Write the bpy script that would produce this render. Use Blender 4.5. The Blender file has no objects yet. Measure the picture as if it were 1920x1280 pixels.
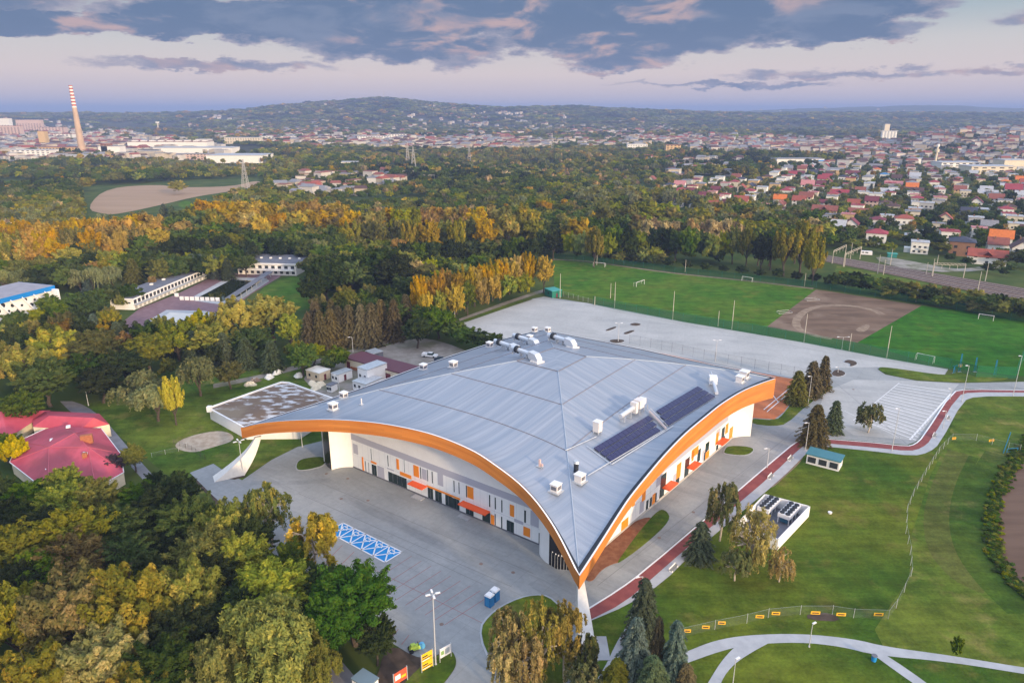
import bpy, math, random
import numpy as np
from mathutils import Vector, Matrix
from mathutils.bvhtree import BVHTree
R = math.radians
random.seed(7)
C = bpy.context.scene.collection
# ------------------------------------------------------------------ camera, world, sun
H, F, HY = 85.0, 1330.0, 206.0            # drone height in metres, focal length in photo pixels, horizon row
PITCH = math.atan((640 - HY) / F)
SP, CP = math.sin(PITCH), math.cos(PITCH)
cam = bpy.data.cameras.new('camera'); camo = bpy.data.objects.new('camera', cam); C.objects.link(camo)
camo.location = (0, 0, H); camo.rotation_euler = (math.pi / 2 - PITCH, 0, 0)
cam.sensor_fit = 'HORIZONTAL'; cam.sensor_width = 36; cam.lens = F / 1920 * 36
cam.clip_start = 1; cam.clip_end = 90000
bpy.context.scene.camera = camo
vs = bpy.context.scene.view_settings
vs.view_transform = 'Standard'; vs.look = 'None'; vs.gamma = 1; vs.exposure = 0.34; vs.use_curve_mapping = False
SUN_EL, SUN_AZ = R(13), (0.62, -0.785)     # the low sun stands behind the camera, to the right
sl = bpy.data.lights.new('sun', 'SUN'); sl.energy = 3.9; sl.angle = R(4); sl.color = (1, .75, .46)
so = bpy.data.objects.new('sun', sl); C.objects.link(so)
sd = Vector((SUN_AZ[0] * math.cos(SUN_EL), SUN_AZ[1] * math.cos(SUN_EL), math.sin(SUN_EL))).normalized()
so.rotation_euler = sd.to_track_quat('Z', 'Y').to_euler(); so.location = (200, -200, 200)
cy = bpy.context.scene.cycles if hasattr(bpy.context.scene, 'cycles') else None
if cy:
    cy.max_bounces = 6; cy.diffuse_bounces = 3; cy.glossy_bounces = 2; cy.transmission_bounces = 3
    cy.volume_bounces = 0; cy.transparent_max_bounces = 10

world = bpy.data.worlds.new("World"); bpy.context.scene.world = world; world.use_nodes = True
def build_world():
    nt = world.node_tree; nt.nodes.clear(); N = nt.nodes; Lk = nt.links
    def nd(t, **k):
        n = N.new(t)
        for a, b in k.items(): setattr(n, a, b)
        return n
    def put(sock, v):
        if isinstance(v, (int, float, tuple)): sock.default_value = v
        else: Lk.new(v, sock)
    def m(op, a, b=None, c=None, clamp=False):
        n = nd('ShaderNodeMath', operation=op, use_clamp=clamp)
        for i, v in enumerate((a, b, c)):
            if v is not None: put(n.inputs[i], v)
        return n.outputs[0]
    def mix(f, a, b):
        n = nd('ShaderNodeMix', data_type='RGBA'); put(n.inputs[0], f); put(n.inputs[6], a); put(n.inputs[7], b); return n.outputs[2]
    def sm(v, a, b):
        n = nd('ShaderNodeMapRange', interpolation_type='SMOOTHSTEP'); put(n.inputs[0], v); put(n.inputs[1], a); put(n.inputs[2], b); return n.outputs[0]
    tc = nd('ShaderNodeTexCoord'); sep = nd('ShaderNodeSeparateXYZ'); Lk.new(tc.outputs['Generated'], sep.inputs[0])
    x, y, z = sep.outputs
    el = m('ARCSINE', z)                                     # elevation, radians
    az = m('ARCTAN2', x, y)                                  # azimuth from +Y
    ramp = nd('ShaderNodeValToRGB'); Lk.new(m('MULTIPLY', el, 2.0 / math.pi, clamp=True), ramp.inputs[0])
    cr = ramp.color_ramp
    stops = [(0, (.47, .42, .48)), (.010, (.525, .45, .48)), (.028, (.60, .51, .49)), (.05, (.51, .495, .49)), (.072, (.33, .40, .44)), (.2, (.33, .44, .58)), (.5, (.48, .58, .76)), (1, (.54, .65, .86))]
    while len(cr.elements) < len(stops): cr.elements.new(1)
    for e, (p, c) in zip(cr.elements, stops): e.position = p; e.color = (*c, 1)
    sky = nd('ShaderNodeTexSky', sky_type='NISHITA'); sky.sun_disc = False; sky.sun_elevation = SUN_EL
    sky.sun_rotation = math.atan2(SUN_AZ[0], SUN_AZ[1]); sky.altitude = 200; sky.dust_density = 2
    sk = nd('ShaderNodeVectorMath', operation='SCALE'); Lk.new(sky.outputs[0], sk.inputs[0]); sk.inputs[3].default_value = .07
    add = nd('ShaderNodeVectorMath', operation='ADD'); Lk.new(ramp.outputs[0], add.inputs[0])
    base = ramp.outputs[0]
    # clouds in direction space: soft lobes broken up by stretched noise
    comb = nd('ShaderNodeCombineXYZ'); put(comb.inputs[0], m('MULTIPLY', az, 9.0)); put(comb.inputs[1], m('MULTIPLY', el, 26.0))
    def noise(scale, det, rough, off=0.0, dist=0.0):
        n = nd('ShaderNodeTexNoise'); n.noise_dimensions = '3D'
        v = nd('ShaderNodeVectorMath', operation='ADD'); Lk.new(comb.outputs[0], v.inputs[0]); v.inputs[1].default_value = (off, off * .7, off)
        Lk.new(v.outputs[0], n.inputs['Vector']); n.inputs['Scale'].default_value = scale; n.inputs['Detail'].default_value = det; n.inputs['Roughness'].default_value = rough
        n.inputs['Distortion'].default_value = dist
        return n.outputs[0]
    n1 = noise(.9, 9, .57, 3.1, .3); n2 = noise(1.5, 8, .55, 11.0, .4); n3 = noise(.55, 5, .5, 23.0)
    az0_, el0_ = az, el
    az = m('ADD', az, m('MULTIPLY', m('SUBTRACT', noise(1.7, 6, .6, 41.0), .5), .16)); el = m('ADD', el, m('MULTIPLY', m('SUBTRACT', noise(2.3, 7, .62, 57.0), .5), .045))
    def lobe(px, py, rx, ry, s):
        az0 = math.atan((px - 960) / F / (CP + (640 - py) / F * SP)); e0 = (HY - py) / 1460.0
        a = m('DIVIDE', m('SUBTRACT', az, az0), rx / 1460.0); b = m('DIVIDE', m('SUBTRACT', el, e0), ry / 1460.0)
        d = m('ADD', m('MULTIPLY', a, a), m('MULTIPLY', b, b))
        return m('MULTIPLY', m('SUBTRACT', 1.0, d, clamp=True), s)
    tot = None
    for l in [(100, 70, 480, 22, .95), (420, 45, 260, 34, .95), (640, 52, 300, 52, 1.2), (760, 95, 260, 34, .85), (930, 25, 420, 52, 1.25), (1180, 60, 330, 68, 1.35), (1160, 112, 150, 30, .85), (1450, 35, 330, 50, 1.25),
              (1560, 78, 190, 26, .75), (1700, 12, 210, 26, .95), (430, 130, 360, 15, .45), (860, 118, 90, 22, .5), (1700, 146, 420, 13, .42), (1350, 163, 260, 8, .42), (40, 18, 90, 10, .3), (960, -60, 1500, 34, 1.1), (-500, 40, 500, 50, .9), (2500, 60, 400, 50, 1.0)]:
        v = lobe(*l); tot = v if tot is None else m('MAXIMUM', tot, v)
    dens = m('ADD', m('MULTIPLY', tot, 2.15), m('MULTIPLY', m('SUBTRACT', n1, .5), 1.9))
    mask = m('MULTIPLY', sm(dens, .25, .80), sm(tot, 0.02, .25))
    warm = m('MULTIPLY', sm(n2, .47, .62), sm(n3, .42, .56))
    thin = sm(dens, .45, 1.35)
    ccol = mix(thin, (.36, .33, .39, 1), (.095, .150, .265, 1))
    ccol = mix(m('MULTIPLY', sm(n2, .40, .64), .55), ccol, (.19, .235, .345, 1))
    ccol = mix(m('MULTIPLY', warm, .75), ccol, (.52, .35, .33, 1))
    vis = mix(m('MULTIPLY', mask, .93), base, ccol)
    # a brighter, warmer sky round the low sun behind the camera and higher up
    dt = nd('ShaderNodeVectorMath', operation='DOT_PRODUCT'); Lk.new(tc.outputs['Generated'], dt.inputs[0]); dt.inputs[1].default_value = tuple(sd)
    glow = m('POWER', m('MAXIMUM', dt.outputs['Value'], 0.0), 3.0)
    gl = nd('ShaderNodeVectorMath', operation='SCALE'); gl.inputs[0].default_value = (1.75, 1.35, 1.05); put(gl.inputs[3], glow)
    up = sm(el, .16, .7)
    boost = m('ADD', 1.0, m('MULTIPLY', up, .35))
    vv = nd('ShaderNodeVectorMath', operation='SCALE'); Lk.new(vis, vv.inputs[0]); put(vv.inputs[3], boost)
    a1 = nd('ShaderNodeVectorMath', operation='ADD'); Lk.new(vv.outputs[0], a1.inputs[0]); Lk.new(gl.outputs[0], a1.inputs[1])
    sk2 = nd('ShaderNodeVectorMath', operation='SCALE'); Lk.new(sk.outputs[0], sk2.inputs[0]); put(sk2.inputs[3], up)
    a2 = nd('ShaderNodeVectorMath', operation='ADD'); Lk.new(a1.outputs[0], a2.inputs[0]); Lk.new(sk2.outputs[0], a2.inputs[1])
    bg = nd('ShaderNodeBackground'); Lk.new(a2.outputs[0], bg.inputs[0]); bg.inputs[1].default_value = 1.0
    out = nd('ShaderNodeOutputWorld'); Lk.new(bg.outputs[0], out.inputs[0])
build_world()

# ------------------------------------------------------------------ helpers
def G(px, py, z=0.0):
    """where the sight line of a photo pixel meets the level z: turns measurements into metres"""
    X = (px - 960) / F; Y = -(py - 640) / F
    fw = CP + Y * SP; up = -SP + Y * CP
    t = (H - z) / -up
    return Vector((X * t, fw * t, z))
def ray(px, py):
    X = (px - 960) / F; Y = -(py - 640) / F
    return Vector((X, CP + Y * SP, -SP + Y * CP)).normalized()
def PJ(p):
    dz = p[2] - H; D = p[1] * CP - dz * SP; U = p[1] * SP + dz * CP
    return (960 + F * p[0] / D, 640 - F * U / D)
OFF = {}
def tag(o, label=None, cat=None, group=None, kind=None):
    if label: o['label'] = label
    if cat: o['category'] = cat
    if group: o['group'] = group
    if kind: o['kind'] = kind
    return o
def empty(name, loc, rz=0.0, scale=None):
    o = bpy.data.objects.new(name, None); C.objects.link(o); o.location = loc; o.rotation_euler = (0, 0, rz)
    o.empty_display_size = .5
    if scale: o.scale = scale
    OFF[o.name] = Vector(loc)
    return o
class MB:
    def __init__(s): s.v = []; s.f = []; s.uv = None; s.mi = []
    def add(s, vs_, fs):
        n = len(s.v); s.v += [tuple(v) for v in vs_]; s.f += [tuple(i + n for i in f) for f in fs]; return s
    def box(s, c, d, rz=0.0, taper=1.0):
        hx, hy, hz = d[0] / 2, d[1] / 2, d[2] / 2; ca, sa = math.cos(rz), math.sin(rz); vs_ = []
        for z in (-1, 1):
            k = 1 if z < 0 else taper
            for x, y in ((-1, -1), (1, -1), (1, 1), (-1, 1)):
                X, Y = x * hx * k, y * hy * k
                vs_.append((c[0] + X * ca - Y * sa, c[1] + X * sa + Y * ca, c[2] + z * hz))
        return s.add(vs_, [(0, 3, 2, 1), (4, 5, 6, 7), (0, 1, 5, 4), (1, 2, 6, 5), (2, 3, 7, 6), (3, 0, 4, 7)])
    def prism(s, poly, z0, z1, cap=True):
        a = sum(poly[i][0] * poly[(i + 1) % len(poly)][1] - poly[(i + 1) % len(poly)][0] * poly[i][1] for i in range(len(poly)))
        if a < 0: poly = poly[::-1]
        n = len(poly); vs_ = [(p[0], p[1], z0) for p in poly] + [(p[0], p[1], z1) for p in poly]
        fs = [(i, (i + 1) % n, n + (i + 1) % n, n + i) for i in range(n)]
        if cap: fs += [tuple(range(n - 1, -1, -1)), tuple(range(n, 2 * n))]
        return s.add(vs_, fs)
    def tube(s, p0, p1, r0, r1=None, n=8, cap=True):
        r1 = r0 if r1 is None else r1; p0, p1 = Vector(p0), Vector(p1); d = (p1 - p0).normalized()
        a = d.orthogonal().normalized(); b = d.cross(a); vs_ = []
        for p, r in ((p0, r0), (p1, r1)):
            for i in range(n):
                t = 2 * math.pi * i / n; vs_.append(p + (a * math.cos(t) + b * math.sin(t)) * r)
        fs = [(i, (i + 1) % n, n + (i + 1) % n, n + i) for i in range(n)]
        if cap: fs += [tuple(range(n - 1, -1, -1)), tuple(range(n, 2 * n))]
        return s.add(vs_, fs)
    def path(s, pts, rs, n=6):
        for i in range(len(pts) - 1): s.tube(pts[i], pts[i + 1], rs[i], rs[i + 1], n, cap=(i in (0, len(pts) - 2)))
        return s
    def ribbon(s, A, B):
        n = len(A); vs_ = list(A) + list(B); return s.add(vs_, [(i, i + 1, n + i + 1, n + i) for i in range(n - 1)])
    def build(s, name, mat=None, parent=None, local=False, smooth=False):
        me = bpy.data.meshes.new(name)
        off = Vector((0, 0, 0))
        if parent is not None and not local: off = OFF.get(parent.name, off)
        me.from_pydata([(v[0] - off[0], v[1] - off[1], v[2] - off[2]) for v in s.v], [], s.f)
        if mat: me.materials.append(mat)
        if smooth: me.shade_smooth()
        me.update()
        o = bpy.data.objects.new(name, me); C.objects.link(o)
        if parent is not None: o.parent = parent; OFF[o.name] = off
        return o
def sheet(name, poly, z, mat, kind='structure', parent=None):
    m_ = MB(); a = sum(poly[i][0] * poly[(i + 1) % len(poly)][1] - poly[(i + 1) % len(poly)][0] * poly[i][1] for i in range(len(poly)))
    if a < 0: poly = poly[::-1]
    from mathutils.geometry import tessellate_polygon
    pts = [Vector((p[0], p[1], 0)) for p in poly]
    tris = tessellate_polygon([pts])
    m_.v = [(p[0], p[1], z) for p in poly]
    for t in tris:
        a_, b_, c_ = (pts[i] for i in t)
        m_.f.append(tuple(t) if (b_ - a_).cross(c_ - a_).z > 0 else tuple(t)[::-1])
    o = m_.build(name, mat, parent)
    if kind: tag(o, kind=kind)
    return o
def smoothpoly(pts, it=2, closed=True):
    for _ in range(it):
        out = []; n = len(pts)
        for i in range(n if closed else n - 1):
            a, b = Vector(pts[i][:2]), Vector(pts[(i + 1) % n][:2])
            out += [a * .75 + b * .25, a * .25 + b * .75]
        if not closed: out = [Vector(pts[0][:2])] + out + [Vector(pts[-1][:2])]
        pts = out
    return pts
def GP(l, z=0): return [G(a, b, z) for a, b in l]
def inpoly(x, y, poly):
    c = False; n = len(poly); j = n - 1
    for i in range(n):
        xi, yi = poly[i][0], poly[i][1]; xj, yj = poly[j][0], poly[j][1]
        if (yi > y) != (yj > y) and x < (xj - xi) * (y - yi) / (yj - yi + 1e-12) + xi: c = not c
        j = i
    return c

# ------------------------------------------------------------------ materials
MATS = {}
def mat(name, c1, c2=None, scale=1.0, rough=.8, metal=0.0, c3=None, scale2=None, detail=5, bump=0.0, bscale=None, spec=.3, stretch=None, lo=.35, hi=.65, alpha=None, coat=0):
    if name in MATS: return MATS[name]
    m_ = bpy.data.materials.new(name); m_.use_nodes = True; nt = m_.node_tree; N = nt.nodes; L = nt.links
    b = N['Principled BSDF']; b.inputs['Roughness'].default_value = rough; b.inputs['Metallic'].default_value = metal
    b.inputs['Specular IOR Level'].default_value = spec
    if coat: b.inputs['Coat Weight'].default_value = coat
    geo = N.new('ShaderNodeNewGeometry')
    def nz(sc, dt, st=None):
        n = N.new('ShaderNodeTexNoise'); n.inputs['Scale'].default_value = sc; n.inputs['Detail'].default_value = dt; n.inputs['Roughness'].default_value = .6
        if st:
            mp = N.new('ShaderNodeMapping'); mp.inputs['Rotation'].default_value = (0, 0, st[0]); mp.inputs['Scale'].default_value = (st[1], st[2], 1); mp.vector_type = 'POINT'
            L.new(geo.outputs['Position'], mp.inputs[0]); L.new(mp.outputs[0], n.inputs['Vector'])
        else: L.new(geo.outputs['Position'], n.inputs['Vector'])
        return n
    if c2 is not None:
        n = nz(scale, detail, stretch); mr = N.new('ShaderNodeMapRange'); mr.interpolation_type = 'SMOOTHSTEP'; L.new(n.outputs[0], mr.inputs[0])
        mr.inputs[1].default_value = lo; mr.inputs[2].default_value = hi
        mx = N.new('ShaderNodeMix'); mx.data_type = 'RGBA'; L.new(mr.outputs[0], mx.inputs[0]); mx.inputs[6].default_value = (*c1, 1); mx.inputs[7].default_value = (*c2, 1)
        col = mx.outputs[2]
        if c3 is not None:
            n_ = nz(scale2 or scale * .17, 4); mr = N.new('ShaderNodeMapRange'); mr.interpolation_type = 'SMOOTHSTEP'; L.new(n_.outputs[0], mr.inputs[0]); mr.inputs[1].default_value = .48; mr.inputs[2].default_value = .68
            mx2 = N.new('ShaderNodeMix'); mx2.data_type = 'RGBA'; L.new(mr.outputs[0], mx2.inputs[0]); L.new(col, mx2.inputs[6]); mx2.inputs[7].default_value = (*c3, 1); col = mx2.outputs[2]
        L.new(col, b.inputs['Base Color'])
    else: b.inputs['Base Color'].default_value = (*c1, 1)
    if bump:
        n = nz(bscale or scale * 4, 4); bp = N.new('ShaderNodeBump'); bp.inputs['Strength'].default_value = bump; bp.inputs['Distance'].default_value = .2
        L.new(n.outputs[0], bp.inputs['Height']); L.new(bp.outputs[0], b.inputs['Normal'])
    if alpha is not None: b.inputs['Alpha'].default_value = alpha
    MATS[name] = m_; return m_
def uvmat(name, c1, c2, c3, su, sv, rough=.5, metal=0.0, lines=None, linecol=None, lo=.3, hi=.7):
    """noise stretched along the piece's own UV (metres), with optional joints every lines[0] x lines[1] metres"""
    m_ = bpy.data.materials.new(name); m_.use_nodes = True; nt = m_.node_tree; N = nt.nodes; L = nt.links
    b = N['Principled BSDF']; b.inputs['Roughness'].default_value = rough; b.inputs['Metallic'].default_value = metal; b.inputs['Specular IOR Level'].default_value = .35
    uv = N.new('ShaderNodeUVMap'); uv.uv_map = 'UV'
    def nz(a, c, d=5, off=0):
        mp = N.new('ShaderNodeMapping'); mp.inputs['Scale'].default_value = (a, c, 1); mp.inputs['Location'].default_value = (off, off, 0); L.new(uv.outputs[0], mp.inputs[0])
        n = N.new('ShaderNodeTexNoise'); n.inputs['Scale'].default_value = 1; n.inputs['Detail'].default_value = d; n.inputs['Roughness'].default_value = .55; L.new(mp.outputs[0], n.inputs['Vector'])
        mr = N.new('ShaderNodeMapRange'); L.new(n.outputs[0], mr.inputs[0]); mr.inputs[1].default_value = lo; mr.inputs[2].default_value = hi; return mr.outputs[0]
    def mix(f, a, c_):
        n = N.new('ShaderNodeMix'); n.data_type = 'RGBA'
        for s_, v in ((0, f), (6, a), (7, c_)):
            if isinstance(v, (tuple, float, int)): n.inputs[s_].default_value = v
            else: L.new(v, n.inputs[s_])
        return n.outputs[2]
    col = mix(nz(su, sv), (*c1, 1), (*c2, 1))
    k = N.new('ShaderNodeMath'); k.operation = 'MULTIPLY'; k.use_clamp = True; L.new(nz(su * .22, sv * .6, 3, 40), k.inputs[0]); k.inputs[1].default_value = .8
    col = mix(k.outputs[0], col, (*c3, 1))
    if lines:
        br = N.new('ShaderNodeTexBrick'); br.inputs['Scale'].default_value = 1; br.inputs['Brick Width'].default_value = lines[0]; br.inputs['Row Height'].default_value = lines[1]
        br.inputs['Mortar Size'].default_value = lines[2]; br.inputs['Mortar Smooth'].default_value = .2; br.inputs['Color1'].default_value = (1, 1, 1, 1)
        br.inputs['Color2'].default_value = (lines[3],) * 3 + (1,); br.inputs['Mortar'].default_value = (*linecol, 1); L.new(uv.outputs[0], br.inputs['Vector'])
        mm = N.new('ShaderNodeMix'); mm.data_type = 'RGBA'; mm.blend_type = 'MULTIPLY'; mm.inputs[0].default_value = 1; L.new(col, mm.inputs[6]); L.new(br.outputs[0], mm.inputs[7]); col = mm.outputs[2]
    L.new(col, b.inputs['Base Color'])
    MATS[name] = m_; return m_
def leafmat(name, c1, c2, c3, trans=.35):
    m_ = bpy.data.materials.new(name); m_.use_nodes = True; nt = m_.node_tree; N = nt.nodes; L = nt.links; N.clear()
    out = N.new('ShaderNodeOutputMaterial')
    at = N.new('ShaderNodeAttribute'); at.attribute_name = 'tint'; sp = N.new('ShaderNodeSeparateColor'); L.new(at.outputs['Color'], sp.inputs[0])
    oi = N.new('ShaderNodeObjectInfo')
    def mix(f, a, c_, bt='MIX'):
        n = N.new('ShaderNodeMix'); n.data_type = 'RGBA'; n.blend_type = bt
        for s_, v in ((0, f), (6, a), (7, c_)):
            if isinstance(v, (tuple, float, int)): n.inputs[s_].default_value = v
            else: L.new(v, n.inputs[s_])
        return n.outputs[2]
    col = mix(sp.outputs[0], (*c1, 1), (*c2, 1))
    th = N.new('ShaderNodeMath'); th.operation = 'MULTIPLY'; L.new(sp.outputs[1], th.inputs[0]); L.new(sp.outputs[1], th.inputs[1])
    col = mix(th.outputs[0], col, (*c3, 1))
    # each tree a little different
    hs = N.new('ShaderNodeHueSaturation'); L.new(col, hs.inputs['Color'])
    for sock, a, b_, k in (('Hue', .485, .515, 1.0), ('Value', .68, 1.25, 7.3), ('Saturation', .8, 1.1, 3.7)):
        mu = N.new('ShaderNodeMath'); mu.operation = 'MULTIPLY'; L.new(oi.outputs['Random'], mu.inputs[0]); mu.inputs[1].default_value = k
        fr = N.new('ShaderNodeMath'); fr.operation = 'FRACT'; L.new(mu.outputs[0], fr.inputs[0])
        mr = N.new('ShaderNodeMapRange'); L.new(fr.outputs[0], mr.inputs[0]); mr.inputs[3].default_value = a; mr.inputs[4].default_value = b_; L.new(mr.outputs[0], hs.inputs[sock])
    d = N.new('ShaderNodeBsdfDiffuse'); t = N.new('ShaderNodeBsdfTranslucent'); L.new(hs.outputs[0], d.inputs[0]); L.new(hs.outputs[0], t.inputs[0])
    ms = N.new('ShaderNodeMixShader'); ms.inputs[0].default_value = trans; L.new(d.outputs[0], ms.inputs[1]); L.new(t.outputs[0], ms.inputs[2]); L.new(ms.outputs[0], out.inputs[0])
    MATS[name] = m_; return m_

M_conc = mat('paving', (.235, .25, .265), (.32, .335, .345), .16, .85, c3=(.205, .215, .225), scale2=.05, bump=.04)
M_conc2 = mat('pale_paving', (.34, .35, .355), (.41, .415, .42), .15, .85, c3=(.31, .315, .325), scale2=.03)
M_path = mat('footpath_paving', (.33, .345, .37), (.39, .405, .43), .4, .85)
M_white = mat('white_paint', (.72, .72, .74), rough=.6)
M_redline = mat('red_line', (.30, .13, .13), rough=.8)
M_track = mat('red_asphalt', (.20, .05, .05), (.25, .07, .065), .5, .85)
M_blue = mat('blue_paint', (.01, .20, .52), (.015, .25, .58), .8, .7)
M_grass = mat('lawn', (.032, .078, .008), (.088, .108, .012), .11, .95, c3=(.125, .112, .022), scale2=.035, bump=.5, bscale=1.5, detail=9, lo=.40, hi=.60)
M_mead = mat('meadow', (.036, .068, .010), (.098, .112, .020), .10, .95, c3=(.15, .125, .04), scale2=.045, bump=.5, bscale=1.2, detail=9, lo=.40, hi=.60, stretch=(.5, 1, .45))
M_pitch = mat('pitch_turf', (.038, .105, .010), (.072, .125, .014), .05, .95, c3=(.105, .12, .02), scale2=.022, detail=8, lo=.4, hi=.6, stretch=(.55, .5, 1.6))
M_pitch2 = mat('pitch_turf_green', (.022, .095, .007), (.045, .12, .010), .05, .95, detail=8, lo=.4, hi=.6)
M_dirt = mat('bare_earth', (.105, .066, .043), (.165, .105, .070), .10, .95, c3=(.20, .14, .10), scale2=.05, detail=9, stretch=(.5, .5, 1.8))
M_sandy = mat('pale_sand', (.28, .21, .15), (.19, .13, .09), .35, .95, detail=8)
M_field = mat('ploughed_soil', (.30, .20, .125), (.34, .23, .15), .03, .95, stretch=(.6, .3, 2.0))
M_brown = mat('dark_soil', (.05, .035, .025), (.085, .06, .045), .5, .95)
M_mulch = mat('bark_mulch', (.16, .06, .03), (.22, .095, .05), .9, .95)
M_clay = mat('red_clay', (.40, .125, .05), (.46, .155, .065), .3, .9)
M_ballast = mat('ballast', (.17, .115, .09), (.25, .18, .145), .5, .95, stretch=(0, 1, 1))
M_steel = mat('rail_steel', (.45, .36, .32), rough=.4, metal=.3)
M_galv = mat('galvanised_steel', (.50, .52, .55), (.60, .62, .64), 1.5, .35, metal=.5)
M_pole = mat('pole_grey', (.52, .53, .55), rough=.5, metal=.2)
M_polew = mat('pole_concrete', (.46, .42, .36), rough=.8)
M_wallw = mat('white_render', (.80, .79, .79), (.76, .745, .75), .3, .8)
M_wallg = mat('grey_cladding', (.42, .42, .50), rough=.6)
M_cladw = mat('white_cladding', (.79, .80, .82), (.75, .76, .78), .5, .5)
M_orange = mat('orange_panel', (.80, .25, .02), rough=.5)
M_canopy = mat('canopy_red', (.85, .11, .02), rough=.45)
M_glassd = mat('dark_glass', (.012, .03, .032), rough=.12, spec=.6)
M_black = mat('black_glazing', (.012, .012, .016), rough=.2, spec=.5)
M_dark = mat('dark_rubber', (.02, .025, .035), rough=.6)
M_conW = mat('column_concrete', (.60, .58, .55), (.66, .64, .61), 1.2, .8)
M_maroon = mat('maroon_sheet', (.115, .035, .05), rough=.55)
M_redroof = mat('red_sheet', (.40, .055, .085), (.47, .078, .115), .25, .5, c3=(.29, .05, .07), scale2=.09)
M_brick = mat('brick_red', (.30, .10, .05), (.36, .14, .07), 2, .9)
M_cream = mat('cream_wall', (.62, .50, .36), rough=.85)
M_yel = mat('yellow_board', (.80, .48, .02), rough=.6)
M_water = mat('pool_water', (.012, .018, .006), rough=.05, spec=.6)
M_netg = mat('green_net', (.01, .16, .07), rough=.9, alpha=.42)
M_netl = mat('grey_net', (.22, .26, .25), rough=.9, alpha=.10)
M_dgrey = mat('bitumen_roof', (.11, .115, .14), (.15, .155, .185), .4, .8)
M_deck = mat('pool_deck_paving', (.17, .10, .115), (.21, .13, .145), .4, .85)
M_bark = mat('bark', (.055, .042, .032), (.09, .07, .055), 3, .95)
M_barkw = mat('birch_bark', (.50, .45, .38), (.36, .30, .24), 2, .9)
M_soil = mat('forest_floor', (.028, .035, .012), (.045, .045, .018), .2, .95)
M_pv = uvmat('solar_cells', (.028, .026, .085), (.036, .034, .105), (.03, .03, .09), .5, .5, .35, 0.0, (1.0, 1.7, .03, .9), (.5, .5, .6))
M_roof = uvmat('standing_seam_roof', (.285, .31, .365), (.425, .445, .495), (.245, .295, .37), .045, .95, .42, .35, (400.0, .62, .03, .95), (.88, .88, .89), .30, .70)
M_wood = uvmat('timber_fascia', (.62, .21, .035), (.74, .29, .06), (.50, .15, .025), .12, 1.2, .6, 0.0, (9.0, .55, .012, .86), (.7, .6, .5))

# ------------------------------------------------------------------ the ground
def turf(name, g1, g2, straw, rot=.5, k=1.0):
    m_ = bpy.data.materials.new(name); m_.use_nodes = True; nt = m_.node_tree; N = nt.nodes; L = nt.links; b = N['Principled BSDF']; b.inputs['Roughness'].default_value = .95; b.inputs['Specular IOR Level'].default_value = .08
    geo = N.new('ShaderNodeNewGeometry')
    def nz(sc, d, st=None, ro=.62):
        n = N.new('ShaderNodeTexNoise'); n.inputs['Scale'].default_value = sc; n.inputs['Detail'].default_value = d; n.inputs['Roughness'].default_value = ro
        if st:
            mp = N.new('ShaderNodeMapping'); mp.inputs['Rotation'].default_value = (0, 0, rot); mp.inputs['Scale'].default_value = (st[0], st[1], 1); L.new(geo.outputs['Position'], mp.inputs[0]); L.new(mp.outputs[0], n.inputs['Vector'])
        else: L.new(geo.outputs['Position'], n.inputs['Vector'])
        return n.outputs[0]
    def mr(v, a, c_, lo=0.0, hi=1.0):
        n = N.new('ShaderNodeMapRange'); L.new(v, n.inputs[0]); n.inputs[1].default_value = a; n.inputs[2].default_value = c_; n.inputs[3].default_value = lo; n.inputs[4].default_value = hi; return n.outputs[0]
    def mix(f, a, c_):
        n = N.new('ShaderNodeMix'); n.data_type = 'RGBA'
        for s_, v in ((0, f), (6, a), (7, c_)):
            if isinstance(v, (tuple, float, int)): n.inputs[s_].default_value = v
            else: L.new(v, n.inputs[s_])
        return n.outputs[2]
    col = mix(mr(nz(.035 * k, 6), .38, .62), (*g1, 1), (*g2, 1)); col = mix(mr(nz(.09 * k, 8), .54, .70, 0, .85), col, (*straw, 1))
    v = N.new('ShaderNodeMath'); v.operation = 'MULTIPLY'; L.new(mr(nz(.22, 9), .3, .7, .68, 1.32), v.inputs[0]); L.new(mr(nz(1.6, 8, None, .75), .3, .7, .72, 1.28), v.inputs[1])
    v2 = N.new('ShaderNodeMath'); v2.operation = 'MULTIPLY'; L.new(v.outputs[0], v2.inputs[0]); L.new(mr(nz(.5, 4, (.10, 1.0)), .35, .65, .84, 1.16), v2.inputs[1])
    sc = N.new('ShaderNodeVectorMath'); sc.operation = 'SCALE'; L.new(col, sc.inputs[0]); L.new(v2.outputs[0], sc.inputs[3]); L.new(sc.outputs[0], b.inputs['Base Color'])
    bp = N.new('ShaderNodeBump'); bp.inputs['Strength'].default_value = .6; bp.inputs['Distance'].default_value = .25; L.new(nz(1.3, 6), bp.inputs['Height']); L.new(bp.outputs[0], b.inputs['Normal']); MATS[name] = m_; return m_
M_grass = turf('mown_lawn', (.040, .084, .009), (.100, .126, .013), (.145, .13, .03)); M_mead = turf('rough_meadow', (.044, .090, .010), (.105, .135, .018), (.19, .165, .05), -.2, 1.3)
M_pitch = turf('pitch_grass', (.040, .115, .010), (.078, .135, .014), (.115, .13, .022), .62); M_pitch2 = turf('green_pitch_grass', (.022, .100, .007), (.040, .125, .009), (.07, .12, .014), .62)
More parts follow.
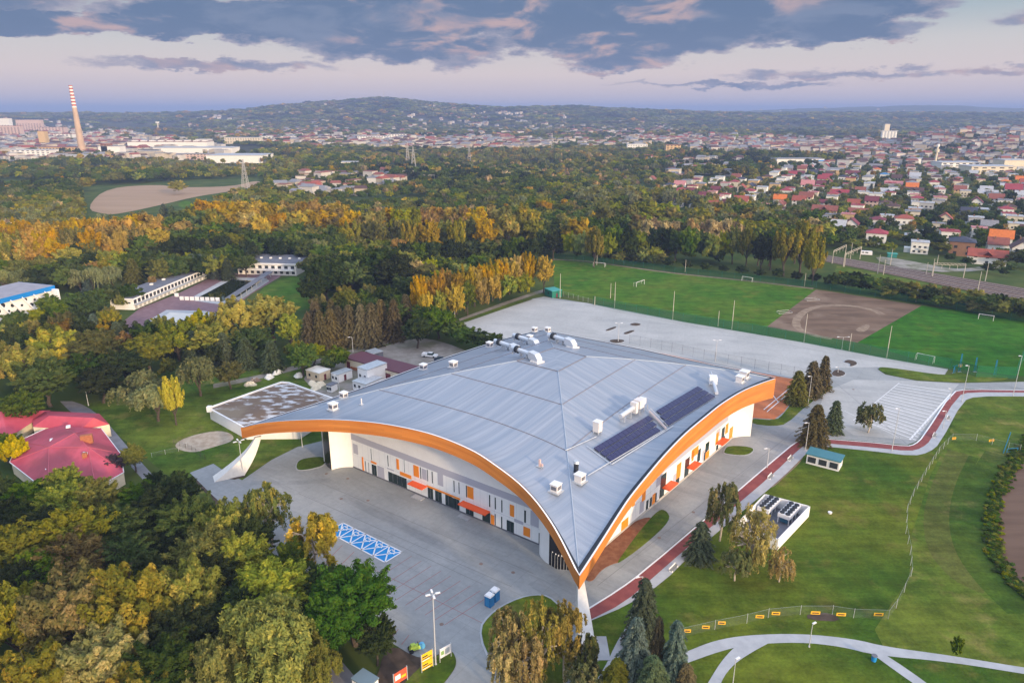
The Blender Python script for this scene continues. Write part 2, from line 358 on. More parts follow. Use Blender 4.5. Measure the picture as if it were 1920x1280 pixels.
def paving(name, c1, c2, c3, rot, grid, amt):
    """poured slabs: blotchy concrete, faint joints on a grid, tyre sweeps along the lanes"""
    m_ = bpy.data.materials.new(name); m_.use_nodes = True; nt = m_.node_tree; N = nt.nodes; L = nt.links; b = N['Principled BSDF']; b.inputs['Roughness'].default_value = .8; b.inputs['Specular IOR Level'].default_value = .25
    geo = N.new('ShaderNodeNewGeometry'); mp = N.new('ShaderNodeMapping'); mp.inputs['Rotation'].default_value = (0, 0, rot); L.new(geo.outputs['Position'], mp.inputs[0])
    def nz(sc, d, st=(1, 1), ro=.6, dist=0):
        m2 = N.new('ShaderNodeMapping'); m2.inputs['Scale'].default_value = (st[0], st[1], 1); L.new(mp.outputs[0], m2.inputs[0]); n = N.new('ShaderNodeTexNoise'); n.inputs['Scale'].default_value = sc; n.inputs['Detail'].default_value = d; n.inputs['Roughness'].default_value = ro; n.inputs['Distortion'].default_value = dist; L.new(m2.outputs[0], n.inputs['Vector']); return n.outputs[0]
    def mr(v, a, c_, lo=0.0, hi=1.0):
        n = N.new('ShaderNodeMapRange'); L.new(v, n.inputs[0]); n.inputs[1].default_value = a; n.inputs[2].default_value = c_; n.inputs[3].default_value = lo; n.inputs[4].default_value = hi; return n.outputs[0]
    def mix(f, a, c_, bt='MIX'):
        n = N.new('ShaderNodeMix'); n.data_type = 'RGBA'; n.blend_type = bt
        for s_, v in ((0, f), (6, a), (7, c_)):
            if isinstance(v, (tuple, float, int)): n.inputs[s_].default_value = v
            else: L.new(v, n.inputs[s_])
        return n.outputs[2]
    col = mix(mr(nz(.05, 7), .35, .65), (*c1, 1), (*c2, 1)); col = mix(mr(nz(.12, 8, (.22, 1), .7, .6), .50, .68, 0, .8), col, (*c3, 1))
    br = N.new('ShaderNodeTexBrick'); br.inputs['Scale'].default_value = 1; br.offset = 0; br.inputs['Brick Width'].default_value = grid; br.inputs['Row Height'].default_value = grid; br.inputs['Mortar Size'].default_value = .07; br.inputs['Mortar Smooth'].default_value = .3
    br.inputs['Color1'].default_value = (1, 1, 1, 1); br.inputs['Color2'].default_value = (.95, .95, .95, 1); br.inputs['Mortar'].default_value = (amt, amt, amt, 1); L.new(mp.outputs[0], br.inputs['Vector'])
    col = mix(1.0, col, br.outputs[0], 'MULTIPLY')
    v = N.new('ShaderNodeVectorMath'); v.operation = 'SCALE'; L.new(col, v.inputs[0]); L.new(mr(nz(.9, 8, (1, 1), .7), .3, .7, .9, 1.1), v.inputs[3]); L.new(v.outputs[0], b.inputs['Base Color']); MATS[name] = m_; return m_
M_conc = paving('plaza_paving', (.235, .25, .26), (.33, .34, .345), (.205, .215, .225), .625, 6.0, .86); M_conc2 = paving('car_park_paving', (.35, .355, .355), (.42, .42, .42), (.30, .31, .315), .25, 5.0, .90)
def build_ground():
    m_ = bpy.data.materials.new('countryside'); m_.use_nodes = True; nt = m_.node_tree; N = nt.nodes; L = nt.links; b = N['Principled BSDF']
    b.inputs['Roughness'].default_value = .95; b.inputs['Specular IOR Level'].default_value = .1
    geo = N.new('ShaderNodeNewGeometry')
    def nz(sc, d=4):
        n = N.new('ShaderNodeTexNoise'); n.inputs['Scale'].default_value = sc; n.inputs['Detail'].default_value = d; L.new(geo.outputs['Position'], n.inputs['Vector']); return n.outputs[0]
    def mix(f, a, c_):
        n = N.new('ShaderNodeMix'); n.data_type = 'RGBA'
        for s_, v in ((0, f), (6, a), (7, c_)):
            if isinstance(v, (tuple, float, int)): n.inputs[s_].default_value = v
            else: L.new(v, n.inputs[s_])
        return n.outputs[2]
    def mr(v, a, c_):
        n = N.new('ShaderNodeMapRange'); n.interpolation_type = 'SMOOTHSTEP'; L.new(v, n.inputs[0]); n.inputs[1].default_value = a; n.inputs[2].default_value = c_; return n.outputs[0]
    vo = N.new('ShaderNodeTexVoronoi'); vo.inputs['Scale'].default_value = .0035; L.new(geo.outputs['Position'], vo.inputs['Vector'])
    sc = N.new('ShaderNodeSeparateColor'); L.new(vo.outputs['Color'], sc.inputs[0])
    near = mix(mr(nz(.06), .35, .65), (.040, .070, .014, 1), (.075, .095, .022, 1))
    fld = mix(mr(sc.outputs[0], .4, .6), (.05, .058, .022, 1), (.085, .095, .035, 1))
    fld = mix(mr(sc.outputs[1], .80, .86), fld, (.15, .12, .075, 1))
    fld = mix(mr(nz(.004, 6), .45, .58), fld, (.035, .038, .02, 1))
    sp = N.new('ShaderNodeSeparateXYZ'); L.new(geo.outputs['Position'], sp.inputs[0])
    col = mix(mr(sp.outputs[1], 900, 1500), near, fld)
    L.new(col, b.inputs['Base Color'])
    o = MB().add([(-26000, -400, 0), (26000, -400, 0), (26000, 30000, 0), (-26000, 30000, 0)], [(0, 1, 2, 3)]).build('ground', m_)
    tag(o, kind='structure')
build_ground()
LOT = [(865, 606), (930, 583), (1000, 560), (1020, 556), (1100, 568), (1280, 603), (1507, 642), (1663, 672), (1778, 692), (1770, 705), (1700, 697), (1660, 688), (1645, 692), (1660, 702),
       (1720, 714), (1800, 718), (2100, 712), (2100, 735), (1812, 729), (1800, 733), (1722, 824), (1715, 829), (1700, 834), (1600, 825), (1560, 822), (1508, 818), (1340, 954), (1206, 1069), (1160, 1103),
       (1097, 1143), (1090, 1290), (1130, 1500), (700, 1600), (700, 1420), (845, 1262), (855, 1240), (846, 1220), (838, 1222), (792, 1240), (725, 1199), (640, 1146), (560, 1085), (480, 1005), (392, 922), (356, 886), (400, 869), (428, 888),
       (454, 900), (509, 862), (557, 838), (605, 826), (700, 800), (900, 700), (940, 650)]
OPEN = []
def gsheet(name, pix, z, mat_, it=0, open_=True, kind='structure'):
    p = GP(pix)
    if it: p = smoothpoly(p, it)
    if open_: OPEN.append([(q[0], q[1]) for q in p])
    return sheet(name, p, z, mat_, kind)
gsheet('lawn', [(1097, 1150), (1206, 1075), (1510, 826), (1560, 828), (1700, 842), (1730, 836), (1800, 742), (2150, 742), (2300, 1000), (2300, 1600), (1000, 1600), (1095, 1300)], .02, M_grass)
gsheet('lawn', [(150, 760), (392, 700), (560, 690), (640, 700), (700, 780), (600, 850), (454, 905), (356, 890), (390, 930), (330, 905), (240, 830)], .015, M_mead)
gsheet('lawn', [(1430, 765), (1508, 712), (1560, 705), (1575, 730), (1500, 790), (1460, 800), (1400, 795)], .015, M_grass)
gsheet('meadow', [(1800, 745), (1775, 830), (1745, 890), (1710, 1000), (1705, 1080), (1640, 1180), (1655, 1210), (1800, 1240), (2200, 1290), (2150, 742)], .035, M_mead)
gsheet('pavement', LOT, .04, M_conc)
gsheet('parking_area', [(868, 606), (1000, 560), (1100, 568), (1280, 603), (1507, 642), (1663, 672), (1776, 692), (1769, 704), (1700, 697), (1645, 688), (1560, 690), (1513, 712), (1440, 700), (1200, 655), (1140, 640), (1020, 626), (940, 645)], .045, M_conc2, open_=False)
gsheet('parking_area', [(1545, 735), (1600, 712), (1720, 714), (1798, 720), (1785, 735), (1716, 826), (1600, 815), (1575, 800), (1530, 790)], .045, M_conc2, open_=False)
# football pitches
gsheet('football_pitch', [(1037, 487), (1150, 498), (1267, 514), (1400, 528), (1530, 543), (1437, 613), (1280, 589), (1040, 549)], .02, M_pitch)
gsheet('dirt_pitch', [(1530, 543), (1560, 547), (1728, 573), (1608, 642), (1437, 613)], .025, M_dirt)
gsheet('football_pitch', [(1728, 573), (2100, 622), (2100, 735), (1925, 706), (1780, 690), (1608, 642)], .02, M_pitch2)
def ringstrip(name, pix, w, z, mat_, it=2):
    c = smoothpoly(GP(pix), it, closed=False); A, B = [], []
    for i, p in enumerate(c):
        d = (c[min(i + 1, len(c) - 1)] - c[max(i - 1, 0)]).normalized(); n = Vector((-d.y, d.x))
        ww = w / 2 * (1 if isinstance(w, (int, float)) else 1)
        A.append((p.x + n.x * ww, p.y + n.y * ww, z)); B.append((p.x - n.x * ww, p.y - n.y * ww, z))
    o = MB().ribbon(B, A).build(name, mat_); tag(o, kind='structure'); return o
ringstrip('worn_track', [(1494, 612), (1492, 598), (1512, 580), (1550, 572), (1600, 573), (1640, 582), (1655, 590)], 3.2, .035, M_sandy)
ringstrip('worn_track', [(1490, 606), (1500, 620), (1530, 630), (1560, 635)], 3.0, .034, M_sandy)
gsheet('worn_patch', [(1600, 618), (1628, 606), (1632, 614), (1618, 624)], .035, M_sandy, 2, False)
ringstrip('worn_edge', [(1037, 486), (1110, 490), (1180, 501), (1262, 512), (1330, 519), (1430, 529), (1525, 541)], 3.0, .03, M_sandy)
# clay court beside the hall
gsheet('clay_court', [(1170, 650), (1245, 663), (1350, 686), (1490, 711), (1503, 724), (1470, 772), (1452, 786), (1405, 783), (1390, 760), (1300, 720)], .05, M_clay)
for a, b_ in (((1432, 768), (1480, 728)), ((1438, 772), (1486, 731)), ((1445, 735), (1460, 755))):
    ringstrip('court_line', [a, b_], .25, .06, M_white, 0)
gsheet('grass_verge', [(1404, 784), (1455, 788), (1470, 775), (1505, 728), (1560, 722), (1562, 728), (1512, 760), (1475, 795), (1450, 799), (1410, 795)], .055, M_grass, 1)
# kerbed islands and beds
for isl_, (nm, px_, mt) in enumerate((('grass_island', [(555, 876), (560, 862), (585, 857), (610, 856), (610, 872), (580, 880), (560, 882)], M_grass),
                    ('planting_bed', [(1140, 638), (1158, 636), (1172, 638), (1168, 642), (1150, 644)], M_brown),
                    ('planting_bed', [(1133, 620), (1152, 612), (1158, 614), (1140, 621)], M_brown),
                    ('planting_bed', [(1167, 625), (1185, 619), (1192, 620), (1174, 628)], M_brown),
                    ('planting_bed', [(1178, 609), (1190, 605), (1204, 608), (1194, 612)], M_brown),
                    ('planting_bed', [(1580, 679), (1590, 674), (1606, 678), (1607, 684), (1592, 688), (1596, 682)], M_brown),
                    ('planting_bed', [(1557, 702), (1567, 692), (1584, 697), (1585, 703), (1570, 707)], M_brown),
                    ('grass_island', [(1644, 690), (1660, 688), (1780, 706), (1790, 697), (1890, 705), (1890, 712), (1800, 717), (1720, 712), (1660, 702)], M_mead),
                    ('grass_island', [(1357, 847), (1365, 835), (1418, 839), (1402, 855), (1360, 851)], M_grass),
                    ('mulch_bed', [(1093, 1085), (1110, 1058), (1150, 1000), (1210, 968), (1228, 975), (1205, 1000), (1190, 1020), (1165, 1053), (1145, 1058), (1125, 1070), (1110, 1092)], M_mulch),
                    ('grass_island', [(1158, 1053), (1180, 1022), (1200, 995), (1235, 955), (1250, 958), (1258, 975), (1210, 1020), (1160, 1056)], M_grass),
                    ('sign_island', [(700, 1300), (725, 1202), (792, 1241), (838, 1220), (850, 1222), (857, 1242), (848, 1262), (790, 1330), (740, 1420), (600, 1400)], M_brown),
                    ('grass_island', [(795, 1243), (838, 1221), (850, 1223), (857, 1242), (848, 1262), (790, 1330), (740, 1300)], M_grass),
                    ('grass_island', [(893, 1190), (925, 1145), (990, 1115), (1040, 1120), (1080, 1200), (1060, 1300), (960, 1300)], M_grass))):
    p = smoothpoly(GP(px_), 2)
    o = MB().prism(p, .0, .12 + .006 * isl_).build(nm, mt); tag(o, kind='structure')
    cx = sum(q[0] for q in p) / len(p); cy_ = sum(q[1] for q in p) / len(p)
    ring = [(cx + (q[0] - cx) * 1.02 + (.18 if q[0] > cx else -.18), cy_ + (q[1] - cy_) * 1.02 + (.18 if q[1] > cy_ else -.18)) for q in p]
    if px_[0][0] not in (700, 1093, 1158, 795, 1644): tag(MB().prism(ring, .0, .11).build('kerb', M_path), kind='structure')
gsheet('soil_patch', [(1055 - 640, 975), (400, 880), (356, 890), (385, 925), (395, 925)], .03, M_brown, 1, False)
gsheet('bare_ground', [(322, 838), (345, 820), (405, 806), (435, 812), (440, 826), (400, 838), (360, 850)], .03, mat('pale_rubble', (.30, .24, .18), (.40, .34, .27), .6, .95), 2, False)
gsheet('dirt_patch', [(1432, 905), (1450, 880), (1480, 858), (1508, 852), (1500, 868), (1470, 895), (1445, 918)], .03, mat('trampled_soil', (.16, .12, .08), (.20, .15, .10), .6, .95), 2, False)
# the red cycle track with the pale footway beside it
TR_I = [(1097, 1145), (1160, 1106), (1206, 1072), (1340, 958), (1440, 872), (1495, 826), (1515, 820), (1560, 824), (1640, 830), (1700, 837), (1716, 833), (1730, 820), (1785, 735), (1812, 730), (1920, 732), (2100, 733)]
TR_O = [(1098, 1166), (1170, 1130), (1225, 1082), (1345, 977), (1448, 890), (1500, 840), (1518, 828), (1560, 832), (1640, 839), (1705, 846), (1728, 840), (1745, 826), (1795, 742), (1820, 735), (1920, 736), (2100, 738)]
TR_P = [(1099, 1167), (1180, 1133), (1245, 1090), (1290, 1045), (1360, 985), (1462, 900), (1512, 850), (1525, 836), (1560, 838), (1640, 846), (1712, 855), (1742, 848), (1762, 832), (1805, 752), (1830, 743), (1920, 743), (2100, 745)]
def strip2(name, a, b_, z, mt, it=1):
    A = smoothpoly(GP(a), it, False); B = smoothpoly(GP(b_), it, False)
    OPEN.append([(q[0], q[1]) for q in A] + [(q[0], q[1]) for q in B[::-1]])
    o = MB().ribbon([(p[0], p[1], z) for p in A], [(p[0], p[1], z) for p in B]).build(name, mt); tag(o, kind='structure'); return o
strip2('footway', TR_O, TR_P, .055, M_path)
strip2('cycle_track', TR_I, TR_O, .06, M_track)
ringstrip('kerb_line', TR_I, .35, .10, M_white, 1)
# lower right footpaths
strip2('footpath', [(1285, 1222), (1340, 1200), (1400, 1190), (1500, 1187), (1600, 1197), (1660, 1212), (1780, 1228), (1950, 1256), (2200, 1290)], [(1290, 1242), (1345, 1222), (1400, 1208), (1500, 1203), (1580, 1212), (1640, 1228), (1780, 1240), (1950, 1268), (2200, 1305)], .05, M_path, 2)
strip2('footpath', [(1310, 1310), (1330, 1275), (1355, 1235), (1385, 1205), (1420, 1190)], [(1345, 1310), (1352, 1275), (1375, 1245), (1410, 1222), (1440, 1206)], .055, M_path, 2)
strip2('footpath', [(1636, 1226), (1680, 1258), (1740, 1300)], [(1652, 1222), (1700, 1253), (1765, 1300)], .055, M_path, 1)
strip2('footpath', [(1187, 1135), (1178, 1170), (1155, 1205), (1135, 1250), (1100, 1300)], [(1200, 1128), (1192, 1170), (1172, 1215), (1155, 1260), (1130, 1300)], .057, M_path, 2)
gsheet('soil_patch', [(1512, 1150), (1560, 1148), (1580, 1165), (1515, 1162)], .045, M_brown, 1, False)
dk = turf('mown_dark', (.030, .068, .008), (.060, .095, .012), (.10, .11, .03), -.2, 1.3); tn = turf('mown_tan', (.062, .083, .016), (.098, .110, .024), (.15, .13, .045), -.2, 1.3)
ringstrip('mown_stripe', [(1868, 850), (1838, 900), (1826, 960), (1830, 1020), (1862, 1080), (1930, 1150)], 5.0, .045, dk, 3); ringstrip('mown_stripe', [(1800, 848), (1768, 920), (1756, 980), (1768, 1040), (1810, 1085), (1850, 1100)], 5.5, .043, tn, 3); ringstrip('mown_stripe', [(1826, 856), (1800, 910), (1788, 970), (1798, 1030), (1838, 1090), (1900, 1150)], 2.2, .047, dk, 3)
gsheet('brown_field', [(2200, 700), (1915, 855), (1880, 920), (1868, 985), (1880, 1050), (1930, 1115), (2300, 1300)], .05, mat('field_soil', (.105, .065, .045), (.135, .085, .06), .1, .95, stretch=(.3, .4, 3)), 1)
# left lane past the red-roofed building, lower left lane
strip2('lane', [(135, 752), (160, 760), (195, 785), (250, 850), (300, 905), (360, 960)], [(112, 752), (135, 775), (180, 805), (225, 852), (280, 912), (340, 975)], .035, mat('lane_asphalt', (.17, .17, .19), (.22, .22, .24), .3, .9), 1)
strip2('lane', [(560, 1130), (600, 1190), (660, 1262), (720, 1330), (760, 1420)], [(520, 1130), (560, 1200), (600, 1262), (640, 1330), (660, 1420)], .035, MATS['lane_asphalt'], 1)
# service yard behind the hall
gsheet('service_yard', [(640, 668), (700, 655), (780, 632), (830, 640), (900, 668), (860, 690), (790, 720), (700, 760), (600, 745), (560, 700)], .03, mat('yard_gravel', (.20, .175, .15), (.27, .24, .215), .3, .95, c3=(.13, .13, .08), scale2=.06), 1)
strip2('lane', [(400, 720), (500, 700), (600, 672), (660, 655), (760, 628)], [(400, 728), (500, 708), (600, 681), (660, 663), (765, 634)], .032, MATS['yard_gravel'], 1)
strip2('footpath', [(860, 598), (930, 572), (985, 553), (1010, 545), (1030, 540)], [(862, 602), (935, 576), (990, 557), (1015, 549), (1035, 543)], .05, MATS['yard_gravel'], 1)
ringstrip('verge', [(865, 602), (935, 578), (990, 560)], 5.0, .045, M_grass)
# far fields
gsheet('ploughed_field', [(158, 392), (200, 352), (300, 346), (330, 352), (440, 350), (480, 338), (495, 345), (440, 358), (370, 368), (300, 385), (230, 400), (200, 403)], .1, M_field, 2)
gsheet('green_field', [(330, 385), (345, 376), (360, 378), (350, 392)], .1, M_pitch, 1)
gsheet('green_field', [(0, 340), (60, 338), (90, 346), (0, 350)], .1, M_pitch, 1)
gsheet('green_field', [(480, 545), (540, 518), (566, 520), (590, 575), (550, 585), (500, 572)], .02, M_pitch, 1)
gsheet('green_field', [(1290, 338), (1330, 332), (1380, 336), (1350, 344)], .1, M_mead, 1)
gsheet('green_field', [(1400, 262), (1600, 256), (1620, 262), (1430, 268)], .3, mat('stubble', (.22, .17, .11), (.26, .2, .13), .01, .95), 1, False)
OPEN.append([(q.x, q.y) for q in GP([(150, 350), (480, 333), (505, 345), (440, 378), (400, 405), (330, 432), (150, 440)])])
# railway
RA = [(2150, 580), (1920, 541), (1568, 482), (1300, 437), (1090, 399), (1010, 384), (930, 372)]
RB = [(2150, 608), (1920, 567), (1568, 494), (1300, 445), (1090, 404), (1010, 388), (930, 376)]
strip2('railway_bed', RA, RB, .25, M_ballast, 1)
for t0_, t1_ in ((.04, .28), (.34, .58), (.66, .90)):
    ba = [(a[0] * (1 - t0_) + b_[0] * t0_, a[1] * (1 - t0_) + b_[1] * t0_) for a, b_ in zip(RA, RB)]; bb = [(a[0] * (1 - t1_) + b_[0] * t1_, a[1] * (1 - t1_) + b_[1] * t1_) for a, b_ in zip(RA, RB)]
    strip2('track_bed', ba, bb, .33, mat('track_brown', (.062, .036, .028), (.10, .06, .045), .9, .9), 1)
for t in (.10, .22, .40, .52, .72, .84):
    pts = [G(a[0] * (1 - t) + b_[0] * t, a[1] * (1 - t) + b_[1] * t) for a, b_ in zip(RA, RB)]
    c = smoothpoly(pts, 1, False); A, B = [], []
    for i, p in enumerate(c):
        d = (c[min(i + 1, len(c) - 1)] - c[max(i - 1, 0)]).normalized(); n = Vector((-d.y, d.x)) * .32
        A.append((p.x + n.x, p.y + n.y, .42)); B.append((p.x - n.x, p.y - n.y, .42))
    tag(MB().ribbon(B, A).build('rail', M_steel), kind='structure')
gsheet('track_apron', [(1640, 480), (1700, 488), (1760, 500), (1800, 505), (1860, 498), (1880, 503), (1790, 512), (1700, 505), (1650, 492)], .15, mat('pale_gravel', (.20, .19, .16), (.30, .28, .25), .12, .95, c3=(.09, .10, .04), scale2=.08), 1)
gsheet('green_bank', [(1570, 497), (1700, 523), (1920, 571), (2100, 605), (2100, 635), (1920, 598), (1728, 570), (1600, 550), (1560, 520)], .02, M_mead, 0, False)
# bays painted on the paving
def line(a, b_, w, mt, z=.055, nm='bay_line'): return ringstrip(nm, [a, b_], w, z, mt, 0)
for i in range(9):
    x0, y0 = 772 + i * 18.3, 1042 + i * 9.3
    dx, dy = -85, 55
    line((x0, y0), (x0 + dx, y0 + dy), .12, M_redline)
line((690, 1062), (905, 1168), .1, M_redline)
for i in range(4): line((757 + i * 20 - 90 + 60, 1168 + i * 11), (733 + i * 20 - 20, 1186 + i * 11), .12, M_redline)
for i in range(3): line((660 + i * 22 - 40, 1010 + i * 12), (690 + i * 22 - 110, 1050 + i * 12), .12, M_redline)
for i in range(17):
    t = i / 16; a = (1686 - t * 80, 720 + t * 64); b_ = (1780 - t * 62, 733 + t * 92)
    line((a[0], a[1]), (b_[0], b_[1]), .3, M_white)
line((1686, 718), (1600, 788), .18, M_white); line((1583, 770), (1690, 822), .14, M_white); line((1580, 795), (1700, 800), .12, M_white)
line((1783, 738), (1706, 824), .5, M_white)
M_patch = paving('patched_paving', (.21, .225, .235), (.30, .31, .32), (.185, .195, .205), .625, 3.0, .9)

for a_, b_ in (((600, 905), (1000, 1075)), ((560, 925), (960, 1100)), ((700, 1000), (905, 1095)), ((1100, 573), (1650, 680)), ((960, 590), (1500, 700)), ((1120, 1098), (1500, 800)), ((1560, 712), (1700, 832))):
    ringstrip('drain_line', [a_, b_], .10, .058, mat('drain_grey', (.17, .17, .175), rough=.8), 0)
for a_, b_, w_ in (((640, 930), (930, 1075), 2.2), ((470, 905), (620, 900), 2.0), ((1190, 1040), (1450, 850), 2.0), ((1000, 1090), (1060, 1140), 2.6)):
    ringstrip('patched_strip', [a_, ((a_[0] + b_[0]) / 2 + 6, (a_[1] + b_[1]) / 2 + 3), b_], w_, .052, M_patch, 2)
# tyre and repair streaks, manhole covers
for q in ((652, 897), (690, 938), (770, 852 + 40), (640, 935), (600 + 302, 1057), (600 + 362, 1073), (600 + 228, 1170), (612, 888), (1236, 1008), (1300, 960), (1480, 748), (1600, 730)):
    g = G(*q); tag(MB().tube((g.x, g.y, .04), (g.x, g.y, .07), .38, n=14).build('manhole_cover', mat('cast_iron', (.20, .14, .12), rough=.7)), 'round rusty manhole cover set in the grey paving at the hall', 'manhole cover', 'manhole covers in the paving')
# disabled bays
q0, q1, q2, q3 = G(615, 997), G(643, 980), G(754, 1034.5), G(722, 1054)
bz = sheet('disabled_bays', [q0, q1, q2, q3], .055, M_blue)
def bl(s, t, z=.065): p = (q0 * (1 - s) + q3 * s) * (1 - t) + (q1 * (1 - s) + q2 * s) * t; return Vector((p.x, p.y, z))
def bline(a, b_, w=.28):
    a, b_ = bl(*a), bl(*b_); d = (b_ - a).normalized(); n = Vector((-d.y, d.x, 0)) * w / 2
    return [a - n, b_ - n, b_ + n, a + n]
mbm = MB()
for a, b_ in [((0, 0), (1, 0)), ((0, 1), (1, 1)), ((0, 0), (0, 1)), ((1, 0), (1, 1))] + [((i / 5, 1), ((i + 1) / 5, 0)) for i in range(5)] + [(((i) / 5, 0), ((i + 1) / 5, 1)) for i in range(5)] + [((i / 5, 0), (i / 5, 1)) for i in range(1, 5)]:
    q = bline(a, b_); mbm.add(q, [(0, 1, 2, 3)])
tag(mbm.build('bay_markings', M_white), kind='structure')
for i in range(5):
    mw = MB(); c = bl((i + .5) / 5, .76, .075); ux = (q3 - q0).normalized(); uy = (q1 - q0).normalized()
    pts = []
    for k in range(15):
        t = math.pi * (.2 + 1.45 * k / 14)
        pts.append(c + ux * math.cos(t) * .62 + uy * math.sin(t) * .62)
    for k in range(14):
        p, q = pts[k], pts[k + 1]; i1 = c + (p - c) * .66; i2 = c + (q - c) * .66; mw.add([i1, i2, q, p], [(0, 1, 2, 3)])
    for a, b_, w in (((0, .2), (.1, 1.2), .22), ((0, .2), (.75, .2), .2), ((.75, .2), (1.0, -.5), .2)):
        A = c + ux * a[0] + uy * a[1]; B = c + ux * b_[0] + uy * b_[1]; d = (B - A).normalized(); n = Vector((-d.y, d.x, 0)) * w / 2; mw.add([A - n, B - n, B + n, A + n], [(0, 1, 2, 3)])
    tag(mw.build('wheelchair_symbol', M_white), kind='structure')

# ------------------------------------------------------------------ hills
def interp(x, pts):
    if x <= pts[0][0]: return pts[0][1]
    for a, b in zip(pts, pts[1:]):
        if x <= b[0]:
            t = (x - a[0]) / (b[0] - a[0]); return a[1] + (b[1] - a[1]) * t
    return pts[-1][1]
RIDGE1 = [(-900, 216), (300, 216), (420, 212.5), (480, 206), (560, 200), (610, 195), (640, 194), (690, 189.5), (720, 188), (770, 192), (800, 196), (850, 200), (900, 203.5), (960, 205), (1000, 204.5), (1060, 203), (1100, 204), (1140, 207), (1200, 209), (1260, 211), (1330, 215), (2600, 216)]
RIDGE2 = [(-900, 212), (900, 212), (1200, 210), (1260, 209), (1300, 211), (1340, 210), (1400, 208.5), (1500, 204), (1560, 203), (1620, 201), (1700, 198.5), (1750, 198), (1800, 199.5), (1850, 202.5), (1920, 204), (2050, 201), (2600, 200)]
RIDGE3 = [(-900, 207), (0, 207.5), (60, 207), (200, 207.5), (330, 208.5), (420, 208), (640, 209), (1200, 208), (1260, 206.5), (1300, 206), (1360, 207), (1450, 206), (1600, 208), (2600, 207)]
RIDGE4 = [(-900, 300), (1650, 300), (1700, 262), (1780, 252), (1860, 246), (1920, 243), (2100, 236), (2600, 230)]
HILLS = [(RIDGE1, 3100, 4700, 6200, 5), (RIDGE2, 5600, 7600, 9500, 6), (RIDGE3, 14000, 19000, 24000, 9), (RIDGE4, 1350, 1750, 2300, 2)]
def hillz(h, px, Y):
    rg, y0, y1, y2, am = h
    yy = interp(px, rg); zr = H + (HY - yy) / F * Y * 1.0
    zr = H + (HY - yy) / (F / CP) * y1 / CP * CP if False else H + (HY - yy) * y1 / 1399.0
    if zr <= 1: return -3
    t = (Y - y0) / (y1 - y0) if Y < y1 else (y2 - Y) / (y2 - y1)
    t = max(0.0, min(1.0, t)); s = t * t * (3 - 2 * t)
    w = math.sin(px * .031 + Y * .0021) * .5 + math.sin(px * .087 - Y * .004) * .3 + math.sin(px * .21 + Y * .009) * .2
    return zr * s + am * w * s * (1 - s) * 4 * 1.2 + am * .35 * w * s - 3 * (1 - s)
def terr(x, y):
    px = 960 + 1330 * x / (y * CP + (H) * SP); z = 0.0
    for h in HILLS:
        if h[1] < y < h[3]: z = max(z, hillz(h, px, y))
    return z
def hillmat(nm, a, b_, f):
    return mat(nm, a, b_, .008, .95, c3=f, scale2=.0022, bump=1.0, bscale=.03, lo=.42, hi=.56, spec=.1)
for i, h in enumerate(HILLS):
    nx, ny = 260, 26; vs_, fs = [], []
    for a in range(nx + 1):
        px = -900 + 3500 * a / nx
        for b_ in range(ny + 1):
            Y = h[1] + (h[3] - h[1]) * b_ / ny; X = (px - 960) / F * (Y * CP + H * SP)
            jag = (random.random() - .5) * (0, 0, 0, 0)[i]
            z = hillz(h, px, Y); vs_.append((X, Y, z + (random.random() - .3) * (7, 9, 8, 2)[i] * (1 if z > 5 else 0)))
    for a in range(nx):
        for b_ in range(ny): fs.append((a * (ny + 1) + b_, (a + 1) * (ny + 1) + b_, (a + 1) * (ny + 1) + b_ + 1, a * (ny + 1) + b_ + 1))
    mt = [hillmat('wooded_hill', (.030, .036, .018), (.055, .050, .028), (.07, .07, .03)), hillmat('far_hill', (.03, .045, .025), (.06, .065, .035), (.11, .11, .05)),
          hillmat('horizon_hill', (.03, .04, .03), (.05, .06, .04), (.08, .08, .05)), hillmat('near_rise', (.028, .045, .014), (.05, .06, .02), (.07, .10, .02))][i]
    tag(MB().add(vs_, fs).build('hills', mt), kind='structure')

# ------------------------------------------------------------------ label bookkeeping
LM = [('the striped chimney', 156, 293), ('the outdoor pool', 430, 545), ('the blue-edged hall', 60, 590), ('the crimson-roofed building', 125, 850),
      ('the rubble-strewn flat roof', 510, 760), ('the blue disabled bays', 685, 1018), ('the yellow notice board', 800, 1250), ("the hall's front tip", 1090, 1180),
      ('the chiller compound', 1450, 980), ('the bare earth pitch', 1580, 590), ('the far left goal', 1123, 499), ('the solar panels', 1230, 830),
      ('the right railway gantry', 1780, 515), ('the ploughed field', 300, 370), ('the maroon-roofed shed', 710, 700), ('the green kiosk', 1030, 553), ('the white block by the pool', 505, 508),
      ("the photo's bottom left corner", 0, 1280), ("the photo's left edge", 0, 720), ("the cycle track's bend", 1515, 828), ('the striped parking bays', 1700, 770),
      ("the photo's right edge", 1920, 430), ("the photo's bottom right corner", 1920, 1280), ('the hill with the mast', 720, 232), ("the photo's bottom edge", 620, 1290),
      ('the left column foot', 430, 890), ('the blue-roofed shed', 1540, 312), ('the silos', 1660, 262), ('the teal-roofed dugout', 1545, 872), ('the fence bend', 1670, 1160),
      ('the central lattice pylons', 770, 314), ('the white pickup truck', 806, 669), ('the clay courts', 1480, 740)]
LMP = [(n, G(a, b_)) for n, a, b_ in LM]
ORD = ['nearest', 'second nearest', 'third nearest', 'fourth nearest', 'fifth nearest', 'sixth nearest', 'seventh nearest', 'eighth nearest', 'ninth nearest', 'tenth nearest', 'eleventh nearest', 'twelfth nearest']
def oword(k):
    if k < 12: return ORD[k]
    n = k + 1; return '%d%s nearest' % (n, 'th' if 10 <= n % 100 <= 20 else {1: 'st', 2: 'nd', 3: 'rd'}.get(n % 10, 'th'))
PENDING = []      # (object, base label, position)
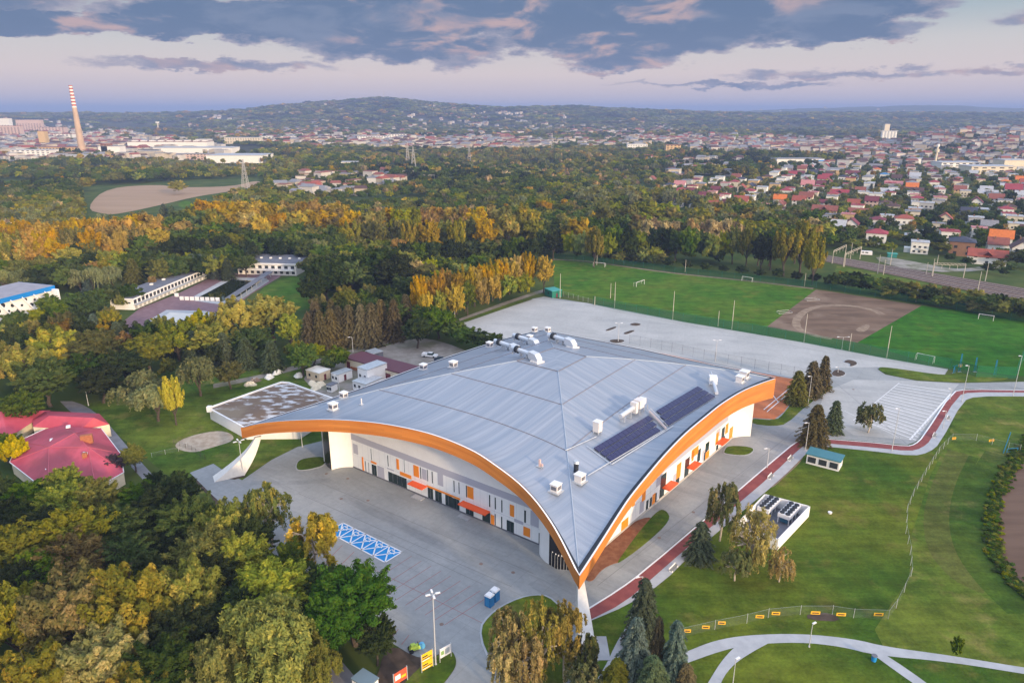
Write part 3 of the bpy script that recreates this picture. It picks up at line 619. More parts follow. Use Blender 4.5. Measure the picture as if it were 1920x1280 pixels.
def rel(o, base, cat, group=None, pos=None):
    o['category'] = cat
    if group: o['group'] = group
    PENDING.append((o, base, Vector(pos) if pos is not None else o.location.copy())); return o
def settle():
    groups = {}
    for o, base, p in PENDING:
        pp = Vector((p.x, p.y, 0)); i = min(range(len(LMP)), key=lambda k: (LMP[k][1] - pp).length / (60 + LMP[k][1].length * .5 + pp.length * .0))
        groups.setdefault((base, i), []).append((o, (LMP[i][1] - pp).length))
    for (base, i), l in groups.items():
        l.sort(key=lambda t: t[1])
        for k, (o, d) in enumerate(l):
            if len((base + ', ' + oword(k) + ' to ' + LMP[i][0]).split()) > 15: print('LONG', base, '|', LMP[i][0])
            o['label'] = base + (', ' + oword(k) + ' to ' if len(l) > 1 else ', near ') + LMP[i][0]
for o in list(C.objects):
    if o.name.startswith('manhole_cover'):
        c = sum((Vector(v.co) for v in o.data.vertices), Vector()) / len(o.data.vertices)
        rel(o, 'round rusty manhole cover in the paving', 'manhole cover', 'manhole covers in the paving', c)

# ------------------------------------------------------------------ the arched sports hall
HA, HB, HC, HD = (Vector(v) for v in ((11.47, 102.9, 9.5), (-67.0, 161.2, 9.8), (74.2, 187.5, 12.7), (10.9, 242.1, 10.2)))
HO = Vector((11.4, 174.4, 23.4))
EAB = [(0, 9.5, 0), (.03, 10.55, 1.98), (.064, 11.83, 4.1), (.10, 13.2, 6.0), (.15, 14.7, 8.2), (.20, 16.1, 9.6), (.26, 17.4, 10.5), (.33, 18.75, 10.95), (.43, 19.75, 10.2), (.52, 19.99, 8.4), (.60, 19.6, 6.6), (.70, 18.4, 4.2), (.78, 16.8, 2.5), (.86, 14.8, 1.2), (.93, 12.6, .5), (1, 9.8, 0)]
EAC = [(0, 9.5, 0), (.05, 11.1, .19), (.09, 12.5, .3), (.14, 14.0, .6), (.18, 15.15, .75), (.24, 16.7, .62), (.32, 18.3, .5), (.41, 19.4, .3), (.51, 19.7, .0), (.6, 19.45, 0), (.73, 18.05, 0), (.87, 15.5, 0), (1, 12.7, 0)]
EBD = [(0, 9.8, 0), (.07, 10.85, 2.0), (.17, 12.1, 4.8), (.31, 13.35, 6.7), (.48, 14.0, 6.4), (.68, 13.4, 4.5), (.85, 12.0, 1.8), (1, 10.2, 0)]
EDC = [(0, 10.2, 0), (.1, 11.4, 2.4), (.28, 13.2, 5.6), (.41, 13.9, 6.3), (.52, 14.0, 5.6), (.72, 13.4, 3.4), (.88, 13.1, 1.1), (1, 13.0, 0)]
def cub(x, tab, k):
    pts = [(t[0], t[k]) for t in tab]; n = len(pts)
    i = max(0, min(n - 2, next((j for j in range(n - 1) if x <= pts[j + 1][0]), n - 2)))
    def sl_(j):
        if j <= 0: return (pts[1][1] - pts[0][1]) / (pts[1][0] - pts[0][0])
        if j >= n - 1: return (pts[-1][1] - pts[-2][1]) / (pts[-1][0] - pts[-2][0])
        return (pts[j + 1][1] - pts[j - 1][1]) / (pts[j + 1][0] - pts[j - 1][0])
    a, b_ = pts[i], pts[i + 1]; h_ = b_[0] - a[0]; t = (x - a[0]) / h_
    return (2 * t ** 3 - 3 * t * t + 1) * a[1] + (t ** 3 - 2 * t * t + t) * h_ * sl_(i) + (-2 * t ** 3 + 3 * t * t) * b_[1] + (t ** 3 - t * t) * h_ * sl_(i + 1)
FR = [(0, 0), (.12, 0.0), (.2, .06), (.344, .18), (.575, .42), (.8, .70), (1, 1)]
def edge_fn(P, Q, tab, sgn=1):
    u = (Q - P); u.z = 0; L_ = u.length; u.normalize(); nv = Vector((u.y, -u.x, 0)) * -1
    # inward normal (towards the hall centre)
    mid = (P + Q) / 2
    if nv.dot(HO - mid) < 0: nv = -nv
    def e(m_):
        p = P.lerp(Q, m_); p = Vector((p.x, p.y, cub(m_, tab, 1))) + nv * cub(m_, tab, 2) * sgn; return p
    def surf(r, m_):
        lin = P.lerp(Q, m_); base = HO.lerp(Vector((lin.x, lin.y, 0)), r)
        f = cub(r, FR, 1) if r > .12 else 0
        ez = cub(m_, tab, 1) - lin.z
        z = HO.z + (lin.z - HO.z) * f + ez * r ** 4.3
        bow = nv * cub(m_, tab, 2) * sgn * r ** 4.3
        return Vector((base.x + bow.x, base.y + bow.y, z))
    return e, surf, L_
SECT = [edge_fn(HA, HB, EAB), edge_fn(HA, HC, EAC), edge_fn(HB, HD, EBD), edge_fn(HD, HC, EDC)]
hall = empty('sports_hall', (11.5, 170, 0)); tag(hall, 'big white sports hall under one arched grey metal roof with orange timber edge', 'sports hall')
rverts, rtris = [], []
NR, NM = 26, 56
for si, (e, surf, L_) in enumerate(SECT):
    vs_, fs, uvs = [], [], []
    for a in range(NR + 1):
        for b_ in range(NM + 1):
            r, m_ = a / NR, b_ / NM; vs_.append(surf(max(r, .001), m_)); uvs.append(((m_ - .5) * r * L_, r * L_ / 2))
    for a in range(NR):
        for b_ in range(NM):
            i = a * (NM + 1) + b_; q = (i, i + 1, i + NM + 2, i + NM + 1)
            p = [vs_[k] for k in q]
            if (p[2] - p[0]).cross(p[3] - p[1]).z < 0: q = q[::-1]
            fs.append(q)
    # the roof has a soffit: the same surface 0.9 m lower
    mb_ = MB().add(vs_, fs); o = mb_.build('roof', M_roof, hall, smooth=True)
    uvl = o.data.uv_layers.new(name='UV')
    for poly in o.data.polygons:
        for li in poly.loop_indices: uvl.data[li].uv = (uvs[o.data.loops[li].vertex_index][1], uvs[o.data.loops[li].vertex_index][0])
    n0 = len(rverts); rverts += vs_; rtris += [tuple(i + n0 for i in f) for f in fs]
    MB().add([v - Vector((0, 0, .9)) for v in vs_], [f[::-1] for f in fs]).build('soffit', M_wallw, hall)
    # seams at constant offset from the eave
    for r in (.13, .344, .575):
        pts = [surf(r, k / 40) + Vector((0, 0, .05)) for k in range(41)]
        MB().path(pts, [.085] * 41, 4).build('roof_seam', mat('seam_grey', (.24, .22, .24), rough=.5, metal=.3), hall)
    # edge: dark gutter, pale trim, timber fascia
    E_ = [e(k / 80) for k in range(81)]
    inn = [surf(.982, k / 80) for k in range(81)]; tu = (E_[-1] - E_[0]); tu.z = 0; tu.normalize(); EO = [p - tu * .33 if k == 0 else p + tu * .33 if k == 80 else p for k, p in enumerate(E_)]
    g_ = [[surf(r_, k / 80) + Vector((0, 0, .16)) for k in range(81)] for r_ in (.980, .985, .990, .995, 1.0)]; gm_ = MB()
    for a_, b_ in zip(g_, g_[1:]): gm_.ribbon(a_, b_)
    gm_.build('gutter', M_dark, hall)
    mid = (E_[0] + E_[-1]) / 2; out = [(Vector((p.x - HO.x, p.y - HO.y, 0))).normalized() for p in E_]
    nrm = (mid - HO); nrm.z = 0; nrm.normalize()
    if si < 2 or True:
        tr_i = [p + Vector((0, 0, .16)) for p in E_]; tr_o = [p + nrm * .33 + Vector((0, 0, .14)) for p in EO]
        MB().ribbon(tr_i, tr_o).build('edge_trim', M_white, hall)
        def drop(m_): return cub(m_, [(0, 2.5), (.1, 2.5), (.3, 2.9), (1, 2.8)], 1) if si == 0 else (cub(m_, [(0, 2.6), (.1, 2.1), (.2, 2.35), (.27, 3.0), (.37, 3.65), (.48, 4.2), (.64, 4.4), (.84, 5.0), (1, 5.7)], 1) if si == 1 else 2.4)
        top = [p + nrm * .33 + Vector((0, 0, .1)) for p in EO]; bot = [p + nrm * .30 - Vector((0, 0, drop(k / 80))) for k, p in enumerate(EO)]
        bin_ = [p - nrm * .2 + Vector((0, 0, .05)) for p in bot]
        f_ = MB().ribbon(top, bot).ribbon(bot, bin_).ribbon(bin_, [p - nrm * .3 for p in E_]).build('fascia', M_wood, hall)
        uvl = f_.data.uv_layers.new(name='UV'); S = [0]
        for k in range(80): S.append(S[-1] + (E_[k + 1] - E_[k]).length)
        for poly in f_.data.polygons:
            for li in poly.loop_indices:
                vi = f_.data.loops[li].vertex_index; k = vi % 81; row = (vi // 81)
                uvl.data[li].uv = (S[k], (0 if row % 2 == 0 else drop(k / 80)) if row < 2 else row)
for P in (HB, HA, HC, HD):    # creases from the platform to each tip
    e, surf, L_ = SECT[{'HA': 0}.get('', 0)] if P in (HA,) else (SECT[0] if P is HB else SECT[1] if P is HC else SECT[2])
    m_ = 0 if P is HA else 1
    pts = [surf(.13 + .86 * k / 30, m_) + Vector((0, 0, .05)) for k in range(31)]
    MB().path(pts, [.11] * 31, 5).build('ridge_cap', mat('ridge_cap_metal', (.34, .40, .48), rough=.6, metal=.1), hall)
bvh = BVHTree.FromPolygons([tuple(v) for v in rverts], rtris)
def roofz(x, y, d=99.0):
    h_ = bvh.ray_cast(Vector((x, y, 60)), Vector((0, 0, -1)))
    return h_[0].z if h_[0] is not None else d
def onroof(px, py):
    h_ = bvh.ray_cast(Vector((0, 0, H)), ray(px, py))
    return (h_[0], h_[1] if h_[1].z > 0 else -h_[1]) if h_[0] is not None else (G(px, py, 15), Vector((0, 0, 1)))
# walls
F1, F2 = G(663, 875.7), G(1019, 1024.5); S1, S2 = G(1200, 969), G(1373, 821)
uF = (F2 - F1).normalized(); nF = Vector((uF.y, -uF.x, 0))
if nF.dot(HO - F1) > 0: nF = -nF
uS = (S2 - S1).normalized(); nS = Vector((uS.y, -uS.x, 0))
if nS.dot(HO - S1) > 0: nS = -nS
# extend the right wall towards the front corner
S0 = S1 - uS * 15.0
def wall(a, b_, name='wall', mt=None, n=24, th=.3, zb=-.2, nrm=None, par=None):
    d = (b_ - a); nn = nrm or Vector((d.y, -d.x, 0)).normalized(); vs_, fs = [], []
    for k in range(n + 1):
        p = a.lerp(b_, k / n); zt = min(roofz(p.x, p.y, 12), roofz(p.x - nn.x, p.y - nn.y, 12)) - .95
        for s_ in (0, -th): vs_ += [(p.x + nn.x * s_, p.y + nn.y * s_, zb), (p.x + nn.x * s_, p.y + nn.y * s_, zt)]
    for k in range(n):
        i = 4 * k; fs += [(i, i + 4, i + 5, i + 1), (i + 2, i + 3, i + 7, i + 6), (i + 1, i + 5, i + 7, i + 3)]
    fs += [(0, 1, 3, 2), (4 * n, 4 * n + 2, 4 * n + 3, 4 * n + 1)]
    return MB().add(vs_, fs).build(name, mt or M_wallw, par or hall)
wallF = wall(F1, F2, nrm=nF); wallS = wall(S0, S2, nrm=nS)
def arc(a, t0, b_, k=.55, n=10):
    """smooth corner wall from a (heading t0) to b_"""
    c = a + t0 * (b_ - a).length * k; return [a * (1 - t) ** 2 + c * 2 * t * (1 - t) + b_ * t * t for t in [i / n for i in range(n + 1)]]
def drum(pts, mt, nm, sgn):
    vs_, fs = [], []
    for p in pts:
        zt = roofz(p.x, p.y, 12) - .92; vs_ += [(p.x, p.y, -.2), (p.x, p.y, zt)]
    for k in range(len(pts) - 1): fs.append((2 * k, 2 * k + 2, 2 * k + 3, 2 * k + 1))
    return MB().add(vs_, fs).build(nm, mt, hall, smooth=True)
DL = G(622, 881); DL2 = G(609, 866); drum(arc(F1, -uF + nF * .55, DL), M_wallw, 'corner_wall', 1)
drum([DL, DL.lerp(DL2, .5) + nF * .3, DL2], M_black, 'corner_glazing', 1)
wall(DL2, Vector((-40.0, 172.0, 0)), mt=M_wallw)
DR = G(1029, 1057.5); drum(arc(F2, nF - uF * .1, DR), M_wallw, 'corner_wall', 1)
DA = G(1090, 1070); drum([DR, G(1044, 1066.5), G(1067, 1068.5), DA], M_black, 'corner_glazing', 1)
drum([DA, DA.lerp(S0, .5) + nS * .6, S0], M_wallw, 'corner_wall', 1)
DC = G(1407, 818); drum(arc(S2, uS + nS * .45, DC), M_wallw, 'corner_wall', 1)
DC2 = DC + Vector((1.6, 4.8, 0)); drum([DC, DC2], M_black, 'corner_glazing', 1)
wall(DC2, DC2 + Vector((-6, 14, 0)), mt=M_wallw); wall(DC2 + Vector((-6, 14, 0)), Vector((20, 226, 0))); wall(Vector((20, 226, 0)), Vector((2, 226, 0))); wall(Vector((2, 226, 0)), Vector((-40, 172, 0)))
for q in ((1034, 1060), (1040, 1064), (1045, 1066.6), (1051, 1067.2), (1057, 1067.8), (1062, 1068.2)):
    p = G(*q) + Vector((0, -.12, 0)); MB().box((p.x, p.y, 1.5), (.07, .07, 3.0)).build('mullion', M_galv, hall); MB().box((p.x + .15, p.y - .1, 3.3), (.22, .22, .22)).build('wall_lamp', M_white, hall)
# facade pieces read off the photograph onto the wall planes
def wall_uv(px, py, P, u, n):
    d = ray(px, py); o = Vector((0, 0, H)); t = (P - o).dot(n) / d.dot(n); q = o + d * t; return (q - P).dot(u), q.z
def piece(P, u, n, a, b_, mt, name, th=.08, par=None, z0=None):
    u0, z1 = wall_uv(*a, P, u, n); u1, zz = wall_uv(*b_, P, u, n)
    if z0 is not None: zz = z0
    if u1 < u0: u0, u1 = u1, u0
    if z1 < zz: z1, zz = zz, z1
    if name == 'door': zz, z1 = .12, max(z1, 2.9)
    if zz < .9: zz = .2
    return prect(P, u, n, u0, u1, max(zz, 0), z1, mt, name, th, par)
def prect(P, u, n, u0, u1, z0, z1, mt, name, th=.08, par=None):
    c = P + u * (u0 + u1) / 2 + n * (th / 2 - .02); rz = math.atan2(u.y, u.x)
    return MB().box((c.x, c.y, (z0 + z1) / 2), (u1 - u0, th, z1 - z0), rz).build(name, mt, par or hall)
Z4 = lambda x, y: (600 + x / 8.727, 780 + y / 8.727)
Z5 = lambda x, y: (800 + x / 7.11, 860 + y / 7.11)
Z2 = lambda x, y: (1000 + x / 3.764, 600 + y / 3.764)
Z6 = lambda x, y: (1060 + x / 3.048, 860 + y / 3.048)
LF = (F2 - F1).length; LS = (S2 - S0).length
# cladding: grey band over white panels
def band(P, u, n, L_, z0, z1, mt, nm, th, step=None, u0=0):
    prect(P, u, n, u0, L_, z0, z1, mt, nm, th)
wz = lambda m_: min(roofz((F1 + uF * m_).x, (F1 + uF * m_).y, 9) - 1.1, 11)
k0 = LF * .94
prect(F1, uF, nF, 0.02, LF * .97, 7.75, 9.35, M_wallg, 'cladding_band', .10)
prect(F1, uF, nF, 0.0, LF * .985, 0, 7.75, M_cladw, 'cladding', .06)
for x in range(1, 29): prect(F1, uF, nF, x * LF / 29.5 - .015, x * LF / 29.5 + .02, .1, 7.7, M_wallg, 'cladding_joint', .065)
prect(F1, uF, nF, 0, LF * .985, 3.72, 3.77, M_wallg, 'cladding_joint', .067)
prect(F1, uF, nF, 0, LF, 0, .35, M_dgrey, 'plinth', .13)
fr = [('g', Z4(540, 440), Z4(630, 630)), ('o', Z4(685, 660), Z4(725, 870)), ('s', Z4(740, 730), Z4(760, 905)), ('s', Z4(793, 755), Z4(808, 920)), ('d', Z4(850, 780), Z4(935, 965)),
      ('o', Z4(835, 722), Z4(928, 790)), ('s', Z4(832, 530), Z4(850, 715)), ('g', Z4(940, 800), Z4(1060, 1000)), ('s', Z4(1105, 635), Z4(1125, 820)), ('g', Z4(1100, 835), Z4(1210, 900)),
      ('d', Z4(1120, 900), Z4(1425, 1160)), ('o', Z4(1250, 690), Z4(1300, 875)), ('s', Z4(1375, 710), Z4(1390, 915)), ('o', Z4(1312, 897), Z4(1500, 1030)), ('o', Z4(1530, 790), Z4(1625, 1005)),
      ('s', Z4(1640, 830), Z4(1660, 1020)), ('g', Z4(1670, 850), Z4(1750, 1050)), ('s', Z4(1755, 870), Z4(1772, 1060)), ('s', Z4(1830, 900), Z4(1850, 1095)),
      ('s', Z5(70, 165), Z5(85, 325)), ('g', Z5(145, 160), Z5(225, 370)), ('d', Z5(18, 375), Z5(90, 525)), ('d', Z5(115, 415), Z5(205, 570)), ('d', Z5(250, 465), Z5(340, 630)), ('d', Z5(370, 520), Z5(440, 670)),
      ('s', Z5(360, 285), Z5(375, 440)), ('s', Z5(427, 308), Z5(440, 465)), ('s', Z5(525, 350), Z5(540, 510)), ('o', Z5(542, 355), Z5(628, 540)), ('d', Z5(525, 640), Z5(628, 745)), ('d', Z5(745, 742), Z5(850, 790)),
      ('o', Z5(857, 735), Z5(903, 868)), ('s', Z5(833, 475), Z5(850, 640)), ('s', Z5(910, 510), Z5(925, 670)), ('s', Z5(997, 545), Z5(1012, 710)), ('s', Z5(910, 730), Z5(922, 880)), ('s', Z5(995, 765), Z5(1010, 915)),
      ('d', Z5(1070, 822), Z5(1165, 990)), ('o', Z5(1112, 600), Z5(1168, 775)), ('g', Z5(1170, 790), Z5(1290, 880)), ('s', Z5(1303, 680), Z5(1325, 850)), ('o', Z5(1292, 893), Z5(1380, 1045)),
      ('g', Z5(1387, 680), Z5(1495, 920)), ('d', Z5(1497, 1010), Z5(1560, 1160)), ('d', (844, 948), (857, 958))]
KK = {'g': (M_wallg, 'grey_panel', .09), 'o': (M_orange, 'orange_panel', .12), 's': (M_glassd, 'window', .10), 'd': (M_glassd, 'door', .11)}
for k, a, b_ in fr:
    mt, nm, th = KK[k]; o = piece(F1, uF, nF, a, b_, mt, nm, th)
    if k == 'd':
        u0, z1 = wall_uv(*a, F1, uF, nF); u1, zz = wall_uv(*b_, F1, uF, nF); w = u1 - u0; n_ = max(2, round(w / 1.5))
        for j in range(1, n_):
            prect(F1, uF, nF, u0 + w * j / n_ - .03, u0 + w * j / n_ + .03, max(zz, .1), z1, M_dgrey, 'mullion', .14, par=o)
u0, zt = wall_uv(*Z5(0, 340), F1, uF, nF); u1, z2_ = wall_uv(*Z5(450, 540), F1, uF, nF)
prect(F1, uF, nF, wall_uv(*Z4(1750, 1150), F1, uF, nF)[0], u1, 3.05, 3.5, M_orange, 'orange_band', .13)
def canopy(P, u, n, u0, u1, z, dep, th=.25):
    c = P + u * (u0 + u1) / 2 + n * (dep / 2 + .1)
    o = MB().box((c.x, c.y, z), (u1 - u0, dep, th), math.atan2(u.y, u.x)).build('canopy', M_canopy, hall)
ua = wall_uv(*Z4(1540, 1100), F1, uF, nF)[0]; canopy(F1, uF, nF, ua - .3, ua + 4.2, 3.1, 1.8)
ua = wall_uv(*Z5(490, 600), F1, uF, nF)[0]; ub = wall_uv(*Z5(850, 740), F1, uF, nF)[0]; canopy(F1, uF, nF, ua, ub, 3.2, 1.8)
for q in (Z5(550, 755), ((600 + 1660 / 8.727), 780 + 1250 / 8.727)):
    u0, z_ = wall_uv(*q, F1, uF, nF); c = F1 + uF * (u0) + nF * 1.2; MB().box((c.x, c.y, .1), (3.0, 1.4, .2), math.atan2(uF.y, uF.x)).build('doorstep', M_path, hall)
# right-hand facade
prect(S0, uS, nS, 0, 12, 0, 6.5, M_cladw, 'cladding', .06); prect(S0, uS, nS, 12, LS, 0, 8.6, M_cladw, 'cladding', .06)
prect(S0, uS, nS, 15, LS * .93, 6.9, 8.4, M_wallg, 'cladding_band', .12)
for x_ in range(9): prect(S0, uS, nS, LS * .5 + x_ * 3.2, LS * .5 + x_ * 3.2 + .35, 9.0, 9.3, M_glassd, 'window', .12)
for a_, b_, z_, y_ in ((.22, .25, 1, 4), (.33, .38, 4.4, 6.6), (.46, .5, .8, 3.8), (.60, .63, 4.4, 6.6), (.70, .73, 1, 3.8), (.82, .86, 4.4, 6.6)): prect(S0, uS, nS, LS * a_, LS * b_, z_, y_, M_wallg, 'grey_panel', .085)
prect(S0, uS, nS, 0, LS, 0, .6, mat('plinth_grey', (.42, .40, .38), rough=.9), 'plinth', .16)
for x in range(1, 30): prect(S0, uS, nS, x * LS / 31 - .02, x * LS / 31 + .03, .6, 6.4 if x < 6 else 8.5, M_wallg, 'cladding_joint', .065)
prect(S0, uS, nS, 0, LS, 4.3, 4.36, M_wallg, 'cladding_joint', .067)
sr = [('s', Z2(900, 1100), Z2(930, 1190)), ('s', Z2(1072, 985), Z2(1094, 1068)), ('s', Z2(1160, 918), Z2(1174, 988)), ('s', Z2(1216, 872), Z2(1236, 912)), ('s', Z2(1331, 765), Z2(1343, 832)), ('o', Z2(1013, 1022), Z2(1035, 1098)),
      ('o', Z2(1118, 918), Z2(1160, 938)), ('o', Z2(1120, 930), Z2(1128, 985)), ('o', Z2(1290, 800), Z2(1300, 868)), ('o', Z2(1358, 738), Z2(1370, 790)), ('o', Z2(1214, 935), Z2(1232, 1010)), ('o', Z2(1385, 765), Z2(1402, 820)),
      ('d', Z2(1003, 1150), Z2(1022, 1200)), ('d', Z2(1062, 1110), Z2(1085, 1158)), ('o', Z2(1140, 1030), Z2(1160, 1080)), ('d', Z2(1200, 985), Z2(1215, 1040)), ('d', Z6(536, 212), Z6(558, 250)), ('o', Z6(320, 362), Z6(356, 386)),
      ('s', Z6(462, 240), Z6(470, 300)), ('o', Z6(498, 205), Z6(508, 270)), ('s', Z6(482, 225), Z6(490, 285)), ('o', Z6(440, 175), Z6(455, 230)), ('s', Z6(510, 200), Z6(517, 262)), ('o', Z6(383, 235), Z6(395, 262)), ('s', Z2(1290, 885), Z2(1300, 925)), ('d', Z2(1330, 845), Z2(1345, 880))]
for k, a, b_ in sr:
    mt, nm, th = KK[k]; o = piece(S0, uS, nS, a, b_, mt, nm, th)
for a, b_ in ((Z2(905, 1205), Z2(975, 1180)), (Z2(1075, 1085), Z2(1155, 1065)), (Z2(1282, 905), Z2(1355, 880))):
    ua = wall_uv(*a, S0, uS, nS)[0]; canopy(S0, uS, nS, ua, ua + 4.4, 2.9, 1.9)
for q in (Z6(70, 430), Z6(150, 440)): pass
# raking concrete columns
def column(foot, footw, dirv, tip, k=1):
    """thin slab-like raking pier: wide at the ground, narrow under the roof tip"""
    dirv = Vector((dirv[0], dirv[1], 0)).normalized(); sd_ = Vector((-dirv.y, dirv.x, 0)); vs_ = []
    for t in [i / 12 for i in range(13)]:
        c = Vector(foot).lerp(Vector(tip), t); c += dirv * (-1.0 * math.sin(math.pi * t)) * k
        hl = footw[0] * (1 - t) ** 1.6 + .75; hw = footw[1] * (1 - t) + .35 * t
        for a, b_ in ((-1, -1), (1, -1), (1, 1), (-1, 1)): vs_.append(c + dirv * hl * a + sd_ * hw * b_)
    fs = []
    for i in range(12):
        for j in range(4): fs.append((4 * i + j, 4 * i + (j + 1) % 4, 4 * i + 4 + (j + 1) % 4, 4 * i + 4 + j))
    fs += [(3, 2, 1, 0), (48, 49, 50, 51)]
    return MB().add(vs_, fs).build('support_column', M_conW, hall, smooth=False)
column((12.4, 96.2, 0), (2.2, 1.6), (0, -1), (12.0, 106.5, 8.2)); column((-69.3, 154.6, 0), (2.7, 1.7), (-1, -.55), (-62.8, 159.6, 8.2))
MB().prism([Vector((p[0], p[1])) for p in ((9, 93.5), (16, 93.5), (16, 99), (9, 99))], 0, .12).build('column_pad', M_path, hall)
MB().prism(GP([(405, 893), (440, 899), (462, 893), (425, 884)]), 0, .1).build('column_pad', M_brown, hall)

# ------------------------------------------------------------------ things standing on the roof
def frame_at(p, n, head):
    z = n.normalized(); x = Vector((math.cos(head), math.sin(head), 0)); x = (x - z * x.dot(z)).normalized(); y = z.cross(x)
    m_ = Matrix((x, y, z)).transposed().to_4x4(); m_.translation = p; return m_
hF = math.atan2(uF.y, uF.x); hS = math.atan2(uS.y, uS.x)
def roofthing(name, px, py, head, parts, label, cat, group=None, sc=1.0, level=True):
    p, n = onroof(px, py); e = empty(name, p); e.rotation_euler = (0, 0, head); e.scale = (sc,) * 3
    for nm, mb_, mt in parts: mb_.build(nm, mt, e, local=True)
    rel(e, label, cat, group, p); return e
M_duct = mat('bright_duct', (.66, .68, .72), rough=.35, metal=.45)
M_pinkb = mat('pale_housing', (.68, .64, .62), rough=.6)
for q, h_, s_ in (((1395, 709), hS, 1.15), ((1387, 717), hS, 1.0)) + (((1042, 921), hF, .92), ((1087, 903), hS, .92), ((625, 768), hF, .95), ((645, 746), hF, .85), ((794, 693), hF, .9), ((850, 689), hF, .95), ((918, 651), hF, .9), ((993, 638), hF, .85), ((1002, 622), hF, .8), ((1027, 622), hF, .8)):
    roofthing('roof_vent', *q, h_, [('housing', MB().box((0, 0, 1.15), (1.9, 1.9, 1.7)), M_pinkb), ('base_frame', MB().box((0, 0, .15), (2.9, 2.7, .3)), M_galv), ('cap', MB().box((0, 0, 2.1), (2.25, 2.25, .2)), M_white),
              ('louvre', MB().box((0, -.96, 1.2), (1.4, .08, .9)).box((.96, 0, 1.2), (.08, 1.4, .9)), M_dgrey)], 'square white roof vent box', 'roof vent', 'vent boxes on the arched roof', s_ * .9)
for q in ((985, 671, 0), (950, 656, 0), (985, 645, 0), (1052, 645, 0)):
    hh = hF + math.pi * 0 + R(-12) + math.pi
    x0 = -1
    prs = [('duct_pipe', MB().tube((-5.2, 0, 1.6), (2.2, 0, 1.6), .62, n=14), M_duct), ('fan_collar', MB().tube((-3.6, 0, 1.6), (-2.6, 0, 1.6), .98, n=14), M_dark),
           ('elbow_hood', MB().add([(2, -.9, .9), (2, .9, .9), (2, .9, 2.5), (2, -.9, 2.5), (4.4, -.9, 2.3), (4.4, .9, 2.3), (5.4, -.9, 1.2), (5.4, .9, 1.2), (5.4, -.9, 0), (5.4, .9, 0), (3.6, -.9, 0), (3.6, .9, 0)],
            [(0, 1, 2, 3)[::-1], (3, 2, 5, 4), (4, 5, 7, 6), (6, 7, 9, 8), (0, 10, 11, 1), (0, 3, 4, 6, 8, 10), (1, 11, 9, 7, 5, 2)]), M_duct),
           ('base_frame', MB().box((4.5, 0, .2), (2.8, 2.6, .4)), M_pinkb)] + [('leg', MB().box((x_, 0, .55), (.15, 1.2, 1.1)), M_galv) for x_ in (-4.6, -1.5, .8)]
    roofthing('ventilation_duct', q[0], q[1], hh + math.pi, prs, 'silver duct with black fan collar', 'ventilation duct', 'fan ducts near the roof top')
roofthing('air_handling_unit', 1192, 775, hS, [('cabinet', MB().box((1.2, 0, 2.2), (2.0, 1.8, 2.0)).box((-.9, 0, 1.9), (1.0, 1.6, 2.6)), M_pinkb), ('cabinet', MB().box((3.4, .5, 1.9), (1.8, 1.5, 1.4)), M_white), ('duct_pipe', MB().tube((-7.0, 0, 1.7), (-1.3, 0, 1.9), .55, n=12), M_duct),
          ('frame', MB().box((-6, 0, .8), (.2, 1.2, 1.6)).box((-3.2, 0, .8), (.2, 1.2, 1.6)).box((0, -1, .6), (.15, .15, 1.2)).box((0, 1, .6), (.15, .15, 1.2)).box((2, -1, .6), (.15, .15, 1.2)).box((4, 1, .6), (.15, .15, 1.2)).box((4, -.8, .6), (.15, .15, 1.2)), M_galv)],
          'cream air handling cabinets with long pale pipe', 'air handling unit')
roofthing('air_handling_unit', 1336, 722, hS + R(30), [('cabinet', MB().box((0, 0, 1.6), (2.2, 2.0, 1.9)), M_white), ('duct_pipe', MB().tube((-8.5, 0, 1.2), (-1, 0, 1.4), .45, n=12).tube((1, 0, 1.9), (5.5, 0, 1.6), .25, n=8), M_duct), ('frame', MB().box((0, -.8, .4), (.2, .2, .8)).box((0, .8, .4), (.2, .2, .8)).box((-6, 0, .4), (.2, .8, .9)).box((5.3, 0, .8), (.2, .4, 1.6)), M_galv)],
          'small white air handler with long thin duct', 'air handling unit')
roofthing('roof_cabinet', 1120, 812, hS, [('cabinet', MB().box((0, 0, 1.7), (1.5, 1.5, 2.3)), M_pinkb), ('leg', MB().box((-.6, -.6, .3), (.15, .15, .6)).box((.6, -.6, .3), (.15, .15, .6)).box((-.6, .6, .3), (.15, .15, .6)).box((.6, .6, .3), (.15, .15, .6)), M_galv), ('cap', MB().box((0, 0, 2.9), (1.7, 1.7, .12)), M_white)], 'tall cream roof cabinet on legs', 'roof cabinet')
roofthing('roof_stack', 1080, 884, hS, [('pipe', MB().tube((0, 0, 0), (0, 0, 2.0), .5, n=12), M_dark), ('cap', MB().tube((0, 0, 2.0), (0, 0, 2.4), .65, .5, n=12), M_galv)], 'short black round exhaust stack', 'exhaust stack')
roofthing('roof_bracket', 1012, 874, hF, [('post', MB().box((0, 0, .8), (.35, .35, 1.6)).box((.3, 0, .5), (.9, .3, .5)), mat('pinkish_metal', (.6, .42, .38), rough=.6)), ('base_plate', MB().box((0, 0, .06), (1.4, 1.0, .12)), M_galv)], 'small pinkish roof bracket', 'roof bracket')
roofthing('roof_bracket', 678, 758, hF, [('post', MB().box((0, 0, .8), (.2, .2, 1.6)), M_pinkb), ('base_plate', MB().box((0, 0, .06), (.9, .9, .12)), M_galv)], 'thin pale roof post', 'roof post')
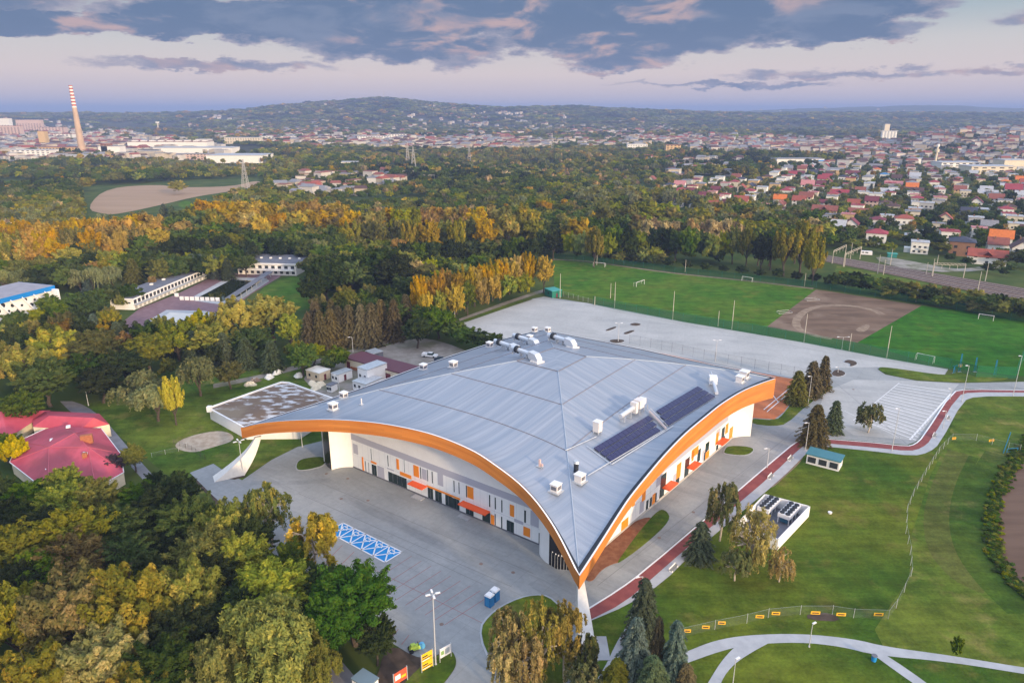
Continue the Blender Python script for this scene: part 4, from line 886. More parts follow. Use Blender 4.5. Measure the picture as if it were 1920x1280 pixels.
# solar strips
def rq(px, py, h_=.35):
    p, n = onroof(px, py); return p + Vector((0, 0, h_))
pA, pB, pC, pD = (1113, 842), (1146, 866.5), (1341, 745), (1308, 726)    # left-near, right-near, right-far, left-far
def pq(s, t): a = (pA[0] + (pD[0] - pA[0]) * t, pA[1] + (pD[1] - pA[1]) * t); b_ = (pB[0] + (pC[0] - pB[0]) * t, pB[1] + (pC[1] - pB[1]) * t); return a[0] + (b_[0] - a[0]) * s, a[1] + (b_[1] - a[1]) * s
for i, (s0, s1) in enumerate(((0, .30), (.355, .645), (.70, 1))):
    for j, (t0, t1) in enumerate(((0, .525), (.60, 1)) if i == 0 else ((0, .50), (.575, 1)) if i == 1 else ((0, .475), (.55, 1))):
        n_ = 14; L0 = [rq(*pq(s0, t0 + (t1 - t0) * k / n_)) for k in range(n_ + 1)]; L1 = [rq(*pq(s1, t0 + (t1 - t0) * k / n_)) for k in range(n_ + 1)]
        e = empty('solar_array', (L0[0] + L1[0]) / 2)
        for k in range(n_):
            a, b_, c, d = L0[k].lerp(L0[k + 1], .02), L1[k].lerp(L1[k + 1], .02), L1[k].lerp(L1[k + 1], .98), L0[k].lerp(L0[k + 1], .98)
            top_ = [a, b_, c, d]; bot_ = [q - Vector((0, 0, .08)) for q in top_]; o = MB().add(top_ + bot_, [(0, 1, 2, 3), (7, 6, 5, 4), (0, 4, 5, 1), (1, 5, 6, 2), (2, 6, 7, 3), (3, 7, 4, 0)]).build('solar_panel', M_pv, e)
            uvl = o.data.uv_layers.new(name='UV'); uu = [(0, 0), (3.4, 0), (3.4, 3.2), (0, 3.2)] * 2
            for poly in o.data.polygons:
                for li in poly.loop_indices: uvl.data[li].uv = uu[o.data.loops[li].vertex_index]
        MB().path([q - Vector((0, 0, .2)) for q in L0], [.06] * (n_ + 1), 4).path([q - Vector((0, 0, .2)) for q in L1], [.06] * (n_ + 1), 4).build('mounting_rail', M_galv, e)
        tag(e, 'dark blue solar panel strip, %s of three rows, %s of the steel walkway' % (('upper', 'middle', 'lower')[i], ('front left', 'back right')[j]), 'solar array', 'solar strips on the right roof slope')
wk = [rq(*pq(-.15, .56), .5), rq(*pq(.5, .535), .5), rq(*pq(1.12, .51), .5)]
e = empty('roof_walkway', wk[0]); side = uS * .45
MB().ribbon([p - side for p in wk], [p + side for p in wk]).build('deck', mat('walkway_grating', (.42, .34, .33), rough=.6, metal=.2), e)
for s_ in (-1, 1):
    MB().path([p + side * s_ + Vector((0, 0, .5)) for p in wk], [.05] * 3, 4).build('handrail', M_pinkb, e)
tag(e, 'narrow steel walkway crossing the solar strips from the air handling cabinets', 'walkway')
for n_, (a, b_) in enumerate((((1100, 838), (1146, 872)), ((1147, 872), (1262, 800)), ((1060, 846), (1118, 820)), ((1102, 893), (1250, 805)))):
    pts = [rq(a[0] + (b_[0] - a[0]) * k / 8, a[1] + (b_[1] - a[1]) * k / 8, .25) for k in range(9)]
    o = MB().path(pts, [.09] * 9, 5).build('cable_tray', M_galv)
    tag(o, ['pale cable tray along the near end of the solar strips', 'pale cable tray along the lower edge of the solar strips', 'thin cable run from the roof crease to the cream cabinet', 'long thin conduit from the front vent box to the solar walkway'][n_], 'cable tray')

# ------------------------------------------------------------------ trees
rng = np.random.default_rng(11)
def cards(P, Nrm, size, elong, rg, up=None, jit=.7):
    """leaf clusters: one small kite-shaped face per point, turned roughly outwards"""
    n = len(P); Nn = Nrm + rg.normal(size=(n, 3)) * jit; Nn /= np.linalg.norm(Nn, axis=1)[:, None] + 1e-9
    t = rg.normal(size=(n, 3)) if up is None else up + rg.normal(size=(n, 3)) * .45
    t -= Nn * (t * Nn).sum(1)[:, None]; t /= np.linalg.norm(t, axis=1)[:, None] + 1e-9
    b_ = np.cross(Nn, t); s = size * rg.uniform(.6, 1.35, n)[:, None]
    return np.stack([P - t * s * elong, P + b_ * s * .55 - t * s * .1, P + t * s * elong, P - b_ * s * .55 + Nn * s * .15], 1)
def crownmesh(name, Q, tint, mt):
    n = len(Q); V = Q.reshape(-1, 3); me = bpy.data.meshes.new(name)
    me.vertices.add(n * 4); me.vertices.foreach_set('co', V.ravel().astype(np.float32)); me.loops.add(n * 4); me.loops.foreach_set('vertex_index', np.arange(n * 4, dtype=np.int32))
    me.polygons.add(n); me.polygons.foreach_set('loop_start', np.arange(0, n * 4, 4, dtype=np.int32)); me.polygons.foreach_set('loop_total', np.full(n, 4, dtype=np.int32))
    me.update(calc_edges=True)
    at = me.color_attributes.new('tint', 'FLOAT_COLOR', 'POINT'); col = np.ones((n * 4, 4), dtype=np.float32); col[:, 0] = np.repeat(tint[:, 0], 4); col[:, 1] = np.repeat(tint[:, 1], 4); at.data.foreach_set('color', col.ravel())
    me.materials.append(mt); return me
def rdir(rg, n, zlo=-1.0):
    z = rg.uniform(zlo, 1, n); a = rg.uniform(0, 2 * math.pi, n); r = np.sqrt(1 - z * z); return np.stack([r * np.cos(a), r * np.sin(a), z], 1)
def shape(kind, seed, n, size):
    """returns cards, tint, limb list at a nominal height of 16 m and crown radius of about 6 m"""
    rg = np.random.default_rng(seed); Q, T, limbs = [], [], []
    def clump(c, r, m, sz, upv=None, el=1.0, out=None, jit=.7):
        d = rdir(rg, m, -.55); rad = rg.uniform(.62, 1.06, m)[:, None]
        P = c + d * r * rad; Nn = d.copy()
        if out is not None: Nn = Nn * .6 + out * .6
        Q.append(cards(P, Nn, sz, el, rg, upv, jit)); t = np.stack([np.clip(rg.normal(.5 + rg.normal(0, .22), .2, m), 0, 1), np.clip(rg.normal(.25 + rg.normal(0, .25), .25, m), 0, 1)], 1); T.append(t)
    if kind in ('broad', 'dome'):
        nc = 120 if n > 9000 else 64 if n > 1500 else 24; cz, ell = (9.0, np.array([5.0, 5.0, 5.6])) if kind == 'broad' else (8.2, np.array([6.0, 6.0, 4.6])); fl = .8 if kind == 'broad' else .42
        for i in range(nc):
            d = rdir(rg, 1, -.5)[0]; k = rg.uniform(.35, 1.0) ** .6; c = np.array([0, 0, cz]) + d * ell * k * .82 + rg.normal(0, .25, 3); m = int(n * .86 / nc)
            v = d * np.array([1, 1, .7 if kind == 'broad' else .3]) + np.array([0, 0, .38 if kind == 'broad' else .12]) + rg.normal(0, .22, 3); v /= np.linalg.norm(v); Ls = rg.uniform(1.1, 2.9) * (1.15 if n < 1500 else 1); w = rg.uniform(.5, 1.0) * (1.35 if n < 1500 else 1)
            s_ = rg.uniform(0, 1, m) ** .8; nz = rg.normal(0, 1, (m, 3)) * np.array([1, 1, fl]) * (w * (1.05 - .75 * s_) * .62)[:, None]; P = c + v * (s_ * Ls)[:, None] + nz
            Nn = nz / (w * .6) + d * .5 + np.array([0, 0, .45]); Q.append(cards(P, Nn, size, 1.25, rg, np.tile(v, (m, 1)), .55)); tb = rg.normal(.5, .24)
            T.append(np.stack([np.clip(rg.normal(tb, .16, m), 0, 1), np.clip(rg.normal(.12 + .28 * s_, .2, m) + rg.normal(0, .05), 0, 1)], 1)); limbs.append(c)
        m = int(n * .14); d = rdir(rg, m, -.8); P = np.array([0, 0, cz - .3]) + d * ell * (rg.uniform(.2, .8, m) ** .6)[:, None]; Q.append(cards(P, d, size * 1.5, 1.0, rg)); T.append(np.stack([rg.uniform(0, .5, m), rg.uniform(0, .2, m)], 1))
    elif kind == 'plume':      # many upright feathery plumes
        nc = 84 if n > 9000 else 48 if n > 1500 else 16
        for i in range(nc):
            d = rdir(rg, 1, -.5)[0]; c = np.array([0, 0, 9.0]) + d * np.array([4.6, 4.6, 5.6]) * rg.uniform(.5, 1.0); tl = np.array([d[0] * .35, d[1] * .35, 1.0]); h_ = rg.uniform(1.2, 2.3); m = n // nc
            s = rg.uniform(-1, 1, m); q_ = (s + 1) / 2; rr = 1.75 * np.sqrt(q_ + .04) * (1.02 - q_) ** .75 * rg.uniform(.35, 1.15, m); a = rg.uniform(0, 2 * math.pi, m)
            P = c + tl * (s * h_)[:, None] + np.stack([np.cos(a) * rr, np.sin(a) * rr, 0 * a], 1)
            Nn = np.stack([np.cos(a), np.sin(a), .5 + 0 * a], 1) + d * .6
            Q.append(cards(P, Nn, size, 1.35, rg, np.tile(tl, (m, 1)), .6)); T.append(np.stack([np.clip(rg.normal(.5 + rg.normal(0, .2), .2, m), 0, 1), np.clip(rg.normal(.3 + rg.normal(0, .25), .25, m), 0, 1)], 1)); limbs.append(c)
    elif kind == 'column':
        nc = 34 if n > 3000 else 20 if n > 1500 else 10
        for i in range(nc):
            z = 2.5 + 13 * (i + rg.uniform(0, 1)) / nc; w = 3.6 * math.sin(math.pi * min(1, max(.08, (z + .5) / 17)) ** .8) + .5; a = rg.uniform(0, 6.28); k = rg.uniform(.3, .8)
            c = np.array([math.cos(a) * w * k, math.sin(a) * w * k, z]); clump(c, np.array([1.5, 1.5, 1.9]) * (1.3 if n < 1500 else 1), n // nc, size, np.tile([0, 0, 1.0], (n // nc, 1)), 1.2, np.array([math.cos(a), math.sin(a), .3])); limbs.append(c)
    elif kind in ('willow', 'birch', 'sbirch'):
        sp_ = kind == 'sbirch'; kind = 'birch' if sp_ else kind
        nd = {'willow': 300, 'birch': 150}[kind] if n > 5000 else 110 if n > 1500 else 40; per = n // nd if kind == 'willow' else int(n // nd * (.30 if sp_ else .62))
        heads = rdir(rg, 13 if kind == 'willow' else 22, -.05 if kind == 'willow' else -.62)
        for i in range(nd):
            hd = heads[rg.integers(len(heads))]; hc = np.array([0, 0, 8.2 if kind == 'willow' else 8.0]) + hd * (np.array([5.2, 5.2, 6.2]) if kind == 'willow' else np.array([3.6, 3.6, 6.6])) * .8
            a = rg.uniform(0, 6.28); r = rg.uniform(.1, 1) ** .5 * (2.1 if kind == 'willow' else 1.6); p = hc + np.array([math.cos(a) * r, math.sin(a) * r, (1 - (r / 2.3) ** 2) * 1.5 + rg.normal(0, .35)])
            ln = rg.uniform(1.4, 5.2 if kind == 'willow' else 3.6); ln = min(ln, p[2] - .8); s = np.sort(rg.uniform(0, 1, per)); sw = np.array([math.cos(a), math.sin(a)]) * .45
            P = np.stack([p[0] + sw[0] * np.sqrt(s) + rg.normal(0, .16, per), p[1] + sw[1] * np.sqrt(s) + rg.normal(0, .16, per), p[2] - ln * s ** 1.2], 1)
            Nn = np.tile([math.cos(a), math.sin(a), .35], (per, 1)); Q.append(cards(P, Nn, size * .85, 1.7, rg, np.tile([0, 0, 1.0], (per, 1)), .6))
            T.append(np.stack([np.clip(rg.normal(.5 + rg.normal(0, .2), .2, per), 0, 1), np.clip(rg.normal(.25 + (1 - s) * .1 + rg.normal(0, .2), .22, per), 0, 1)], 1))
        limbs = [np.array([0, 0, 8.0]) + h_ * np.array([4.2, 4.2, 5.4]) * (.85 if kind == 'willow' else .75) for h_ in heads]
    elif kind == 'spruce':
        L_ = 15 if n > 3000 else 12 if n > 1500 else 8
        for i in range(L_):
            z = 1.3 + 14.2 * (i / L_) ** .95; rad = (1 - z / 16.6) ** .72 * 4.3 + .12; nb = max(5, int(13 * rad / 4.3) + 3)
            for j in range(nb):
                a = 6.283 * (j + rg.uniform(-.3, .3)) / nb + i; m = max(3, int(n * .62 / L_ / nb * (.5 + rad / 3.2))); s = rg.uniform(.12, 1, m) ** .7; rr = rad * s * rg.uniform(.9, 1.12) * (1 + .18 * math.sin(j * 2.4 + i)); w = .13 * rad * (1 - s) + .13
                off = rg.normal(0, 1, m) * w; P = np.stack([math.cos(a) * rr - math.sin(a) * off, math.sin(a) * rr + math.cos(a) * off, z - .50 * rr * s + rg.normal(0, .12, m) + .9 * (1 - s)], 1)
                Q.append(cards(P, np.tile([math.cos(a) * .35, math.sin(a) * .35, 1.0], (m, 1)), size * .8, 1.6, rg, np.tile([math.cos(a), math.sin(a), -.4], (m, 1)), .45))
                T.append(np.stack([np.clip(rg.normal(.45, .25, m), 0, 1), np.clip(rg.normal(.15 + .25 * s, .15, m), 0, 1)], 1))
        limbs = []
    elif kind == 'bush':
        for i in range(10):
            d = rdir(rg, 1, 0)[0]; c = np.array([0, 0, 3.5]) + d * np.array([5.0, 5.0, 6.5]) * .7; clump(c, np.array([2.6, 2.6, 3.6]), n // 10, size, None, 1, d)
    return np.concatenate(Q), np.concatenate(T), limbs
def trunkmesh(name, kind, limbs, seed, mt, fine=True):
    rg = random.Random(seed); m_ = MB(); heavy = 1.7 if kind == 'sbirch' else 1.0; kind = 'birch' if kind == 'sbirch' else kind
    if kind == 'spruce': m_.path([(0, 0, -.3), (0, 0, 6), (0, 0, 15.3)], [.32, .2, .04], 6)
    else:
        top = 6.0 if kind != 'birch' else 11.0; r0 = .42 if kind != 'birch' else .26
        pts = [Vector((rg.uniform(-.25, .25) * k, rg.uniform(-.25, .25) * k, top * k / 4 - (.3 if k == 0 else 0))) for k in range(5)]
        m_.path(pts, [r0 * (1 - .13 * k) for k in range(5)], 7 if fine else 5)
        if fine:
            for c in limbs[:(16 if kind in ('birch', 'willow') else 13)]:
                c = Vector(c); s = pts[min(4, max(1, int(c.z * .32)))]; mid = s.lerp(c, .5) + Vector((0, 0, .9)); m_.path([s, mid, c], [r0 * .42 * heavy, r0 * (.26 if kind != 'birch' else .4) * heavy, r0 * (.1 if kind != 'birch' else .25) * heavy], 5)
                for _ in range(2 if heavy == 1 else 5):
                    e_ = c + Vector((rg.uniform(-1, 1), rg.uniform(-1, 1), rg.uniform(.2, 1.2))) * 1.2; m_.path([mid, e_], [r0 * (.15 if kind != 'birch' else .3), r0 * (.05 if kind != 'birch' else .15)], 4)
    me = bpy.data.meshes.new(name); me.from_pydata(m_.v, [], m_.f); me.materials.append(mt); return me
LF_ = dict(
    gold=leafmat('leaves_gold', (0.261, 0.190, 0.013), (0.456, 0.289, 0.015), (0.641, 0.380, 0.021)), ochre=leafmat('leaves_ochre', (0.140, 0.152, 0.026), (0.238, 0.217, 0.031), (0.462, 0.330, 0.054)),
    yellow=leafmat('leaves_yellow', (0.250, 0.250, 0.014), (0.468, 0.403, 0.014), (0.655, 0.515, 0.021)), yellowgreen=leafmat('leaves_yellowgreen', (0.130, 0.177, 0.014), (0.249, 0.267, 0.017), (0.519, 0.422, 0.025)),
    green=leafmat('leaves_green', (0.047, 0.092, 0.015), (0.092, 0.138, 0.019), (0.166, 0.185, 0.024)), dark=leafmat('leaves_dark', (0.025, 0.046, 0.013), (0.046, 0.070, 0.017), (0.089, 0.098, 0.021)),
    bright=leafmat('leaves_bright', (0.050, 0.122, 0.014), (0.093, 0.179, 0.022), (0.171, 0.214, 0.024)), olive=leafmat('leaves_olive', (0.106, 0.124, 0.023), (0.170, 0.174, 0.029), (0.329, 0.270, 0.037)),
    rust=leafmat('leaves_rust', (0.131, 0.077, 0.019), (0.214, 0.135, 0.026), (0.306, 0.212, 0.042)), purple=leafmat('leaves_purple', (0.056, 0.040, 0.056), (0.088, 0.067, 0.088), (0.112, 0.096, 0.096)),
    silver=leafmat('leaves_silver', (0.122, 0.151, 0.058), (0.215, 0.237, 0.098), (0.372, 0.343, 0.130)), pale=leafmat('leaves_pale', (0.253, 0.197, 0.088), (0.428, 0.318, 0.138), (0.664, 0.470, 0.213)),
    spruce=leafmat('needles_dark', (0.049, 0.076, 0.041), (0.094, 0.122, 0.062), (0.165, 0.178, 0.083), .1), bluespruce=leafmat('needles_blue', (0.061, 0.102, 0.082), (0.112, 0.160, 0.129), (0.224, 0.224, 0.157), .1),
    brownspruce=leafmat('needles_brown', (0.085, 0.076, 0.036), (0.140, 0.112, 0.050), (0.244, 0.180, 0.072), .1), birch=leafmat('leaves_birch', (0.196, 0.179, 0.045), (0.351, 0.280, 0.056), (0.700, 0.470, 0.111)),
    birchgreen=leafmat('leaves_birchgreen', (0.099, 0.134, 0.044), (0.168, 0.194, 0.059), (0.356, 0.281, 0.079)), wil=leafmat('leaves_willow', (0.141, 0.167, 0.037), (0.250, 0.250, 0.046), (0.451, 0.367, 0.065)))
LOD = {'near': (24000, .205), 'mid': (6500, .38), 'far': (700, 1.15), 'tiny': (170, 2.5)}
PROT = {}
def proto(kind, lod, var):
    k = (kind, lod, var)
    if k not in PROT:
        n, sz = LOD[lod]; seed = sum(map(ord, kind)) * 13 + var * 101
        Q, T, limbs = shape(kind, seed, n, sz); cm = crownmesh('crown', Q, T, LF_['green']); bk = M_barkw if 'birch' in kind else M_bark
        tm = trunkmesh('trunk', kind, limbs, seed, bk, lod in ('near', 'mid')); PROT[k] = (cm, tm)
    return PROT[k]
SPEC = {  # species: shape kinds, leaf colour, words, category
    'gold': (('plume', 'broad'), 'gold', 'golden tree with feathery upright crown', 'tree'), 'bgold': (('broad', 'dome'), 'gold', 'rounded golden-leaved tree', 'tree'), 'ochre': (('plume', 'plume'), 'ochre', 'olive tree with orange-gold tips', 'tree'),
    'yellow': (('plume', 'broad'), 'yellow', 'bright yellow tree', 'tree'), 'yg': (('broad', 'plume'), 'yellowgreen', 'yellow-green tree with dense crown', 'tree'), 'green': (('broad', 'dome'), 'green', 'green broadleaf tree', 'tree'),
    'dark': (('broad', 'dome'), 'dark', 'dark green broadleaf tree', 'tree'), 'bright': (('broad', 'dome'), 'bright', 'bright green spreading tree', 'tree'), 'olive': (('broad', 'dome'), 'olive', 'olive green rounded tree', 'tree'),
    'rust': (('broad', 'dome'), 'rust', 'rusty brown-leaved tree', 'tree'), 'purple': (('dome', 'broad'), 'purple', 'dull purple-leaved tree', 'tree'), 'silver': (('willow', 'willow'), 'silver', 'silvery green willow', 'willow tree'),
    'willow': (('willow', 'willow'), 'wil', 'weeping willow with hanging yellow-green strands', 'willow tree'), 'pale': (('plume', 'plume'), 'pale', 'pale beige poplar with feathery crown', 'poplar tree'),
    'birch': (('birch', 'birch'), 'birch', 'pale-limbed birch with drooping golden twigs', 'birch tree'), 'sbirch': (('sbirch', 'sbirch'), 'birch', 'sparse birch showing bare orange-lit limbs', 'birch tree'), 'gbirch': (('birch', 'birch'), 'birchgreen', 'green-brown birch with drooping twigs', 'birch tree'),
    'spruce': (('spruce', 'spruce'), 'spruce', 'dark conical spruce', 'spruce tree'), 'bspruce': (('spruce', 'spruce'), 'bluespruce', 'blue-grey conical spruce', 'spruce tree'), 'brspruce': (('spruce', 'spruce'), 'brownspruce', 'brownish conical conifer', 'conifer'),
    'poplar': (('column', 'column'), 'olive', 'tall olive poplar', 'poplar tree'), 'gpoplar': (('column', 'plume'), 'gold', 'tall golden poplar', 'poplar tree'), 'larch': (('spruce', 'spruce'), 'olive', 'feathery olive larch', 'larch tree')}
TREES = []       # (x, y, h, radius, species, hero)
BASER = {'broad': 6.3, 'dome': 7.4, 'plume': 6.0, 'column': 4.3, 'willow': 6.8, 'birch': 4.8, 'sbirch': 4.8, 'spruce': 4.2}
def T(px, ty, h, w, sp, hero=True):
    """tree whose top shows at photo pixel (px, ty), h metres tall, crown w pixels wide"""
    p = G(px, ty, h); dist = (p - Vector((0, 0, H))).length; TREES.append((p.x, p.y, h, w * dist / F / 2, sp, hero))
def TB(px, by, h, w, sp):
    p = G(px, by, 0); dist = (p - Vector((0, 0, H))).length; TREES.append((p.x, p.y, h, w * dist / F / 2, sp, True))
def row(x0, y0, x1, y1, n, h, w, sp, jit=4):
    for i in range(n):
        t = i / max(1, n - 1); s = sp[random.randrange(len(sp))] if isinstance(sp, (list, tuple)) else sp
        T(x0 + (x1 - x0) * t + random.uniform(-jit, jit), y0 + (y1 - y0) * t + random.uniform(-jit, jit) * .6, h * random.uniform(.92, 1.06), w * random.uniform(.85, 1.15), s)
# front left wood
for a in [(5, 1095, 16, 130, 'ochre'), (110, 1062, 18, 170, 'ochre'), (215, 1062, 18, 170, 'ochre'), (60, 1215, 13, 150, 'ochre'), (180, 1170, 14, 160, 'ochre'), (250, 1245, 12, 120, 'ochre'), (480, 1132, 16, 235, 'willow'), (395, 1195, 13, 130, 'willow'), (570, 1190, 12, 120, 'willow'),
          (345, 1050, 15, 150, 'yg'), (330, 1140, 13, 140, 'dark'), (500, 1058, 14, 180, 'yg'), (440, 1080, 14, 130, 'dark'), (655, 1056, 16, 175, 'bright'), (700, 1140, 11, 90, 'dark'), (610, 1110, 14, 110, 'bright'), (495, 900, 15, 92, 'gbirch'), (575, 955, 15, 120, 'birch'), (540, 1010, 12, 80, 'green'),
          (412, 936, 14, 120, 'yg'), (345, 928, 14, 125, 'green'), (290, 905, 13, 110, 'dark'), (215, 930, 14, 130, 'green'), (120, 950, 15, 140, 'olive'), (50, 940, 14, 130, 'dark'), (10, 985, 15, 130, 'olive'), (110, 905, 12, 100, 'yg'), (40, 890, 11, 90, 'green'),
          (170, 895, 12, 90, 'olive'), (250, 892, 11, 90, 'bright'), (320, 885, 11, 90, 'dark'), (130, 1000, 14, 130, 'rust'), (225, 985, 14, 130, 'bright'), (375, 990, 14, 150, 'olive'), (290, 975, 13, 120, 'dark'), (440, 1000, 13, 120, 'yg'), (70, 1030, 13, 120, 'green'), (170, 1035, 10, 120, 'purple'),
          (20, 1050, 13, 110, 'dark'), (275, 1020, 13, 120, 'dark'), (390, 1040, 12, 120, 'dark'), (460, 965, 12, 100, 'dark'), (600, 1040, 13, 110, 'green'), (300, 1200, 13, 150, 'dark'), (560, 1100, 12, 110, 'dark'), (245, 830, 8, 45, 'olive'), (205, 845, 7, 55, 'purple'), (0, 800, 10, 60, 'green'), (20, 815, 9, 50, 'yellow'),
          (950, 1130, 16, 100, 'birch'), (1012, 1112, 17, 100, 'sbirch'), (1062, 1112, 16, 95, 'birch'), (980, 1170, 14, 90, 'birch'), (1098, 1175, 12, 60, 'gbirch'), (1212, 1078, 14, 78, 'spruce'), (1196, 1150, 17, 95, 'bspruce'), (1238, 1148, 15, 50, 'brspruce'), (1273, 1155, 16, 75, 'bspruce'),
          (1158, 1232, 11, 100, 'larch'), (1228, 1225, 13, 110, 'spruce'), (1100, 1235, 10, 90, 'gbirch'), (1290, 1240, 10, 70, 'brspruce'), (1362, 893, 15, 70, 'gbirch'), (1422, 938, 16, 92, 'sbirch'), (1470, 1022, 8, 55, 'sbirch'), (1385, 1020, 8, 60, 'gbirch'), (1318, 975, 9, 62, 'spruce'),
          (1536, 755, 12, 60, 'brspruce'), (1571, 748, 10, 38, 'spruce'), (1638, 748, 10, 48, 'gbirch'), (1500, 692, 11, 46, 'larch'), (1528, 674, 12, 46, 'brspruce'), (1550, 664, 12, 36, 'brspruce'),
          (365, 663, 14, 80, 'silver'), (250, 690, 13, 115, 'silver'), (285, 716, 12, 115, 'silver'), (316, 704, 15, 48, 'yellow'), (425, 668, 11, 62, 'olive'), (440, 556, 19, 110, 'yellow'), (502, 548, 20, 110, 'yellow'), (540, 580, 16, 60, 'yg'), (390, 600, 15, 90, 'yg'), (325, 600, 15, 90, 'yg'), (270, 618, 15, 90, 'olive'),
          (370, 580, 14, 60, 'yg'), (470, 610, 13, 90, 'green'), (585, 640, 9, 60, 'yg'), (632, 648, 9, 44, 'bright'), (615, 664, 7, 34, 'bright'), (100, 612, 17, 130, 'yg'), (165, 612, 17, 120, 'olive'), (150, 650, 15, 110, 'dark'), (50, 650, 15, 120, 'ochre'), (75, 668, 16, 130, 'green'), (30, 716, 14, 80, 'green'), (10, 640, 15, 90, 'ochre'),
          (225, 640, 15, 90, 'dark'), (180, 680, 13, 90, 'dark'), (160, 545, 14, 60, 'green'), (196, 600, 10, 34, 'rust'), (135, 578, 9, 36, 'dark'), (172, 585, 12, 32, 'bspruce'), (165, 500, 13, 34, 'bspruce'), (125, 460, 18, 60, 'yellow'), (262, 437, 20, 56, 'green'), (335, 410, 20, 62, 'bgold'), (245, 482, 14, 45, 'larch'), (222, 545, 9, 20, 'yg'),
          (283, 515, 9, 16, 'rust'), (605, 480, 22, 95, 'dark'), (655, 470, 22, 90, 'green'), (705, 458, 24, 110, 'dark'), (740, 470, 22, 90, 'dark'), (580, 500, 20, 60, 'dark'), (650, 540, 14, 60, 'olive'), (690, 545, 13, 60, 'green'), (640, 470, 20, 60, 'green'), (720, 530, 15, 60, 'dark'), (760, 500, 18, 70, 'green'), (735, 560, 14, 70, 'green'), (800, 560, 15, 80, 'green'), (850, 600, 9, 60, 'bright'), (900, 618, 8, 50, 'bright'), (930, 622, 7, 34, 'bright'), (870, 610, 9, 50, 'green'),
          (820, 575, 13, 80, 'green'), (780, 590, 13, 70, 'dark'), (1020, 474, 20, 40, 'gold'), (1086, 402, 24, 58, 'bgold'), (1133, 384, 24, 50, 'poplar'), (1180, 390, 22, 50, 'poplar'), (1210, 372, 22, 60, 'yg'), (1150, 370, 20, 60, 'yg'), (1250, 370, 20, 60, 'yg'), (330, 336, 16, 50, 'ochre'), (160, 330, 16, 60, 'ochre'), (100, 345, 14, 60, 'silver'), (30, 350, 14, 80, 'silver'),
          (268, 400, 9, 24, 'green'), (305, 380, 14, 26, 'spruce'), (320, 384, 13, 22, 'spruce'), (150, 290, 18, 30, 'gpoplar'), (60, 275, 18, 80, 'ochre'), (10, 282, 17, 60, 'gold'), (250, 296, 14, 40, 'ochre'), (1512, 412, 30, 62, 'ochre'), (1480, 420, 28, 56, 'ochre'), (1455, 412, 28, 60, 'green'), (1535, 440, 26, 46, 'ochre'), (1435, 430, 24, 50, 'dark'), (950, 1195, 12, 70, 'birch'), (1800, 1190, 5, 18, 'yellow')]: T(*a)
row(785, 515, 990, 470, 13, 20, 44, 'gold', 3); row(800, 540, 980, 500, 8, 17, 40, ['yg', 'gold'], 3)
row(575, 580, 735, 556, 9, 17, 46, 'brspruce', 3); row(590, 562, 760, 548, 7, 16, 40, ['dark', 'brspruce'], 3)
row(1195, 408, 1400, 408, 12, 20, 40, ['pale', 'pale', 'ochre'], 5); row(1020, 420, 1500, 425, 22, 22, 40, ['dark', 'green', 'yg', 'ochre'], 6); row(1040, 405, 1200, 400, 7, 22, 40, ['rust', 'green', 'ochre'], 5)
row(0, 412, 290, 398, 15, 25, 50, ['gold', 'gold', 'bgold'], 6); row(0, 430, 290, 415, 13, 24, 52, ['gold', 'gold', 'ochre'], 6); row(0, 452, 280, 442, 11, 19, 50, ['ochre', 'gold', 'olive', 'dark'], 6); row(0, 480, 300, 465, 12, 16, 46, ['dark', 'ochre', 'green', 'olive'], 6); row(0, 505, 200, 492, 8, 14, 44, ['dark', 'green', 'silver'], 5)
row(395, 372, 640, 376, 14, 24, 50, ['gold', 'gold', 'bgold'], 6); row(390, 392, 660, 392, 12, 23, 52, ['bgold', 'gold', 'gold', 'ochre'], 6); row(300, 440, 660, 430, 14, 19, 50, ['dark', 'olive', 'green', 'dark'], 6)
row(660, 390, 985, 380, 15, 25, 52, ['ochre', 'gold', 'gold', 'yg'], 5); row(660, 412, 1000, 400, 13, 24, 50, ['ochre', 'ochre', 'gold', 'olive'], 6); row(760, 450, 1000, 440, 10, 18, 46, ['dark', 'dark', 'green'], 5)
row(300, 480, 460, 462, 8, 16, 44, ['dark', 'olive', 'green'], 5); row(460, 444, 620, 440, 7, 17, 44, ['dark', 'green', 'silver'], 5); row(310, 470, 420, 480, 6, 13, 30, ['larch', 'bspruce', 'spruce'], 4)
row(215, 600, 560, 640, 8, 12, 60, ['dark', 'spruce', 'green'], 6); row(200, 600, 420, 592, 10, 10, 30, ['spruce', 'dark', 'brspruce'], 4)
row(140, 545, 240, 530, 4, 11, 50, ['dark', 'green'], 5)
